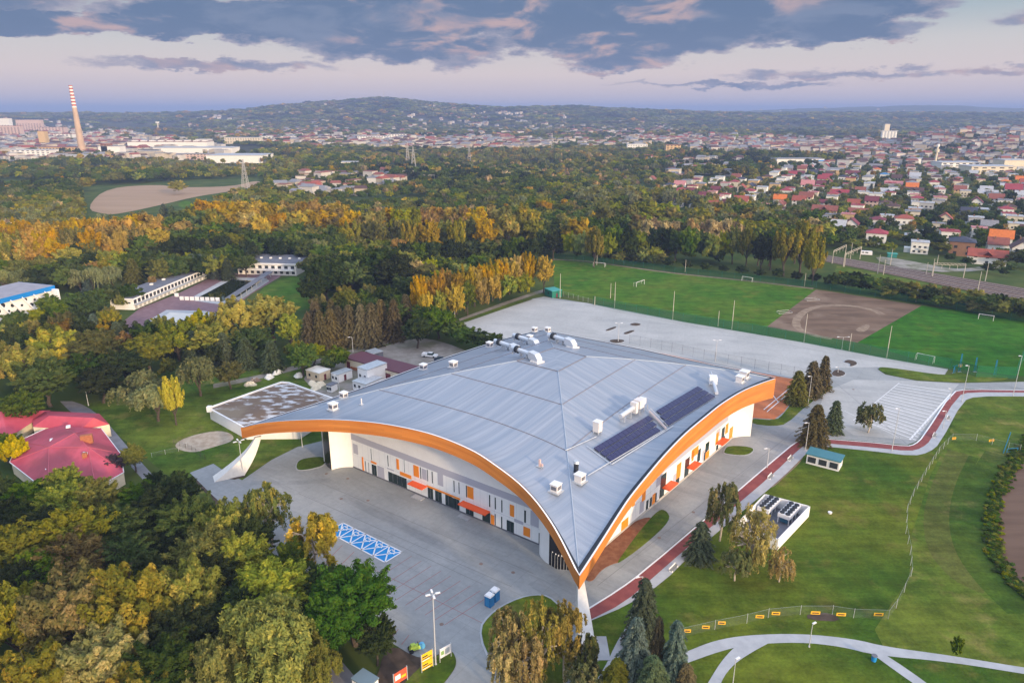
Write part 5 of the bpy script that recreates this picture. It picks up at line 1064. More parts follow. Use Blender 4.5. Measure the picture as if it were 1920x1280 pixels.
# hedge-like shrubs along the bank behind the pitches
for i in range(26):
    t = i / 25; TB(1560 + (1930 - 1560) * t + random.uniform(-4, 4), 541 + (604 - 541) * t + random.uniform(-5, 2), random.uniform(5.5, 9), random.uniform(34, 46), random.choice(['green', 'dark', 'yg', 'olive', 'green']))
for i in range(16):
    t = i / 15; TB(1050 + (1560 - 1050) * t, 484 + (538 - 484) * t - 3, random.uniform(5, 7), 36, random.choice(['dark', 'green', 'dark']))
for a in ((1790, 470, 8, 40), (1700, 462, 8, 44), (1660, 476, 9, 50), (1870, 505, 6, 50), (1895, 512, 6, 40), (1780, 445, 9, 30), (1720, 430, 11, 50), (1740, 470, 8, 40), (1910, 490, 8, 60), (1850, 460, 8, 40), (1600, 470, 9, 40), (1575, 462, 9, 36)): TB(*a, random.choice(['yg', 'green', 'olive', 'dark']))
for a in ((1665, 452, 9, 62), (1690, 458, 8, 44), (1560, 452, 9, 40), (1590, 455, 8, 36), (1625, 470, 9, 44), (1745, 470, 12, 34), (1738, 455, 12, 30), (1762, 478, 10, 44), (1780, 492, 6, 60), (1812, 500, 6, 44), (1898, 500, 10, 70), (1925, 505, 11, 60), (1875, 488, 8, 40), (1830, 470, 9, 44), (1856, 450, 10, 50), (1700, 440, 9, 50), (1615, 440, 8, 40), (1805, 445, 9, 44), (1770, 440, 8, 40), (1848, 430, 9, 40), (1660, 420, 8, 44), (1730, 412, 9, 44), (1600, 418, 8, 40), (1885, 395, 10, 50), (1800, 390, 9, 46), (1850, 512, 6, 60), (1880, 518, 5, 50)):
    TB(*a, random.choice(['dark', 'green', 'olive', 'yg', 'green', 'dark']))
for i in range(22):
    t = i / 21; TB(1575 + (1925 - 1575) * t + random.uniform(-5, 5), 531 + (590 - 531) * t + random.uniform(-5, 2), random.uniform(5, 8), random.uniform(34, 50), random.choice(['green', 'dark', 'yg', 'olive', 'ochre']))
BUILT = []       # footprints kept free of wood: (x, y, r)

# ------------------------------------------------------------------ houses
WALLS = {'white': (.76, .74, .70), 'cream': (.68, .60, .46), 'grey': (.44, .44, .44), 'beige': (.55, .49, .39), 'brick': (.28, .15, .09), 'ochre': (.58, .40, .20), 'pink': (.58, .42, .36)}
ROOFS = {'crimson': (.30, .045, .06), 'red': (.30, .075, .05), 'brick-red': (.23, .075, .055), 'orange': (.60, .16, .03), 'navy': (.045, .05, .08), 'dark brown': (.09, .045, .04), 'grey': (.22, .22, .24), 'light grey': (.42, .43, .46), 'maroon': (.16, .035, .05), 'pale pink': (.48, .20, .20), 'blue': (.06, .20, .40)}
MW = {k: mat('wall_' + k, v, tuple(c * .88 for c in v), .6, .9) for k, v in WALLS.items()}
MR = {k: mat('roof_' + k.replace(' ', '_').replace('-', '_'), v, tuple(c * .8 for c in v), .7, .7) for k, v in ROOFS.items()}
M_win = mat('house_window', (.035, .04, .05), rough=.15, spec=.5)
HP = {}
def hproto(kind):
    if kind in HP: return HP[kind]
    w = MB(); r = MB(); ch = MB(); wins = []
    W_, D_, Hh = {'cube': (10, 10, 7.4), 'hip': (10.5, 10.5, 7.0), 'gable': (11, 9, 5.9), 'long': (19, 9, 5.2), 'low': (12, 8, 3.6)}[kind]
    w.box((0, 0, Hh / 2 - .2), (W_, D_, Hh + .4))
    if kind in ('cube', 'low'):
        r.box((0, 0, Hh + .15), (W_ + .7, D_ + .7, .3)); r.box((W_ * .1, D_ * .1, Hh + .55), (2.6, 2.2, .6)); w.box((W_ * .18, -D_ / 2 - .6, 3.1), (4, 1.2, .2)); w.box((W_ * .18, -D_ / 2 - 1.15, 3.6), (4, .12, 1.0)); ch.box((-1.5, 2, Hh + .9), (.8, .6, 1.4))
        if kind == 'cube': w.box((-W_ / 2 - 1.8, 1, 1.5), (3.6, 6, 3.0)); 
    elif kind == 'hip':
        a = W_ / 2 + .6; r.add([(-a, -a, Hh), (a, -a, Hh), (a, a, Hh), (-a, a, Hh), (-1, 0, Hh + 2.1), (1, 0, Hh + 2.1)], [(0, 1, 5, 4), (1, 2, 5), (2, 3, 4, 5), (3, 0, 4), (3, 2, 1, 0)]); ch.box((1.2, 1.6, Hh + 2.2), (.9, .7, 2.0)); w.box((1, -W_ / 2 - .6, 3.2), (4, 1.2, .2)); w.box((1, -W_ / 2 - 1.15, 3.7), (4, .12, 1.0))
    else:
        a, b_ = W_ / 2 + .6, D_ / 2 + .7; hr = 3.7 if kind == 'gable' else 3.3
        r.add([(-a, -b_, Hh - .5), (a, -b_, Hh - .5), (a, 0, Hh + hr), (-a, 0, Hh + hr), (-a, b_, Hh - .5), (a, b_, Hh - .5), (-a, -b_, Hh - .75), (a, -b_, Hh - .75), (a, 0, Hh + hr - .25), (-a, 0, Hh + hr - .25), (-a, b_, Hh - .75), (a, b_, Hh - .75)],
              [(0, 1, 2, 3), (3, 2, 5, 4), (6, 9, 8, 7), (9, 10, 11, 8), (0, 6, 7, 1), (4, 5, 11, 10), (0, 3, 9, 6), (3, 4, 10, 9), (1, 7, 8, 2), (2, 8, 11, 5)])
        w.add([(-W_ / 2, -D_ / 2, Hh), (-W_ / 2, D_ / 2, Hh), (-W_ / 2, 0, Hh + hr - .5), (W_ / 2, -D_ / 2, Hh), (W_ / 2, D_ / 2, Hh), (W_ / 2, 0, Hh + hr - .5)], [(0, 2, 1), (3, 4, 5)]); ch.box((2, 1.2, Hh + hr - .2), (.8, .6, 1.8))
        if kind == 'long':
            r.add([(-2.5, -b_ - .4, Hh - .6), (2.5, -b_ - .4, Hh - .6), (2.5, -b_ - .4, Hh + .3), (0, -b_ - .4, Hh + 2.4), (-2.5, -b_ - .4, Hh + .3), (0, 0, Hh + 2.5), (-2.5, -1.8, Hh + .3), (2.5, -1.8, Hh + .3)], [(2, 7, 5, 3), (3, 5, 6, 4)])
    fl = [1.6] if kind in ('low',) else [1.6, 4.5]
    for z in fl:
        for sx in (-1, 0, 1):
            for s_ in (-1, 1):
                wins.append(((sx * W_ * .3, s_ * (D_ / 2 + .02), z), (1.5, .1, 1.3)))
        for sy in (-1, 1):
            for s_ in (-1, 1): wins.append(((s_ * (W_ / 2 + .02), sy * D_ * .25, z), (.1, 1.4, 1.3)))
    def me(m_, nm):
        x = bpy.data.meshes.new(nm); x.from_pydata(m_.v, [], m_.f); x.materials.append(M_win); return x
    WM = {}
    for c, d in wins:
        if d not in WM: WM[d] = me(MB().box((0, 0, 0), d), 'window')
    HP[kind] = (me(w, 'wall'), me(r, 'roof'), me(ch, 'chimney'), [(c, WM[d]) for c, d in wins]); return HP[kind]
def obm(name, me, mt, parent):
    o = bpy.data.objects.new(name, me); C.objects.link(o); o.parent = parent
    if mt and me.materials: o.material_slots[0].link = 'OBJECT'; o.material_slots[0].material = mt
    return o
HOUSES = []
def house(x, y, kind, wc, rc, rz, sc=1.0, det=2, zz=0.0):
    w, r, ch, wins = hproto(kind); e = bpy.data.objects.new('house', None); C.objects.link(e); e.location = (x, y, zz); e.rotation_euler = (0, 0, rz); e.scale = (sc, sc, sc)
    obm('wall', w, MW[wc], e); ro = obm('roof', r, MR[rc], e)
    if det >= 1: obm('chimney', ch, MW['brick'], ro)
    if det >= 1:
        for i, (c, d) in enumerate(wins):
            if det < 2 and i % 2: continue
            o = obm('window', d, None, e); o.location = c
    kw = {'cube': 'flat-roofed', 'hip': 'hip-roofed', 'gable': 'steep gabled', 'long': 'long gabled', 'low': 'low flat-topped'}[kind]
    rel(e, '%s %s house with %s roof' % (wc, kw, rc), 'house', 'houses of the suburb beyond the railway', (x, y, 0)); HOUSES.append((x, y)); BUILT.append((x, y, 9 * sc)); return e
hz = [(1641, 458, 'hip', 'white', 'crimson', 1.15), (1595, 433, 'gable', 'white', 'maroon', 1), (1643, 428, 'hip', 'white', 'maroon', 1), (1692, 428, 'hip', 'white', 'red', 1.15), (1777, 455, 'cube', 'white', 'crimson', 1.1), (1800, 477, 'hip', 'brick', 'navy', 1.25), (1848, 494, 'long', 'white', 'red', 1.0),
      (1873, 462, 'gable', 'white', 'orange', 1.15), (1912, 484, 'gable', 'white', 'dark brown', 1.2), (1833, 445, 'cube', 'white', 'pale pink', .95), (1902, 437, 'cube', 'cream', 'light grey', 1), (1888, 415, 'cube', 'white', 'crimson', .9), (1827, 425, 'cube', 'grey', 'light grey', 1), (1770, 422, 'gable', 'cream', 'red', 1), (1813, 410, 'gable', 'grey', 'navy', 1),
      (1673, 400, 'hip', 'beige', 'dark brown', .95), (1608, 405, 'long', 'cream', 'brick-red', .8), (1552, 388, 'long', 'white', 'maroon', .8), (1535, 413, 'low', 'beige', 'grey', 1), (1562, 410, 'low', 'beige', 'grey', 1), (1462, 391, 'long', 'beige', 'brick-red', .85), (1497, 386, 'gable', 'white', 'red', 1), (1405, 370, 'hip', 'white', 'crimson', 1), (1338, 399, 'gable', 'white', 'red', 1.1),
      (1368, 396, 'gable', 'white', 'maroon', 1.1), (1303, 391, 'low', 'beige', 'grey', 1), (1367, 362, 'hip', 'white', 'crimson', .9), (1513, 357, 'gable', 'white', 'pale pink', 1.2), (1573, 369, 'long', 'white', 'crimson', .9), (1640, 378, 'cube', 'white', 'light grey', 1.1), (1633, 387, 'gable', 'pink', 'maroon', 1), (1710, 373, 'cube', 'white', 'grey', 1), (1735, 397, 'cube', 'grey', 'light grey', 1.1), (1757, 390, 'cube', 'grey', 'grey', 1),
      (1720, 440, 'low', 'white', 'light grey', .8), (1757, 433, 'cube', 'beige', 'grey', .8), (1840, 400, 'low', 'grey', 'light grey', 1.1), (1897, 367, 'gable', 'white', 'crimson', 1.3), (1850, 370, 'long', 'white', 'light grey', .9), (1600, 340, 'gable', 'white', 'navy', 1.1), (1580, 342, 'hip', 'white', 'navy', 1), (1657, 337, 'hip', 'white', 'blue', 1), (1680, 342, 'gable', 'white', 'dark brown', 1),
      (1723, 465, 'low', 'white', 'light grey', .6), (1568, 436, 'gable', 'brick', 'light grey', 1), (1130, 349, 'long', 'ochre', 'brick-red', .9), (1222, 345, 'gable', 'cream', 'brick-red', 1.0), (1255, 358, 'hip', 'cream', 'navy', 1.0), (1275, 372, 'hip', 'white', 'crimson', 1.2), (1268, 388, 'cube', 'white', 'crimson', 1.0), (1420, 345, 'long', 'beige', 'navy', 1.0), (1380, 340, 'gable', 'white', 'brick-red', 1)]
for (px, py, k, wc, rc, sc) in hz:
    g = G(px, py); house(g.x, g.y, k, wc, rc, R(random.choice([-28, -32, -24, -30, 60])) , sc, 2)
def free(x, y, r=0):
    if any((x - a) ** 2 + (y - b_) ** 2 < (c + r) ** 2 for a, b_, c in BUILT): return False
    return not any(inpoly(x, y, p) for p in OPEN)
SUB = [(q.x, q.y) for q in GP([(1232, 362), (1320, 385), (1400, 402), (1500, 428), (1570, 452), (1640, 472), (1760, 478), (1920, 492), (2060, 500), (2060, 296), (1620, 296), (1500, 318), (1400, 338), (1300, 342)])]
cand = []
gx = Vector((math.cos(R(-28)), math.sin(R(-28)), 0)); gy = Vector((-gx.y, gx.x, 0)); o0 = G(1600, 400)
for i in range(-40, 45):
    for j in range(-20, 60):
        p = o0 + gx * (i * 23 + random.uniform(-4, 4)) + gy * (j * 30 + random.uniform(-5, 5) + (7 if i % 2 else 0))
        if p.y > 0 and inpoly(p.x, p.y, SUB) and 1180 < PJ(p)[0] < 1975 and random.random() < .80: cand.append(p)
cand = [p for p in cand if free(p.x, p.y, 8)]; cand.sort(key=lambda p: p.y)
KW = ['cube'] * 7 + ['hip'] * 3 + ['gable'] * 4 + ['long'] + ['low']
WCW = ['white'] * 8 + ['cream'] * 3 + ['grey'] * 2 + ['beige'] * 2 + ['pink', 'ochre']
RCW = ['crimson'] * 3 + ['red'] * 4 + ['brick-red'] * 4 + ['maroon'] * 3 + ['dark brown'] * 4 + ['grey'] * 4 + ['light grey'] * 4 + ['navy', 'navy', 'pale pink', 'orange']
NIND = 235
for p in cand[:NIND]:
    k = random.choice(KW); rc = random.choice(['grey', 'light grey', 'light grey', 'crimson', 'pale pink']) if k in ('cube', 'low') else random.choice(RCW)
    house(p.x, p.y, k, random.choice(WCW), rc, R(-28 + random.choice([0, 90, 0, 180]) + random.uniform(-4, 4)), random.uniform(.85, 1.1), 1 if p.y < 760 else 0)
# the rest of the houses, far off, as one mass
FW, FRf = [MB() for _ in range(3)], [MB() for _ in range(4)]
far_h = [(p.x, p.y) for p in cand[NIND:]]
def scatter(poly, n, minpx=None):
    P = [G(a, b_) for a, b_ in poly]; lo = (min(q[0] for q in poly), min(q[1] for q in poly)); hi = (max(q[0] for q in poly), max(q[1] for q in poly)); out = []
    while len(out) < n:
        x, y = random.uniform(lo[0], hi[0]), random.uniform(lo[1], hi[1])
        if inpoly(x, y, poly): g = G(x, y); out.append((g.x, g.y))
    return out
REG = [([(650, 254), (1300, 252), (1300, 272), (980, 284), (700, 280)], 330), ([(420, 238), (1000, 236), (1000, 252), (600, 256)], 130), ([(0, 250), (150, 252), (330, 266), (300, 302), (120, 306), (0, 300)], 260), ([(640, 262), (980, 262), (1010, 274), (700, 282)], 150), ([(1200, 262), (1960, 272), (1960, 292), (1260, 284)], 300), ([(1180, 258), (1400, 256), (1700, 268), (1990, 275), (1990, 300), (1600, 297), (1400, 290), (1280, 275)], 850), ([(650, 262), (900, 258), (1050, 272), (1000, 283), (760, 284), (660, 276)], 190), ([(760, 232), (950, 232), (1000, 240), (860, 243)], 110), ([(950, 236), (1250, 240), (1320, 252), (1150, 254), (1000, 246)], 200),
       ([(0, 232), (130, 235), (330, 262), (230, 300), (0, 305)], 400), ([(330, 236), (640, 232), (700, 262), (640, 282), (420, 262)], 330), ([(0, 222), (640, 220), (640, 232), (0, 233)], 200), ([(620, 212), (1300, 218), (1920, 226), (1920, 246), (1300, 236), (700, 222)], 220), ([(560, 330), (720, 322), (760, 345), (660, 372), (500, 372)], 60), ([(1190, 305), (1390, 300), (1380, 330), (1260, 338)], 60)]
for poly, n in REG: far_h += scatter(poly, n)
random.shuffle(far_h)
for (x, y) in far_h:
    if not free(x, y, -4): continue
    s = random.uniform(.8, 1.35) * (1.0 if y < 1500 else 1.3); rz = R(random.choice([-28, 62, -20, 10])); zt = max(0, terr(x, y) if y > 1300 else 0); h_ = random.uniform(5.5, 9) * s
    w, d = 10 * s * random.uniform(.8, 1.4), 9 * s; FW[random.choice([0, 0, 1, 1, 2])].box((x, y, zt + h_ / 2 - 1), (w, d, h_ + 2), rz)
    ca, sa = math.cos(rz), math.sin(rz); a, b_ = w / 2 + .6, d / 2 + .6; hh = zt + h_; rr = random.choice([2.0, 2.6, .5, .5]) * s
    FRf[random.choice([0, 1, 1, 2, 2, 3, 3])].add([(x + X * ca - Y * sa, y + X * sa + Y * ca, Z) for X, Y, Z in ((-a, -b_, hh), (a, -b_, hh), (a, b_, hh), (-a, b_, hh), (-a * .8, 0, hh + rr), (a * .8, 0, hh + rr))], [(0, 1, 5, 4), (1, 2, 5), (2, 3, 4, 5), (3, 0, 4)])
for _ in range(150):
    x, y = scatter([(0, 238), (140, 236), (320, 258), (440, 276), (420, 300), (120, 304), (0, 304)], 1)[0]; w, d, h_ = random.uniform(18, 46), random.uniform(10, 20), random.uniform(5, 14)
    if free(x, y, 4): FW[random.choice([0, 0, 1])].box((x, y, h_ / 2), (w, d, h_), R(random.choice([-10, -25, 0, 65]))); FRf[2].box((x, y, h_ + .3), (w * .7, d * .7, .6), 0); BUILT.append((x, y, w * .4))
fh = MB(); mats_ = [mat('far_wall_pale', (.52, .49, .46), (.42, .40, .38), .05, .9), mat('far_wall_buff', (.46, .40, .32), (.38, .33, .27), .05, .9), MW['grey'], MR['red'], MR['brick-red'], MR['grey'], MR['dark brown']]; idx = []
for k, m_ in enumerate(FW + FRf): fh.add(m_.v, m_.f); idx += [k] * len(m_.f)
o = fh.build('distant_houses'); [o.data.materials.append(m_) for m_ in mats_]; o.data.polygons.foreach_set('material_index', idx); o.data.update()
tag(o, 'scattered far houses with red and grey roofs filling the plain', 'houses', kind='stuff')
# big blocks, factories and marks of the town
def block(px, py, wpx, hpx, dep, wc, rc, label, cat='building', rz=0.0, name='town_block', nwin=0, chim=0, scal=None, roofm=None, z0=0):
    g = G(px, py); k = (g - Vector((0, 0, H))).length / F; w = wpx * k; h_ = hpx * k * 1.03; e = empty(name, g, rz)
    MB().box((0, dep / 2, h_ / 2 - .5), (w, dep, h_ + 1)).build('wall', MW[wc], e, local=True); MB().box((0, dep / 2, h_ + .3), (w + 1, dep + 1, .6)).build('roof', roofm or MR[rc], e, local=True)
    nf = max(1, int(h_ / 3.2)) if nwin else 0
    for f in range(min(nf, 10)):
        z = 1.8 + f * h_ / nf; MB().add([v for i in range(nwin) for v in MB().box((-w / 2 + w * (i + .5) / nwin, -.06, z), (w / nwin * .5, .14, 1.4)).v], [tuple(j + 8 * i for j in ff) for i in range(nwin) for ff in MB().box((0, 0, 0), (1, 1, 1)).f]).build('window_row', M_win, e, local=True)
    for c in range(chim): MB().box((-w / 2 + w * (c + .5) / chim, dep * .4, h_ + 1.6), (w / chim * .5, dep * .3, 2.4)).build('roof_light', MW['white'], e, local=True)
    tag(e, label, cat); BUILT.append((g.x, g.y + dep / 2, w / 2 * .8)); return e
block(57, 249, 38, 18, 16, 'pink', 'grey', 'long pale apartment block with blank gable left of the striped chimney', nwin=9)
block(22, 258, 30, 16, 18, 'pink', 'red', 'pinkish apartment block near the left edge of the town', nwin=6); block(8, 252, 22, 22, 18, 'white', 'red', 'tall white block at the left edge of the skyline', nwin=5)
block(98, 252, 40, 10, 20, 'pink', 'brick-red', 'low wide apartment block just left of the chimney top half', nwin=8); block(120, 262, 30, 8, 18, 'white', 'red', 'pale terrace of flats beside the striped chimney', nwin=5)
block(82, 278, 10, 24, 14, 'ochre', 'brick-red', 'square ochre water tower among factory roofs', 'tower'); block(112, 292, 60, 12, 26, 'ochre', 'brick-red', 'long ochre factory building left of the chimney foot', nwin=12)
block(207, 296, 34, 17, 22, 'white', 'grey', 'white windowless box building right of the chimney foot'); block(198, 296, 10, 20, 18, 'brick', 'red', 'narrow brick-red building attached beside the white box building', nwin=2)
block(60, 300, 60, 14, 26, 'white', 'light grey', 'white factory hall below the ochre water tower', nwin=8); block(130, 305, 40, 10, 30, 'grey', 'light grey', 'grey factory hall in front of the chimney foot')
block(315, 282, 130, 13, 40, 'white', 'maroon', 'very long white factory hall with a row of roof lights', chim=9); block(362, 292, 130, 12, 45, 'white', 'light grey', 'long white warehouse in front of the hall with roof lights')
block(440, 306, 95, 12, 60, 'white', 'light grey', 'big flat-roofed pale warehouse beside the wood edge'); block(350, 300, 80, 9, 20, 'pink', 'grey', 'low pinkish office range in front of the warehouses', nwin=14); block(278, 296, 28, 12, 20, 'grey', 'navy', 'dark-roofed grey workshop between the warehouses')
block(455, 270, 60, 10, 22, 'cream', 'light grey', 'long cream apartment range above the warehouses', nwin=14); block(520, 264, 60, 7, 20, 'white', 'light grey', 'row of white flats in the middle of the town', nwin=12); block(590, 270, 40, 8, 18, 'cream', 'red', 'cream red-roofed flats at the wood edge', nwin=8)
block(700, 268, 56, 11, 22, 'white', 'light grey', 'long white multi-storey building below the hill', nwin=12); block(745, 263, 30, 10, 20, 'white', 'grey', 'shorter white block right of the long white building', nwin=6); block(649, 320, 38, 14, 18, 'white', 'light grey', 'white industrial building with pale piers amid the trees', nwin=8)
block(1195, 282, 36, 10, 18, 'white', 'light grey', 'white flat block amid trees left of the suburb', nwin=8); block(1262, 288, 26, 14, 16, 'ochre', 'brick-red', 'orange-ochre block of flats left of the suburb', nwin=4)
block(1500, 310, 80, 10, 30, 'white', 'grey', 'wide pale warehouse at the back of the suburb'); block(1540, 312, 24, 8, 20, 'grey', 'blue', 'bright blue-roofed shed at the back of the suburb', roofm=mat('bright_blue', (.02, .22, .55), rough=.6))
block(1800, 318, 60, 10, 30, 'white', 'light grey', 'long white store building near the right edge', nwin=6); block(1860, 328, 66, 12, 30, 'cream', 'light grey', 'cream warehouse near the right edge', nwin=5); block(1905, 322, 40, 16, 26, 'cream', 'light grey', 'tall cream warehouse touching the right edge')
block(1730, 308, 30, 8, 20, 'white', 'light grey', 'white workshop left of the long white store building'); block(1660, 263, 8, 24, 12, 'cream', 'light grey', 'slim cream silo tower on the far plain', 'silo'); 
g = G(1662, 264); e = empty('silo', g)
for i in range(5): MB().tube(((i - 2) * 9, -8, 0), ((i - 2) * 9, -8, 26), 4.6, n=12).build('silo_drum', MW['white'], e, local=True)
MB().box((0, -8, 27), (50, 4, 2)).build('gantry', MW['grey'], e, local=True); tag(e, 'row of white round silos on the far plain', 'silo')
# striped chimney
g = G(156, 293); D_ = (g - Vector((0, 0, H))).length; e = empty('chimney_stack', g); ht = H + (HY - 163) / (293 - HY) * H * 1.0
M_chim = mat('chimney_concrete', (.50, .36, .25), (.42, .30, .21), .1, .9)
zb = ht * .70; rad = lambda z: 6.9 - 3.9 * z / ht
MB().tube((0, 0, 0), (0, 0, zb), rad(0), rad(zb), 20).build('shaft', M_chim, e, local=True)
nb_ = 13
for i in range(nb_):
    a, b_ = zb + (ht - zb) * i / nb_, zb + (ht - zb) * (i + 1) / nb_
    MB().tube((0, 0, a), (0, 0, b_), rad(a), rad(b_), 20).build('painted_band', mat('chimney_white', (.75, .68, .62), rough=.8) if i % 2 == 0 else mat('chimney_red', (.38, .09, .06), rough=.8), e, local=True)
MB().tube((0, 0, ht), (0, 0, ht + 1.5), rad(ht) * 1.12, rad(ht) * 1.12, 20).build('crown_ring', mat('chimney_red', (.38, .09, .06)), e, local=True)
tag(e, 'tall tapering factory chimney with red and white bands at its top', 'chimney')
# mast on the hill, water tower, pylons
def lattice(name, px, py, hh, w, label, cat, z0=0, cross=0):
    g = G(px, py); zt = max(z0, terr(g.x, g.y) if g.y > 1300 else 0); e = empty(name, (g.x, g.y, zt)); m_ = MB()
    for s in (-1, 1):
        for t in (-1, 1): m_.tube((s * w, t * w, 0), (s * w * .12, t * w * .12, hh), .28 * hh / 30, .16 * hh / 30, 4)
    n = 7
    for i in range(n):
        z = hh * i / n; z2 = hh * (i + 1) / n; a = w * (1 - .88 * i / n); b_ = w * (1 - .88 * (i + 1) / n)
        for s in (-1, 1):
            m_.tube((-a, s * a, z), (b_, s * b_, z2), .13 * hh / 30, n=3).tube((a, s * a, z), (-b_, s * b_, z2), .13 * hh / 30, n=3); m_.tube((s * a, -a, z), (s * b_, b_, z2), .13 * hh / 30, n=3)
    m_.build('mast', mat('lattice_steel', (.42, .40, .38), rough=.7), e, local=True)
    for c in range(cross):
        z = hh * (.72 + .12 * c); MB().tube((-hh * .16, 0, z), (hh * .16, 0, z), .2 * hh / 30, n=4).build('crossarm', MATS['lattice_steel'], e, local=True)
    tag(e, label, cat)
lattice('pylon', 461, 353, 32, 3.4, 'lattice pylon at the right end of the ploughed field', 'pylon', cross=1)
lattice('pylon', 765, 310, 34, 3.4, 'left lattice pylon of the pair in the central wood', 'pylon', cross=2); lattice('pylon', 776, 318, 34, 3.4, 'right lattice pylon of the pair in the central wood', 'pylon', cross=2)
lattice('pylon', 880, 306, 30, 3, 'slim lattice pylon right of the central pair', 'pylon', cross=2); lattice('pylon', 1035, 290, 34, 3, 'lattice pylon above the beige tree belt', 'pylon', cross=2)
mg = None
px_ = 722; Ym = 4690; Xm = (px_ - 960) / F * (Ym * CP + H * SP); zt = hillz(HILLS[0], px_, Ym); e = empty('radio_mast', (Xm, Ym, zt))
MB().tube((0, 0, -5), (0, 0, 48), 1.3, .5, 6).build('mast', MATS['lattice_steel'], e, local=True); MB().box((0, 0, 30), (6, 2, 3)).build('antenna', MATS['lattice_steel'], e, local=True); tag(e, 'thin radio mast on the top of the wooded hill', 'radio mast')
g = G(1752, 312); e = empty('water_tower', g); MB().tube((0, 0, 0), (0, 0, 30), 2.2, 1.4, 12).tube((0, 0, 22), (0, 0, 26), 3.2, 3.2, 12).build('shaft', MW['cream'], e, local=True); MB().tube((0, 0, 30), (0, 0, 34), 2.6, 2.2, 12).build('tank', MW['white'], e, local=True); tag(e, 'slim white tower rising above the red roofs near the right edge', 'water tower')
g = G(297, 243); e = empty('water_tower', g); MB().tube((0, 0, 0), (0, 0, 26), 3, 2.5, 10).build('shaft', MW['cream'], e, local=True); MB().tube((0, 0, 26), (0, 0, 34), 8, 9, 14).build('tank', MW['white'], e, local=True); tag(e, 'distant mushroom-shaped water tower right of the chimney', 'water tower')

# ------------------------------------------------------------------ near buildings
def boxpix(name, base, h_, wmat, rmat, label, cat='building', over=.3, extra=None, group=None):
    """base: three ground corners given as photo pixels: A, B (front edge) and C (adjacent to B)"""
    A, B, Cc = (G(*q) for q in base); u = (B - A); L_ = u.length; u.normalize(); n = Vector((-u.y, u.x, 0)); d = (Cc - B).dot(n); c = (A + B) / 2 + n * d / 2
    e = empty(name, c, math.atan2(u.y, u.x)); D_ = abs(d); MB().box((0, 0, h_ / 2), (L_, D_, h_)).build('wall', wmat, e, local=True); MB().box((0, 0, h_ + .12), (L_ + over * 2, D_ + over * 2, .24)).build('roof', rmat, e, local=True)
    tag(e, label, cat, group); BUILT.append((c.x, c.y, max(L_, D_) * .55)); return e, L_, D_, (1 if d > 0 else -1)
def wins(e, L_, D_, side, z, hh, n, w, mt=None, name='window', fx=1.0, off=0.0, both=False):
    for i in range(n):
        x = (-L_ / 2 + L_ * (i + .5) / n) * fx + off
        MB().box((x, side * (D_ / 2 + .03), z), (w, .12, hh)).build(name, mt or M_win, e, local=True)
# pavilion along the pool
e, L_, D_, s = boxpix('pool_pavilion', ((252, 581), (403, 515), (372, 512)), 5.2, M_wallw, M_dgrey, 'long two-storey white pool pavilion with flat dark roof beside the pool', 'pavilion', .5)
wins(e, L_, D_, -s, 3.5, 1.7, 24, 1.9); MB().box((0, -s * (D_ / 2 + .9), 2.3), (L_, 1.8, .25)).build('gallery', M_path, e, local=True); wins(e, L_, D_, -s, 1.1, 1.9, 22, 1.6, MW['grey'], 'door')
for i in range(7): MB().box((-L_ / 2 + L_ * (i + .4) / 7, s * .8, 5.7), (1.2, 1.2, .9)).build('roof_vent', MW['white'], e, local=True)
for i in range(3): MB().box((-L_ / 2 - .03, (i - 1) * D_ * .28, 3.2), (.12, D_ * .2, .6)).build('window', M_win, e, local=True)
MB().box((0, -s * (D_ / 2 + .52), 4.95), (L_ + 1, .1, .7)).build('fascia', M_white, e, local=True); MB().box((-L_ / 2 - .55, 0, 4.95), (.1, D_ + 1, .7)).build('fascia', M_white, e, local=True)
e, L_, D_, s = boxpix('guest_block', ((447, 514), (556, 517), (568, 500)), 6.4, M_wallw, M_dgrey, 'white two-storey block with flat dark roof at the far end of the pool', 'building', 1.0)
wins(e, L_, D_, -1 if s > 0 else 1, 4.4, 1.5, 9, 1.9); wins(e, L_, D_, -1 if s > 0 else 1, 1.5, 1.4, 10, 1.7); MB().box((0, -D_ / 2 - 1, 3.1), (L_ * .95, 1.6, .9)).build('balcony', M_white, e, local=True); MB().box((0, -D_ / 2 - 1.05, 6.35), (L_ + 2, .1, .8)).build('fascia', M_white, e, local=True)
for i in range(6): MB().box((-L_ / 2 + L_ * (i + .5) / 6, .5, 6.9), (1.1, 1.1, .8)).build('roof_vent', MW['white'], e, local=True)
gsheet('pool_deck', [(232, 602), (262, 578), (330, 552), (408, 514), (440, 512), (530, 516), (520, 522), (470, 552), (410, 600), (330, 640), (240, 640)], .03, M_deck)
gsheet('pool_rim', [(352, 562), (430, 519), (500, 522), (505, 527), (455, 560), (420, 572)], .05, M_path, 0, False); gsheet('pool_water', [(366, 561), (435, 524), (490, 527), (448, 556), (414, 566)], .07, M_water, 0, False)
gsheet('paddling_pool', [(280, 600), (312, 581), (384, 583), (410, 588), (380, 615), (290, 625)], .06, M_path, 0, False); gsheet('pool_water', [(290, 604), (318, 586), (392, 589), (372, 612), (300, 618)], .08, mat('pale_pool_floor', (.62, .60, .55), (.55, .53, .5), .4, .6), 0, False)
for i in range(10):
    g = G(322 + i * 9.6, 562 + i * .3 + (0 if i > 1 else -6 * (2 - i))); e = empty('changing_screen', g); MB().box((0, 0, .9), (1.9, .15, 1.8)).build('panel', M_white, e, local=True); MB().box((-1.05, 0, 1), (.2, .2, 2.0)).build('post', M_dgrey, e, local=True); rel(e, 'white panel screen with dark posts by the pool end', 'screen', 'screens between the two pools', g)
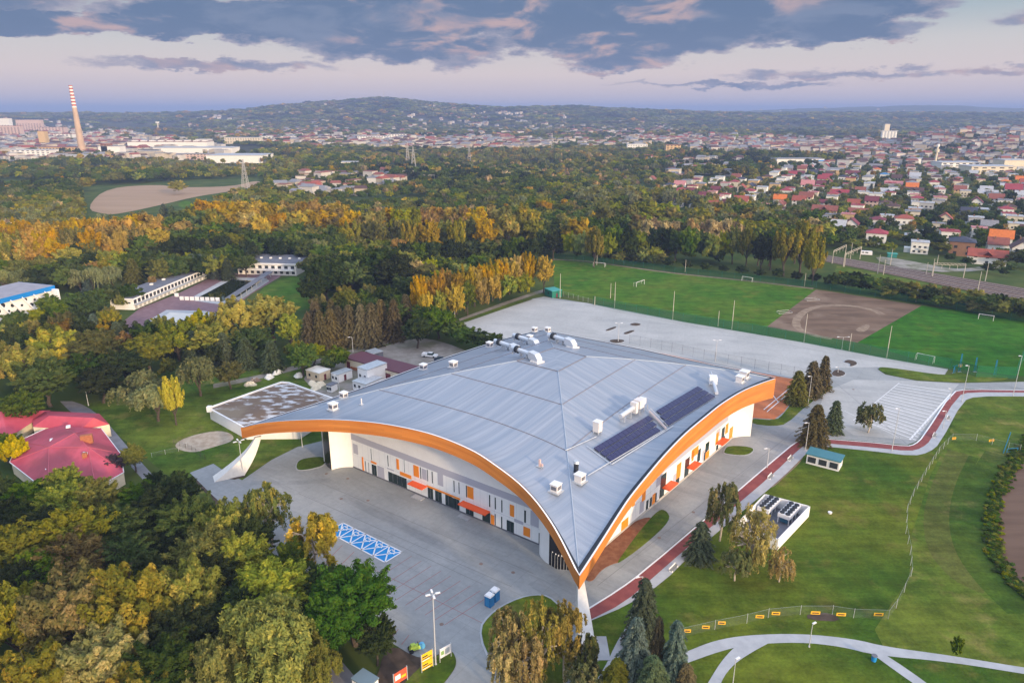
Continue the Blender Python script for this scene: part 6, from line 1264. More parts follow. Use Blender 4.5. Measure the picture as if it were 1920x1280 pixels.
e, L_, D_, s = boxpix('pool_canopy', ((436, 572), (512, 520), (503, 519)), 3.0, M_dgrey, M_dgrey, 'long dark flat canopy on the lawn side of the pool', 'canopy', .3)
for ch in e.children:
    if ch.name.startswith('wall'): bpy.data.objects.remove(ch)
    else: ch.location.z = 0
for i in range(9): MB().box((-L_ / 2 + L_ * i / 8, -s * D_ * .1, 1.5), (.25, .25, 3.0)).build('post', M_galv, e, local=True)
# blue-edged hall at the left
A, B = G(-32, 612), G(104, 574); u = (B - A).normalized(); n = Vector((-u.y, u.x, 0)); n = n if n.y > 0 else -n
e = empty('blue_edged_hall', A); A0 = A - u * 2
def bx(m_, a, b_, z0, z1, nn=0.0): return m_
mb_ = MB(); hl, hr = 6.0, 8.5; Q_ = [A0, B, B + n * 20, A0 + n * 20]
mb_.add([(q.x, q.y, 0) for q in Q_] + [(q.x, q.y, 8.0) for q in Q_], [(0, 1, 5, 4), (1, 2, 6, 5), (2, 3, 7, 6), (3, 0, 4, 7)]); mb_.build('wall', M_wallw, e)
o1, o2 = -n * 1.0, n * 1.0
rp = [Q_[0] + o1 + Vector((0, 0, 8.0)), Q_[1] + o1 + u * .8 + Vector((0, 0, 8.0)), Q_[2] + o2 + u * .8 + Vector((0, 0, 8.0)), Q_[3] + o2 + Vector((0, 0, 8.0))]
MB().add([q + Vector((0, 0, 1.6)) for q in rp], [(0, 1, 2, 3)]).build('roof', mat('mauve_roof', (.26, .25, .29), (.31, .30, .34), .3, .7), e)
MB().ribbon([q + Vector((0, 0, 1.65)) for q in rp[:3]], [q + Vector((0, 0, -.4)) for q in rp[:3]]).build('fascia', mat('blue_fascia', (.01, .19, .56), rough=.5), e)
Lb = (B - A0).length
for i in range(13):
    x = Lb * (.22 + .058 * i); z = 2.4 + 4.0 * ((i * 37) % 5) / 4; r = .55 + .5 * ((i * 13) % 3) / 2; c = A0 + u * x - n * .02 + Vector((0, 0, z)); MB().tube(c, c - n * .12, r, n=16).build('porthole', M_win, e)
for i in range(6):
    a = A0 + u * (Lb * (.12 + .15 * i)) - n * .9; MB().tube(a + Vector((0, 0, 8.0)), a + u * 4.2 - n * .8 + Vector((0, 0, 1.0)), .32, .5, 4).build('raking_fin', M_wallw, e)
MB().box(((B - u * .5).x - n.x * 2, (B - u * .5).y - n.y * 2, 4.0), (1.2, 4, 8.6), math.atan2(u.y, u.x)).build('end_fin', M_wallw, e)
tag(e, 'white hall with round windows and a broad blue roof edge at the left edge', 'hall'); BUILT.append((A.x - 10, A.y + 30, 34))
OPEN.append([(q.x, q.y) for q in (A0 - u * 20 - n * 14, B + u * 10 - n * 14, B + u * 10 + n * 26, A0 - u * 20 + n * 26)])
# crimson-roofed building
e = empty('crimson_roofed_building', G(125, 850)); OV = lambda a, b_, z: G(a, b_, z)
eave = [OV(18, 866, 3.2), (OV(36, 826, 3.2)), OV(110, 792, 3.2), OV(190, 803, 3.2), OV(226, 850, 3.2), OV(232, 885, 3.2), OV(180, 915, 3.2), OV(90, 922, 3.2)]
MB().prism([(q.x * .985 + .015 * eave[4].x, q.y) for q in eave], 0, 3.2).build('wall', MW['cream'], e)
r1, r2, r3 = OV(140, 812, 8.2), OV(165, 838, 7.4), OV(92, 838, 6.8)
MB().add(eave + [r1, r2, r3], [(0, 1, 10), (1, 2, 8, 10), (2, 3, 8), (3, 4, 9, 8), (4, 5, 9), (5, 6, 9), (6, 7, 10, 9), (7, 0, 10), (8, 9, 10)]).build('roof', M_redroof, e)
OPEN.append([(q.x, q.y) for q in GP([(0, 960), (0, 790), (60, 770), (215, 775), (262, 860), (262, 960)])])
w1 = [OV(60, 786, 3.6), OV(85, 770, 3.6), OV(186, 775, 3.6), OV(205, 795, 3.6), OV(150, 806, 3.6), OV(62, 800, 3.6)]; rr = [OV(92, 779, 6.2), OV(176, 783, 6.2)]
MB().prism([(q.x, q.y) for q in w1], 0, 3.55).build('wall', MW['cream'], e); MB().add(w1 + rr, [(0, 1, 6), (1, 2, 7, 6), (2, 3, 7), (3, 4, 7), (4, 5, 6, 7), (5, 0, 6)]).build('roof', M_redroof, e)
for q, z, c, dd in (((163, 824), 7.6, M_brick, (2.6, 1.1, 2.2)), ((160, 858), 6.0, M_brick, (1.0, 1.0, 2.2))): p = OV(*q, z); MB().box((p.x, p.y, z + .2), dd, .4).build('chimney', c, e)
for q, z in (((98, 825), 6.2), ((90, 878), 4.6), ((128, 800), 6.4), ((160, 850), 6.6)): p = OV(*q, z); MB().box((p.x, p.y, z + .1), (1.0, 1.5, .3), .5).build('skylight', M_white, e)
rm_ = mat('ridge_red', (.42, .09, .12), rough=.5)
for a, b_ in ((eave[0], r3), (eave[1], r3), (eave[2], r1), (eave[3], r1), (eave[4], r2), (eave[5], r2), (eave[6], r2), (eave[7], r3), (r1, r2), (r2, r3), (r3, r1)): MB().path([a, b_], [.13, .13], 5).build('ridge_tile', rm_, e)
for k in range(8): MB().path([eave[k], eave[(k + 1) % 8]], [.12, .12], 5).build('gutter', M_white, e)
tag(e, 'low building under a many-hipped crimson sheet roof with brick chimneys', 'building'); BUILT.append((G(125, 850).x, G(125, 850).y, 22)); BUILT.append((G(130, 790).x, G(130, 790).y, 16))
g = G(-20, 815); e = empty('crimson_roofed_building', g); MB().box((0, 0, 1.7), (22, 16, 3.4)).build('wall', MW['cream'], e, local=True); MB().add([(-12, -9, 3.4), (12, -9, 3.4), (12, 9, 3.4), (-12, 9, 3.4), (-5, 0, 7), (5, 0, 7)], [(0, 1, 5, 4), (1, 2, 5), (2, 3, 4, 5), (3, 0, 4)]).build('roof', M_redroof, e, local=True); tag(e, 'corner of a second crimson roof cut by the left edge', 'building')
# rubble-strewn flat roof
fp = [OV(392, 764, 3.6), OV(516, 720, 3.6), OV(528, 716, 3.6), OV(541, 717, 3.6), OV(640, 752, 3.6), OV(560, 800, 3.6), OV(460, 801, 3.6)]
e = empty('flat_roofed_annex', fp[0]); MB().prism([(q.x, q.y) for q in fp], 0, 3.3).build('wall', M_wallw, e)
M_rub = mat('weathered_roof', (.16, .11, .08), (.50, .50, .52), .22, .9, stretch=(.6, 1, 2.4), lo=.50, hi=.60, c3=(.22, .17, .12), scale2=.07)
cx = sum(q.x for q in fp) / 7; cy2 = sum(q.y for q in fp) / 7
tp = [(cx + (q.x - cx) * .97, cy2 + (q.y - cy2) * .97) for q in fp]; o = MB().prism(tp, 3.2, 3.36).build('roof', M_rub, e)
for i in range(6):
    a, b_ = fp[i], fp[i + 1]; d = (b_ - a); hp0 = .5 if i < 4 else .2; MB().box(((a.x + b_.x) / 2, (a.y + b_.y) / 2, 3.25 + hp0 / 2), (d.length, .45, hp0), math.atan2(d.y, d.x)).build('parapet', M_wallw, e)
p = OV(393, 768, 3.6); MB().box((p.x, p.y, 3.9), (1.2, 1.2, 1.6)).build('pier', M_white, e)
tag(e, 'low annex with flat weathered rubble-strewn roof and white rim', 'annex'); BUILT.append((cx, cy2, 18))
# maroon-roofed shed
rf = [OV(643, 670, 3.6), OV(758, 702, 3.6), OV(790, 688, 3.6), OV(679, 659, 3.6)]; e = empty('long_shed', Vector((rf[0].x, rf[0].y, 0)))
ins = [(q.x * .97 + .03 * sum(w.x for w in rf) / 4, q.y * .97 + .03 * sum(w.y for w in rf) / 4) for q in rf]; MB().prism(ins, 0, 3.4).build('wall', MW['cream'], e); MB().prism([(q.x, q.y) for q in rf], 3.4, 3.75).build('roof', M_maroon, e)
u = (rf[1] - rf[0]).normalized(); nn = Vector((u.y, -u.x, 0)); nn = nn if nn.y < 0 else -nn; f0 = Vector((ins[0][0], ins[0][1], 0))
for x, w, h_ in ((1.2, 1.6, 2.4), (16, 1.8, 2.4), (19.5, 2.6, 2.2), (28, 1.5, 2.2)): prect(f0, u, nn, x, x + w, .1, .1 + h_, MR['maroon'], 'door', .1, e)
prect(f0, u, nn, 3.0, 15.5, 0, 1.1, M_brick, 'plinth', .12, e)
tag(e, 'long low cream shed with a plain maroon roof behind the hall', 'shed'); BUILT.append(((rf[0].x + rf[2].x) / 2, (rf[0].y + rf[2].y) / 2, 16))
def cabin(A, B, Cc, h_, wm, rm, label, nm='site_cabin', cat='cabin', win=2, door=True):
    e, L_, D_, s = boxpix(nm, (A, B, Cc), h_, wm, rm, label, cat, .12)
    if win: wins(e, L_, D_, -s, h_ * .55, .9, win, .8)
    if door: MB().box((L_ / 2 + .03, 0, 1.1), (.1, .9, 2.0)).build('door', MR['maroon'], e, local=True)
    return e
cabin((575, 709), (600, 716), (617, 707), 2.9, M_cream, MW['white'], 'beige timber cabin with pale roof among site cabins'); cabin((622, 714), (634, 718), (655, 706), 2.7, M_wallw, M_galv, 'white site cabin beside the beige cabin')
cabin((662, 730), (687, 737), (712, 722), 2.8, M_white, M_galv, 'white site cabin with red frame close to the hall roof', win=3); cabin((672, 718), (690, 724), (715, 706), 5.4, M_wallw, M_galv, 'stacked white cabins in front of the maroon-roofed shed'); cabin((613, 734), (622, 736), (636, 731), 2.2, M_white, M_dgrey, 'small white box cabin beside the flat-roofed annex', door=False)
cabin((686, 672 - 2), (700, 676), (712, 668), 2.4, M_dgrey, M_galv, 'grey carport-like shelter behind the maroon-roofed shed', door=False, win=0)
cabin((1021, 553), (1035, 559), (1045, 553), 3.2, mat('green_board', (.01, .14, .10), rough=.7), mat('teal_roof', (.05, .30, .28), rough=.6), 'green kiosk with teal roof at the corner of the pitch', 'kiosk', 'kiosk', 1)
e, L_, D_, s = boxpix('dugout', ((1511, 868), (1572, 884), (1580, 872)), 2.6, M_white, mat('teal_sheet', (.05, .17, .21), (.06, .19, .23), .8, .5), 'small white dugout with teal flat roof and barred openings', 'dugout', .3); wins(e, L_, D_, -s, 1.3, 1.5, 3, L_ / 4.1)
# chiller compound
c0, c1, c2, c3 = G(1378, 1003), G(1432, 945), G(1515, 968), G(1456, 1031)
e = empty('chiller_compound', c3)
def wl(a, b_, h_=2.6, nm='wall'): d = b_ - a; MB().box(((a.x + b_.x) / 2, (a.y + b_.y) / 2, h_ / 2), (d.length + .25, .25, h_), math.atan2(d.y, d.x)).build(nm, M_wallw, e)
wl(c0, c1); wl(c1, c2); wl(c2, c3); wl(c3, c0)
MB().prism([(q.x, q.y) for q in (c0, c1, c2, c3)], .03, .12).build('floor', M_dgrey, e); tag(e, 'white-walled open compound on the lawn right of the hall', 'compound'); OPEN.append([(q.x, q.y) for q in (c0, c1, c2, c3)])
uc = (c2 - c3).normalized(); hc = math.atan2(uc.y, uc.x)
for q, lb in (((1440, 960), 'left chiller with two rows of black fans inside the walled compound'), ((1478, 972), 'right chiller with two rows of black fans inside the walled compound')):
    p = G(*q); e = empty('chiller', p, hc); MB().box((0, 0, 2.0), (6.4, 2.6, .9)).build('housing', M_white, e, local=True)
    for x in (-3, -1, 1, 3):
        for y_ in (-1.15, 1.15): MB().box((x, y_, .8), (.15, .15, 1.6)).build('leg', M_white, e, local=True)
    for i in range(5):
        for j in (-.62, .62): MB().tube((-2.5 + i * 1.25, j, 2.45), (-2.5 + i * 1.25, j, 2.7), .52, n=14).build('fan', M_dark, e, local=True)
    MB().box((0, 0, .9), (5.6, 1.6, 1.0)).build('coil', mat('blue_coil', (.03, .12, .2), rough=.6), e, local=True); tag(e, lb, 'chiller')
# portable toilets
for q, lb in (((918, 1134), 'front blue portable toilet with white roof'), ((928, 1124), 'rear blue portable toilet with white roof')):
    p = G(*q); e = empty('portable_toilet', p, hF); MB().box((0, 0, 1.1), (1.3, 1.3, 2.2), taper=.97).build('cabin', mat('toilet_blue', (.02, .16, .40), rough=.5), e, local=True); MB().box((0, 0, 2.3), (1.45, 1.45, .25), taper=.8).build('roof', M_white, e, local=True); MB().box((0, -.67, 1.1), (.8, .05, 1.9)).build('door', mat('toilet_door', (.03, .22, .48), rough=.5), e, local=True); MB().tube((.4, .4, 2.3), (.4, .4, 2.75), .06, n=8).build('vent_pipe', M_white, e, local=True); tag(e, lb + ' at the edge of the plaza', 'portable toilet', 'blue portable toilets')
# notice boards
def board(q0_, q1_, z0, z1, mt, label, nm='notice_board', cat='notice board', splits=1, marks=None):
    a, b_ = G(*q0_), G(*q1_); d = (b_ - a); L_ = d.length; u = d.normalized(); n = Vector((u.y, -u.x, 0)); n = n if n.y < 0 else -n; e = empty(nm, a)
    for t in (0, 1): p = a.lerp(b_, t); MB().box((p.x, p.y, z1 / 2), (.14, .14, z1 + .1), math.atan2(u.y, u.x)).build('post', M_galv, e)
    hs = (z1 - z0) / splits
    for k in range(splits):
        pn = prect(a, u, n, .05, L_ - .05, z0 + k * hs + .06, z0 + (k + 1) * hs - .06, mt, 'panel', .08, e)
        if marks: 
            for m_ in marks: prect(a, u, n, L_ * m_[0], L_ * m_[1], z0 + k * hs + hs * m_[2], z0 + k * hs + hs * m_[3], m_[4], 'printed_mark', .1, pn)
    tag(e, label, cat); return e
board((791, 1262), (812, 1250), .4, 3.6, M_yel, 'yellow two-part notice board on the kerbed island', splits=2, marks=[(.08, .55, .55, .7, M_dark), (.08, .9, .3, .4, M_dark), (.08, .7, .15, .24, M_white)])
board((825, 1243), (846, 1231), .9, 2.8, M_white, 'white framed map board on the grass island', marks=[(.1, .35, .3, .7, mat('map_green', (.2, .35, .12))), (.45, .85, .2, .75, mat('map_grey', (.35, .4, .45)))])
board((739, 1291), (764, 1275), .6, 2.8, mat('red_sign', (.62, .10, .05), rough=.5), 'red advertising board at the bottom edge', marks=[(.1, .5, .35, .75, M_white), (.55, .9, .3, .5, M_yel)])
cabin((662, 1300), (690, 1318), (712, 1300), 2.8, M_wallw, mat('bluegrey_roof', (.16, .22, .26), rough=.4), 'kiosk with blue-grey glazed roof at the bottom edge', 'kiosk', 'kiosk')
# little vehicle by the kerb
p = G(778, 1219); e = empty('sweeper_vehicle', p, hF + R(60))
MB().box((0, 0, .75), (1.9, .9, .6), taper=.8).box((-.3, 0, 1.2), (.9, .7, .4), taper=.8).build('body', mat('lime', (.40, .55, .08), rough=.5), e, local=True); MB().tube((1.15, -.25, .6), (1.15, .25, .6), .6, n=16).build('wheel', mat('blue_disc', (.10, .35, .60), rough=.5), e, local=True)
for s_ in (-.5, .5): MB().tube((-.7, s_ - .12, .38), (-.7, s_ + .12, .38), .38, n=12).build('wheel', M_dark, e, local=True)
MB().box((.6, 0, 1.25), (.1, .9, .1)).build('handlebar', M_dark, e, local=True); tag(e, 'small lime-green vehicle with a blue wheel parked against the kerb', 'vehicle')
# pick-up and cars in the yard
def car(q, rz, mt, label, pick=False, sc=1.0):
    p = G(*q); e = empty('pickup_truck' if pick else 'parked_car', p, rz, (sc,) * 3); L_ = 5.2 if pick else 4.4
    b_ = MB().box((0, 0, .68), (L_, 1.85, .62)); b_.v = [(x, y, z if z < .7 else z - (.08 if abs(x) > L_ / 2 - .1 else 0)) for x, y, z in b_.v]
    if pick: b_.box((-1.55, .85, 1.1), (1.9, .1, .35)).box((-1.55, -.85, 1.1), (1.9, .1, .35)).box((-2.5, 0, 1.1), (.1, 1.7, .35))
    b_.build('body', mt, e, local=True); MB().box((.25 if pick else -.1, 0, 1.25), (2.0 if pick else 2.5, 1.6, .6), taper=.78).build('cabin_glass', M_glassd, e, local=True); MB().box((.25 if pick else -.1, 0, 1.58), (1.5 if pick else 1.9, 1.25, .06)).build('roof', mt, e, local=True)
    for x in (-L_ * .31, L_ * .31):
        for y in (-.86, .86): MB().tube((x, y - .1, .34), (x, y + .1, .34), .34, n=12).build('wheel', M_dark, e, local=True)
    for y in (-.65, .65): MB().box((L_ / 2, y, .72), (.06, .35, .16)).build('headlight', M_white, e, local=True)
    tag(e, label, 'pickup' if pick else 'car'); return e
car((806, 669), R(-15), mat('white_car_paint', (.75, .75, .77), rough=.25, coat=.5), 'white pickup truck parked in the yard behind the hall', True, 1.1); car((826, 677), R(-10), mat('dark_blue_paint', (.02, .03, .07), rough=.25, coat=.5), 'dark blue car beside the white pickup truck')
car((208, 553), R(10), mat('red_car_paint', (.40, .02, .03), rough=.25, coat=.5), 'red car parked left of the pool pavilion'); car((236, 549), R(10), MATS['dark_blue_paint'], 'dark car parked behind the pool pavilion')
for q in ((600, 722), (592, 728), (585, 720), (505, 708), (520, 700), (470, 722), (478, 715), (560, 690 + 15)):
    p = G(*q); e = empty('tarpaulin_heap', p, random.uniform(0, 3)); m_ = MB(); n_ = 14
    vs_ = [(0, 0, 1.3)] + [(math.cos(6.283 * k / n_) * r * random.uniform(.8, 1.2), math.sin(6.283 * k / n_) * r * .7 * random.uniform(.8, 1.2), z * random.uniform(.7, 1.2)) for r, z in ((.9, 1.1), (1.7, .5), (2.1, 0)) for k in range(n_)]
    fs = [(0, 1 + k, 1 + (k + 1) % n_) for k in range(n_)] + [(1 + a * n_ + k, 1 + (a + 1) * n_ + k, 1 + (a + 1) * n_ + (k + 1) % n_, 1 + a * n_ + (k + 1) % n_) for a in range(2) for k in range(n_)]
    m_.add(vs_, fs).build('heap', random.choice([MW['cream'], MW['white'], M_rub]), e, local=True); rel(e, 'pale covered heap of building material', 'heap', 'heaps in the site yard', p)

# ------------------------------------------------------------------ street furniture
def top_h(bx_, by, ty):
    g = G(bx_, by); lo, hi = 0.0, 60.0
    for _ in range(40):
        m_ = (lo + hi) / 2
        if PJ((g.x, g.y, m_))[1] > ty: lo = m_
        else: hi = m_
    return lo
def lamp(q, ty, heads, label, head_dir=0.0, mt=None, r=.08, cat='street lamp', nm='street_lamp', arm=.75, hl=.8):
    p = G(*q); h_ = top_h(q[0], q[1], ty); e = empty(nm, p)
    MB().tube((0, 0, 0), (0, 0, h_), r * 1.5, r * .8, 8).build('pole', mt or M_pole, e, local=True)
    if heads: MB().tube((0, 0, 0), (0, 0, .25), r * 3, r * 2.4, 10).build('foot', M_path, e, local=True)
    for k in range(heads):
        a = head_dir + 2 * math.pi * k / heads; d = Vector((math.cos(a), math.sin(a), 0))
        MB().tube((0, 0, h_ - .1), tuple(d * arm + Vector((0, 0, h_ + .1))), .05, n=5).build('arm', M_pole, e, local=True)
        c = d * (arm + hl * .45); MB().box((c.x, c.y, h_ + .12), (hl, .3, .12), a).build('lamp_head', M_white, e, local=True)
    rel(e, label, cat, None, p); return e
lamp((817, 1246), 1114, 4, 'tall four-headed lamp mast', R(20), r=.09, arm=.45, hl=.75)
lamp((456, 890), 827, 4, 'grey lamp mast with four heads', R(40), arm=.6); lamp((567, 838), 805, 2, 'grey twin lamp under the roof edge')
lamp((1341, 678), 638, 2, 'dark grey twin lamp at the court fence'); lamp((1159, 640), 606, 2, 'dark lamp on the lens-shaped planting bed')
lamp((1578, 655), 632, 2, 'twin lamp with white heads at the pitch fence', R(0), arm=1.6)
for q, ty in (((1202, 1129), 1080), ((1515, 757), 705), ((1552, 730), 706), ((1571, 698), 688), ((1510, 843), 792), ((1438, 876), 840), ((1672, 845), 765), ((1768, 802), 770), ((1781, 748), 728), ((1803, 753), 685), ((1899, 742), 667), ((662, 660), 632), ((637, 742), 702), ((166, 760), 722), ((853, 608), 556), ((401, 512), 488), ((213, 575), 548)): lamp(q, ty, 1, 'slim grey street lamp', R(200), r=.07)
for q, ty in (((1517, 1212), 1170), ((1373, 1290), 1236)): lamp(q, ty, 1, 'short park lamp with round white head', R(30), r=.06, arm=.05, nm='park_lamp', cat='park lamp')
for q, ty in (((1050, 559), 513), ((1152, 578), 529), ((1144.5, 559), 531), ((1261, 599), 546), ((1346, 612), 583), ((1372, 617), 563), ((1507, 642), 588), ((1592, 657), 625), ((1662, 671), 611), ((1508, 537), 512), ((1717, 566), 541), ((1284.5, 510), 487), ((1119, 497), 473), ((1115, 572), 555)): lamp(q, ty, 0, 'plain pale concrete post by the pitch', mt=M_polew, r=.12, cat='post', nm='concrete_post')
for q, ty in (((1645, 513), 478), ((1656, 515), 487), ((1583, 500), 475), ((1669, 497), 466), ((1736, 515), 492), ((1747, 517), 485), ((1757, 494), 478), ((1832, 550), 509), ((1847, 527), 494), ((1594, 486), 455), ((1030, 388), 376), ((1050, 396), 377)): lamp(q, ty, 0, 'leaning-looking pale railway mast', mt=M_polew, r=.14, cat='railway mast', nm='railway_mast')
PENDING[:] = [(o, b_.replace('leaning-looking ', 'slender '), p) for o, b_, p in PENDING]
def goal(q0_, q1_, label, h_=2.3, deep=None):
    a, b_ = G(*q0_), G(*q1_); d = (b_ - a); u = d.normalized(); n = Vector((-u.y, u.x, 0)) * 1.6; n = n if (deep is None or n.dot(Vector(deep)) > 0) else -n; e = empty('football_goal', a); up = Vector((0, 0, h_))
    for p in (a, b_): MB().tube(p, p + up, .09, n=6).build('goal_post', M_white, e); MB().path([p + up, p + n + Vector((0, 0, h_ * .9)), p + n], [.04] * 3, 4).build('net_support', M_white, e)
    MB().tube(a + up, b_ + up, .09, n=6).build('crossbar', M_white, e)
    MB().add([a + up, b_ + up, b_ + n + up * .9, a + n + up * .9, a + n, b_ + n, a, b_], [(0, 1, 2, 3), (3, 2, 5, 4), (0, 3, 4, 6), (1, 7, 5, 2)]).build('net', M_netl, e)
    tag(e, label, 'football goal', 'white football goals')
goal((1718, 673), (1751, 680), 'white goal by the green net at the right pitch', deep=(0, -1, 0)); goal((1834, 598), (1862, 602), 'white goal on the far side of the right pitch', deep=(0, 1, 0)); goal((1112, 499), (1134, 501), 'white goal in the far left corner of the big pitch', deep=(0, 1, 0))
goal((1193, 538), (1208, 533), 'white goal seen obliquely on the left part of the big pitch', deep=(-1, 0, 0)); goal((1391, 526), (1410, 529), 'white goal at the far edge of the big pitch near its right end', deep=(0, 1, 0))
for q, lb in (((1525, 564), 'upper folded goal frame lying at the edge of the bare earth'), ((1473, 588), 'lower folded goal frame lying at the edge of the bare earth')):
    p = G(*q); e = empty('goal_frame', p, R(15)); MB().box((0, 0, .15), (7, .12, .12)).box((0, 2.2, .9), (6, .12, .12)).box((-3.4, 1, .5), (.12, 2.2, .12)).box((3.4, 1, .5), (.12, 2.2, .12)).box((0, 1.0, .5), (5.5, .1, .1)).build('frame', M_galv, e, local=True); tag(e, lb, 'goal frame')
def fence(pix, h_, net, label, step=3.0, pm=None, nm='mesh_fence', cat='fence', r=.04, signs=None, group=None, dens=1):
    pts = [G(*q) for q in pix]; e = empty(nm, pts[0]); A = []
    for a, b_ in zip(pts, pts[1:]):
        n = max(1, int((b_ - a).length / step)); A += [a.lerp(b_, k / n) for k in range(n)]
    A.append(pts[-1])
    MB().ribbon([p + Vector((0, 0, .08)) for p in A], [p + Vector((0, 0, h_)) for p in A]).build('netting', net, e)
    st = max(1, len(A) // 95 + 1)
    for p in A[::st]: MB().tube(p, p + Vector((0, 0, h_ + .15)), r, n=5).build('post', pm or M_pole, e)
    pm = pm or mat('fence_grey', (.30, .33, .33), rough=.6)
    MB().path([p + Vector((0, 0, h_)) for p in A], [r * .45] * len(A), 3).build('top_rail', pm or M_pole, e)
    tag(e, label, cat); return A, e
M_gpost = mat('green_post', (.01, .14, .12), rough=.7)
fence([(1112, 571), (1152, 580), (1280, 604), (1437, 630), (1507, 643), (1663, 673), (1780, 693), (1830, 707), (1903, 710)], 4.0, M_netg, 'tall green net fence between the car park and the pitches', 5.0, M_gpost, 'net_fence')
fence([(1903, 710), (1912, 690), (1922, 668), (1932, 650)], 6.0, M_netg, 'green ball net running back from the right edge of the photo', 5.0, M_gpost, 'net_fence')
fence([(1040, 486), (1150, 497), (1265, 512), (1400, 527), (1530, 541), (1730, 570), (1930, 606)], 3.5, mat('dark_green_net', (.005, .07, .035), rough=.9, alpha=.5), 'dark green net fence along the far side of the pitches', 6.0, M_gpost, 'net_fence')
fence([(1048, 553), (1112, 570)], 2.2, M_netl, 'light wire fence between kiosk and green net', 3.0)
fence([(1180, 644), (1240, 656), (1340, 678), (1440, 697), (1512, 711)], 3.6, M_netl, 'high grey wire fence between clay courts and car park', 4.0, M_dgrey)
fence([(1275, 1195), (1340, 1180), (1400, 1168), (1440, 1158), (1500, 1152), (1560, 1152), (1600, 1158), (1665, 1160)], 1.9, M_netl, 'temporary mesh fence with yellow banners along the lower path', 3.4)
fence([(1665, 1160), (1680, 1140), (1695, 1110), (1708, 1080), (1706, 1040), (1698, 1000), (1700, 960), (1712, 930), (1735, 890), (1760, 850), (1785, 825)], 1.9, M_netl, 'temporary mesh fence curving up beside the mown meadow', 3.4)
fence([(1785, 825), (1830, 826), (1890, 842), (1912, 846)], 1.9, M_netl, 'temporary mesh fence across the end of the meadow', 3.4)
fence([(285, 857), (335, 846), (350, 838)], 1.2, M_netl, 'low garden wire fence on the left lawn', 2.5); fence([(326, 833), (360, 845), (385, 862)], 1.4, M_netl, 'short dark-posted fence beside the rubble patch', 2.0, M_bark)
for i, (q, w) in enumerate((((1322, 1184), 1.5), ((1352, 1176), 1.5), ((1423, 1164), 1.7), ((1453, 1158), 1.7), ((1527, 1157), 1.9), ((1575, 1160), 1.9), ((1645, 1160), 1.9), ((1288, 1191), 1.3), ((1787, 828), 1.3), ((1857, 832), 1.8))):
    p = G(*q); e = empty('banner', p + Vector((0, -.12, 0)), R(-3 if i < 8 else 10)); MB().box((0, 0, 1.1), (w * .85, .06, .62)).build('panel', mat('banner_yellow', (.78, .42, .03), rough=.6), e, local=True); MB().box((0, -.05, 1.1), (w * .6, .03, .2)).build('printed_mark', M_dark, e, local=True); rel(e, 'small yellow-orange fence banner', 'banner', 'yellow banners on the mesh fence', p)
# posts of the blue training frames at the right pitch
for q, ty in (((1797, 697), 663), ((1826, 697), 670), ((1863, 704), 675), ((1787, 700), 688)):
    p = G(*q); h_ = top_h(q[0], q[1], ty); e = empty('net_mast', p); MB().tube((0, 0, 0), (0, 0, h_), .12, n=6).tube((.6, 0, 0), (.2, 0, h_), .07, n=5).build('mast', mat('blue_steel', (.01, .18, .35), rough=.5), e, local=True); MB().box((.3, 0, .05), (1.2, .5, .1)).build('foot', M_path, e, local=True); rel(e, 'blue steel mast holding the green net', 'mast', 'blue masts of the net', p)
p = G(1796, 690); e = empty('training_frame', p, R(20)); MB().box((0, 0, 1), (3, .1, .1)).box((-1.5, 0, .5), (.1, .1, 1)).box((1.5, 0, .5), (.1, .1, 1)).box((0, 1, .6), (3, .1, .1)).build('frame', MATS['blue_steel'], e, local=True); MB().box((1.4, .4, .6), (1.2, .6, .8)).build('board', M_yel, e, local=True); tag(e, 'blue frame with yellow board at the corner of the net', 'training frame')
p = G(1897, 848); e = empty('blue_gate', p, R(10)); MB().box((0, 0, 1.2), (3.2, .08, .1)).box((-1.6, 0, .6), (.1, .1, 1.3)).box((1.6, 0, .6), (.1, .1, 1.3)).box((0, 0, .3), (3.2, .08, .1)).build('frame', MATS['blue_steel'], e, local=True); MB().tube((-2.6, 0, 0), (-1.8, 0, 6), .12, n=6).build('post', MATS['blue_steel'], e, local=True); tag(e, 'blue gate frame at the end of the meadow fence', 'gate')
for q, rz in (((1263, 1067), hS), ((1445, 895), hS), ((1482, 861), hS), ((1752, 818), hS), ((1778, 785), hS)):
    p = G(*q); e = empty('bench', p, rz); MB().box((0, 0, .45), (2.6, .6, .1)).build('seat', mat('bench_slats', (.20, .20, .19), rough=.7), e, local=True); [MB().box((x_, 0, .22), (.35, .65, .44)).build('support', M_white, e, local=True) for x_ in (-1.1, 1.1)]; MB().box((0, .34, .55), (2.6, .08, .55)).build('backrest', M_white, e, local=True); rel(e, 'white concrete bench on the footway edge', 'bench', 'white benches along the cycle track', p)
for q, c, lb, s_ in (((1638, 1238), M_blue, 'small blue litter bin at the path fork', 1.0), ((1556, 1010 - 48), M_white, 'white inspection hatch lying in the lawn', 1.0)):
    p = G(*q); e = empty('litter_bin' if 'bin' in lb else 'inspection_hatch', p); hgt_ = 1.0 if 'bin' in lb else .3; MB().tube((0, 0, 0), (0, 0, hgt_), .38, .42, 12).build('body', c, e, local=True); MB().tube((0, 0, hgt_), (0, 0, hgt_ + .08), .46, .46, 12).build('lid', M_dgrey if 'bin' in lb else M_white, e, local=True); tag(e, lb, 'litter bin' if 'bin' in lb else 'hatch')
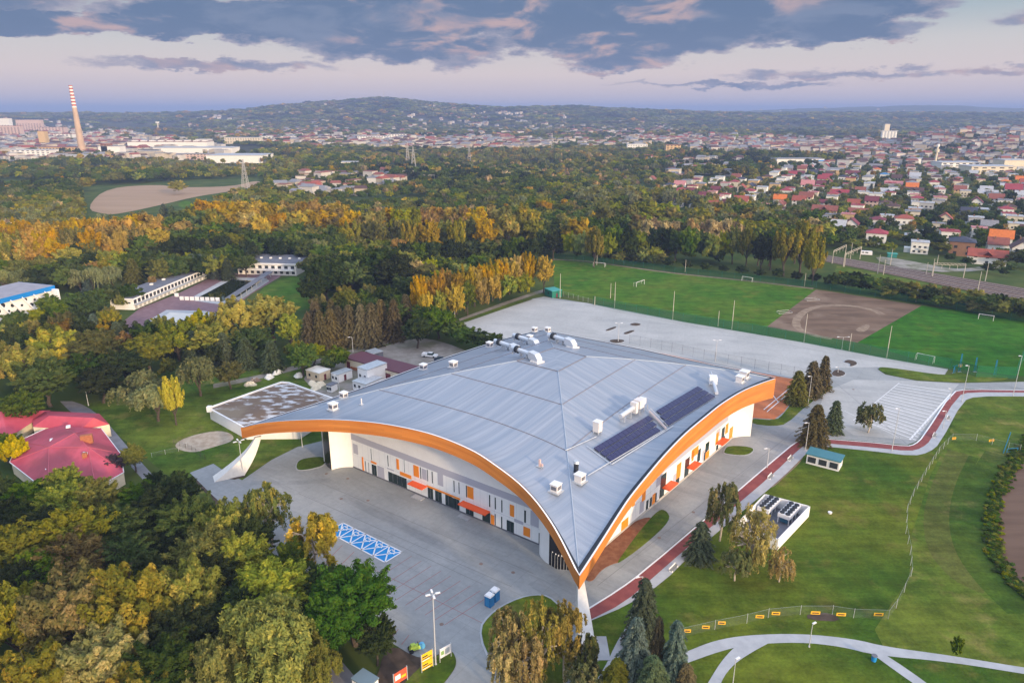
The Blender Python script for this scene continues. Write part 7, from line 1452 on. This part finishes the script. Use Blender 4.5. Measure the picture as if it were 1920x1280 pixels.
# railway gantries
def gantry(b0, b1, h_, label):
    a, b_ = G(*b0), G(*b1); e = empty('railway_gantry', a); up = Vector((0, 0, h_)); d = b_ - a; n = 8
    for p in (a, b_): MB().tube(p, p + up, .24, .16, 6).build('leg', M_polew, e)
    m_ = MB(); m_.tube(a + up, b_ + up, .11, n=4).tube(a + up + Vector((0, 0, -.9)), b_ + up + Vector((0, 0, -.9)), .11, n=4)
    for k in range(n): m_.tube(a + up + d * (k / n), a + up + d * ((k + 1) / n) + Vector((0, 0, -.9)), .1, n=3)
    m_.build('beam', M_polew, e)
    for k in range(1, 4): p = a + up + d * (k / 4); MB().tube(p - Vector((0, 0, .9)), p - Vector((0, 0, 3.0)), .1, n=4).build('dropper', M_polew, e)
    tag(e, label, 'railway gantry')
gantry((1748, 519), (1806, 521), 7.6, 'long pale gantry across the railway near the right edge'); gantry((1581, 500), (1612, 486), 7.6, 'front gantry beside the tall poplars at the railway'); gantry((1560, 494), (1584, 482), 7.6, 'rear gantry half behind the tall poplars at the railway')
for a in ((756, 776, 338, 330), (795, 815, 347, 337), (843, 868, 352, 343), (897, 918, 360, 352)): gantry((a[0], a[2]), (a[1], a[2]), 12, 'pale gantry poking out of the central wood, %s from the left' % {756: 'first', 795: 'second', 843: 'third', 897: 'fourth'}[a[0]])
p = G(1624, 478); e = empty('caravan', p, R(-20)); MB().box((0, 0, 1.4), (6.5, 2.3, 2.2), taper=.94).build('body', M_white, e, local=True); MB().box((0, -1.15, 1.7), (1.6, .08, .7)).box((-2, -1.15, 1.7), (1.0, .08, .7)).build('window', M_win, e, local=True)
for x in (-1.8, 1.8):
    for y in (-1, 1): MB().tube((x, y - .1, .35), (x, y + .1, .35), .35, n=10).build('wheel', M_dark, e, local=True)
tag(e, 'white camper van parked beyond the railway', 'caravan')
p = G(1672, 482); e = empty('garden_shelter', p, R(-20)); MB().box((0, 0, 1.1), (5, 3.5, 2.2)).build('wall', mat('teal_wall', (.02, .18, .17), rough=.7), e, local=True); MB().box((0, 0, 2.3), (5.6, 4, .2)).build('roof', MATS['teal_roof'], e, local=True); tag(e, 'teal shed on the pale gravel beyond the railway', 'shed')

# ------------------------------------------------------------------ put the trees up
hallpoly = [(p.x, p.y) for p in (HA, HB, HD, HC)]
def lodof(y): return 'near' if y < 175 else 'mid' if y < 430 else 'far'
WOOD = [[(q.x, q.y) for q in GP(l)] for l in (
    [(-350, 885), (60, 910), (260, 935), (350, 935), (450, 1015), (560, 1105), (520, 1130), (560, 1200), (600, 1290), (620, 1420), (-350, 1700)],
    [(-350, 610), (30, 615), (110, 585), (200, 608), (260, 630), (420, 625), (560, 655), (620, 690), (420, 700), (330, 705), (240, 740), (170, 745), (120, 740), (60, 770), (-20, 790), (-350, 900)],
    [(560, 565), (760, 548), (960, 562), (1000, 545), (930, 570), (860, 596), (850, 625), (780, 622), (650, 648), (600, 645)],
    [(1560, 545), (1930, 604), (2060, 628), (2060, 655), (1930, 616), (1560, 552)])]
for k, c in enumerate(((15, 12),)): pass
mids = [(x, y, r) for x, y, h_, r, sp, he in TREES]
def crowded(x, y, f): return any((x - a) ** 2 + (y - b_) ** 2 < ((c * f) ** 2) for a, b_, c in mids)
extra = []
for poly in WOOD:
    xs = [p[0] for p in poly]; ys = [p[1] for p in poly]; st = 8.5; y = max(min(ys), 60)
    while y < max(ys):
        x = min(xs)
        while x < max(xs):
            px_, py_ = x + random.uniform(-3, 3), y + random.uniform(-3, 3)
            u_ = PJ((px_, py_, 10))[0] if py_ > 30 else -999
            if -260 < u_ < 2100 and inpoly(px_, py_, poly) and free(px_, py_, 2) and not inpoly(px_, py_, hallpoly) and not crowded(px_, py_, 1.05): extra.append((px_, py_))
            x += st
        y += st
extra.sort(key=lambda p: p[1])
for (x, y) in extra:
    h_ = random.uniform(8.5, 13); sp = random.choice(['dark', 'green', 'olive', 'yg', 'dark', 'green', 'ochre', 'rust' if random.random() < .3 else 'dark'])
    if y > 240 and y < 420 and x > 100: h_ = 6
    TREES.append((x, y, h_, h_ * random.uniform(.36, .46), sp, False)); mids.append((x, y, 4))
order = sorted([i for i in range(len(TREES)) if SPEC[TREES[i][4]][3] == 'tree'], key=lambda i: -(TREES[i][2] * TREES[i][3]) ** .5 / TREES[i][1])
DROP = set(order[298:]); REST = [TREES[i] for i in sorted(DROP)]; TREES = [t for i, t in enumerate(TREES) if i not in DROP]
print('individual trees', len(TREES), 'to the mass', len(REST))
for i, (x, y, h_, r, sp, hero) in enumerate(TREES):
    if inpoly(x, y, hallpoly): 
        continue
    kinds, leaf, words, cat = SPEC[sp]; var = i % 3; kind = kinds[0] if (i * 7) % 5 < 3 else kinds[1]
    cm, tm = proto(kind, lodof(y), var); e = bpy.data.objects.new({'tree': 'tree', 'willow tree': 'willow_tree', 'poplar tree': 'poplar_tree', 'birch tree': 'birch_tree', 'spruce tree': 'spruce_tree', 'conifer': 'conifer_tree', 'larch tree': 'larch_tree'}[cat], None)
    C.objects.link(e); sx = r / BASER[kind]; sx = max(.45 * h_ / 16, min(sx, 1.55 * h_ / 16 if kind != 'dome' else 1.3 * h_ / 16)); e.location = (x, y, 0); e.scale = (sx, sx, h_ / 16.2); e.rotation_euler = (0, 0, random.uniform(0, 6.28))
    c = obm('crown', cm, LF_[leaf], e); obm('trunk', tm, None, e)
    rel(e, words, cat, None, (x, y, 0))
# the wood mass that nobody could count: instances scattered by one modifier per mass
def massinst(name, label, pts, protos):
    """pts: (x, y, z, sx, sz, index)"""
    col = bpy.data.collections.new(name + '_kinds'); obs = []
    for k, (cm, lf) in enumerate(protos):
        me = cm.copy(); me.materials.clear(); me.materials.append(lf); o = bpy.data.objects.new('%s_kind_%02d' % (name, k), me); col.objects.link(o); obs.append(o)
    me = bpy.data.meshes.new(name); me.from_pydata([p[:3] for p in pts], [], [])
    for nm, k in (('scl', None), ('idx', 5)):
        if nm == 'scl': a = me.attributes.new('scl', 'FLOAT_VECTOR', 'POINT'); a.data.foreach_set('vector', [v for p in pts for v in (p[3], p[3], p[4])])
        else: a = me.attributes.new('idx', 'INT', 'POINT'); a.data.foreach_set('value', [int(p[5]) for p in pts])
    a = me.attributes.new('rz', 'FLOAT', 'POINT'); a.data.foreach_set('value', [random.uniform(0, 6.28) for p in pts])
    o = bpy.data.objects.new(name, me); C.objects.link(o); md = o.modifiers.new('scatter', 'NODES')
    ng = bpy.data.node_groups.new(name + '_scatter', 'GeometryNodeTree'); ng.interface.new_socket('Geometry', in_out='INPUT', socket_type='NodeSocketGeometry'); ng.interface.new_socket('Geometry', in_out='OUTPUT', socket_type='NodeSocketGeometry')
    N = ng.nodes; L = ng.links; gi = N.new('NodeGroupInput'); go = N.new('NodeGroupOutput'); ip = N.new('GeometryNodeInstanceOnPoints'); ci = N.new('GeometryNodeCollectionInfo'); ci.inputs['Collection'].default_value = col
    ci.inputs['Separate Children'].default_value = True; ci.inputs['Reset Children'].default_value = True
    def na(nm, t): n = N.new('GeometryNodeInputNamedAttribute'); n.data_type = t; n.inputs[0].default_value = nm; return n.outputs[0]
    m2p = N.new('GeometryNodeMeshToPoints'); L.new(gi.outputs[0], m2p.inputs[0])
    cx_ = N.new('ShaderNodeCombineXYZ'); L.new(na('rz', 'FLOAT'), cx_.inputs[2]); er = N.new('FunctionNodeEulerToRotation'); L.new(cx_.outputs[0], er.inputs[0])
    L.new(m2p.outputs[0], ip.inputs['Points']); L.new(ci.outputs[0], ip.inputs['Instance']); ip.inputs['Pick Instance'].default_value = True; L.new(na('idx', 'INT'), ip.inputs['Instance Index']); L.new(na('scl', 'FLOAT_VECTOR'), ip.inputs['Scale']); L.new(er.outputs[0], ip.inputs['Rotation'])
    L.new(ip.outputs[0], go.inputs[0]); md.node_group = ng; tag(o, label, 'woodland', kind='stuff'); return o
OPEN.append([(q.x, q.y) for q in GP([(415, 530), (440, 494), (600, 492), (600, 530), (500, 525)])])
OB = []
MIX = [('broad', 'green'), ('broad', 'dark'), ('dome', 'olive'), ('plume', 'gold'), ('broad', 'ochre'), ('dome', 'yellowgreen'), ('broad', 'rust'), ('willow', 'silver'), ('plume', 'pale'), ('spruce', 'spruce'), ('column', 'ochre'), ('dome', 'green')]
def kpick(x, y):
    """patchy kinds: neighbouring trees tend to match"""
    v = math.sin(x * .011 + 1.3 * math.sin(y * .006)) + math.sin(y * .009 - x * .004 + 2) + random.gauss(0, .75); u = PJ((x, y, 0))
    if random.random() < .10: return random.choice([3, 3, 5, 4, 8, 9])
    tbl = [1, 0, 11, 0, 2, 5, 0, 2, 5, 4, 7]; k = tbl[max(0, min(10, int((v + 2.2) / 4.4 * 11)))]
    if u[1] < 300 and random.random() < .35: k = random.choice([2, 4, 11, 2, 5])
    if 640 < u[0] < 1300 and 295 < u[1] < 345 and random.random() < .25: k = random.choice([8, 4, 5, 7])
    return k
pf, pt = [], []
houses_grid = {}
for (a, b_, c) in BUILT + [(x, y, 9) for x, y in far_h]: houses_grid.setdefault((int(a // 40), int(b_ // 40)), []).append((a, b_, c))
def free2(x, y, r):
    for i in (-1, 0, 1):
        for j in (-1, 0, 1):
            for a, b_, c in houses_grid.get((int(x // 40) + i, int(y // 40) + j), ()):
                if (x - a) ** 2 + (y - b_) ** 2 < (c + r) ** 2: return False
    return True
OB = [(min(q[0] for q in p), max(q[0] for q in p), min(q[1] for q in p), max(q[1] for q in p), p) for p in OPEN]
def open_at(x, y):
    return any(a <= x <= b_ and c <= y <= d and inpoly(x, y, p) for a, b_, c, d, p in OB)
TOWN = GP([(0, 236), (330, 238), (420, 262), (500, 300), (480, 312), (380, 312), (260, 306), (110, 310), (0, 312)]); TOWN = [(q.x, q.y) for q in TOWN]
y = 335.0
while y < 1450:
    st = 8.5 if y < 700 else 11 if y < 1000 else 14; xm = y * .78 + 30; x = -xm - y * .07
    while x < xm + y * .05:
        X, Y = x + random.uniform(-.45, .45) * st, y + random.uniform(-.45, .45) * st; px_, py_ = PJ((X, Y, 0)); sub = inpoly(X, Y, SUB); x += st
        if open_at(X, Y) or inpoly(X, Y, hallpoly) or not free2(X, Y, 1.5 if sub else -1): continue
        if (1000 < px_ < 1600 and py_ > 440 and Y < 400) or (px_ > 1560 and py_ > 465): continue
        if 560 < py_ and px_ > 850: continue
        if sub and random.random() < .12: continue
        if inpoly(X, Y, TOWN) and random.random() < .80: continue
        if crowded(X, Y, .8) and Y < 520: continue
        gap = math.sin(X * .021 + 2.1 * math.sin(Y * .013)) * math.sin(Y * .017 + X * .006)
        if gap > (.8 if Y < 600 else .58) and not sub: continue
        h_ = random.uniform(5.5, 10) if sub else random.uniform(9, 15) * (1 + .25 * math.sin(X * .015 + Y * .01)); s = h_ / 16.2; pf.append((X, Y, 0, s * random.uniform(.95, 1.4), s, kpick(X, Y)))
    y += st
y = 1450.0
for (x, y_, h_, r, sp, he) in REST:
    kk, lf = SPEC[sp][0][0], SPEC[sp][1]
    k = next((i for i, q in enumerate(MIX) if q[1] == lf), 0); s = r / BASER[MIX[k][0]]; pf.append((x, y_, 0, max(.45 * h_ / 16, min(s, 1.5 * h_ / 16)), h_ / 16.2, k))
while y < 6400:
    st = 20 if y < 2200 else 34 if y < 3600 else 52; xm = y * .78 + 60; x = -xm
    while x < xm:
        X, Y = x + random.uniform(-.48, .48) * st, y + random.uniform(-.48, .48) * st; x += st; px_, py_ = PJ((X, Y, 0)); z = max(0, terr(X, Y))
        if open_at(X, Y): continue
        if inpoly(X, Y, TOWN) and random.random() < .75: continue
        thin = .30 if (py_ > 252 and px_ > 1200) else .2
        if z < 5 and random.random() < thin: continue
        if not free2(X, Y, 6): continue
        if math.sin(X * .006 + 2 * math.sin(Y * .0035)) * math.sin(Y * .005 + X * .0017) > .62: continue
        s = random.uniform(.75, 1.15) * (1.0 if st == 20 else 1.35 if st == 34 else 1.8); pt.append((X, Y, z - .5, s * random.uniform(1.3, 1.7) * st / 20 / (1.0 if st == 20 else 1.5), s * .72, kpick(X, Y)))
    y += st
print('wood mass', len(pf), len(pt))
massinst('woodland', 'mixed autumn wood filling the middle ground', pf, [(proto(k, 'far', i % 3)[0], LF_[l]) for i, (k, l) in enumerate(MIX)])
massinst('distant_woodland', 'far hazy woods on the plain and the hill', pt, [(proto(k, 'tiny', i % 3)[0], LF_[l]) for i, (k, l) in enumerate(MIX)])
# ground cover: low tufts along the meadow edge and hedge
hp_ = [(1862, 990), (1856, 960), (1868, 925), (1895, 875), (1925, 835), (1960, 800)]; tuft = []
hb = GP([(1935, 820), (1905, 862), (1880, 905), (1862, 950), (1858, 985), (1866, 1040), (1895, 1090), (1940, 1130)])
for a, b_ in zip(hb, hb[1:]):
    for _ in range(int((b_ - a).length * 9)): p = a.lerp(b_, random.random()) + Vector((random.gauss(0, .8), random.gauss(0, .8), 0)); tuft.append((p.x, p.y, 0, random.uniform(.05, .10), random.uniform(.035, .07), random.choice([0, 1, 2])))
massinst('hedge_growth', 'rough green hedge growth between meadow and brown field', tuft, [(proto('broad', 'far', 0)[0], LF_['bright']), (proto('dome', 'far', 1)[0], LF_['green']), (proto('dome', 'far', 2)[0], LF_['yellowgreen'])])

settle()
# ------------------------------------------------------------------ the evening air
hm = bpy.data.materials.new('haze'); hm.use_nodes = True; nt = hm.node_tree; nt.nodes.clear(); pv = nt.nodes.new('ShaderNodeVolumePrincipled'); om = nt.nodes.new('ShaderNodeOutputMaterial'); nt.links.new(pv.outputs[0], om.inputs['Volume'])
pv.inputs['Color'].default_value = (.34, .45, .76, 1); pv.inputs['Density'].default_value = 1.65e-4; pv.inputs['Anisotropy'].default_value = 0.0
hz_ = MB().box((0, 14800, 82.5), (53000, 30600, 175)).build("haze", hm); tag(hz_, "thin evening haze over the plain", kind="stuff")
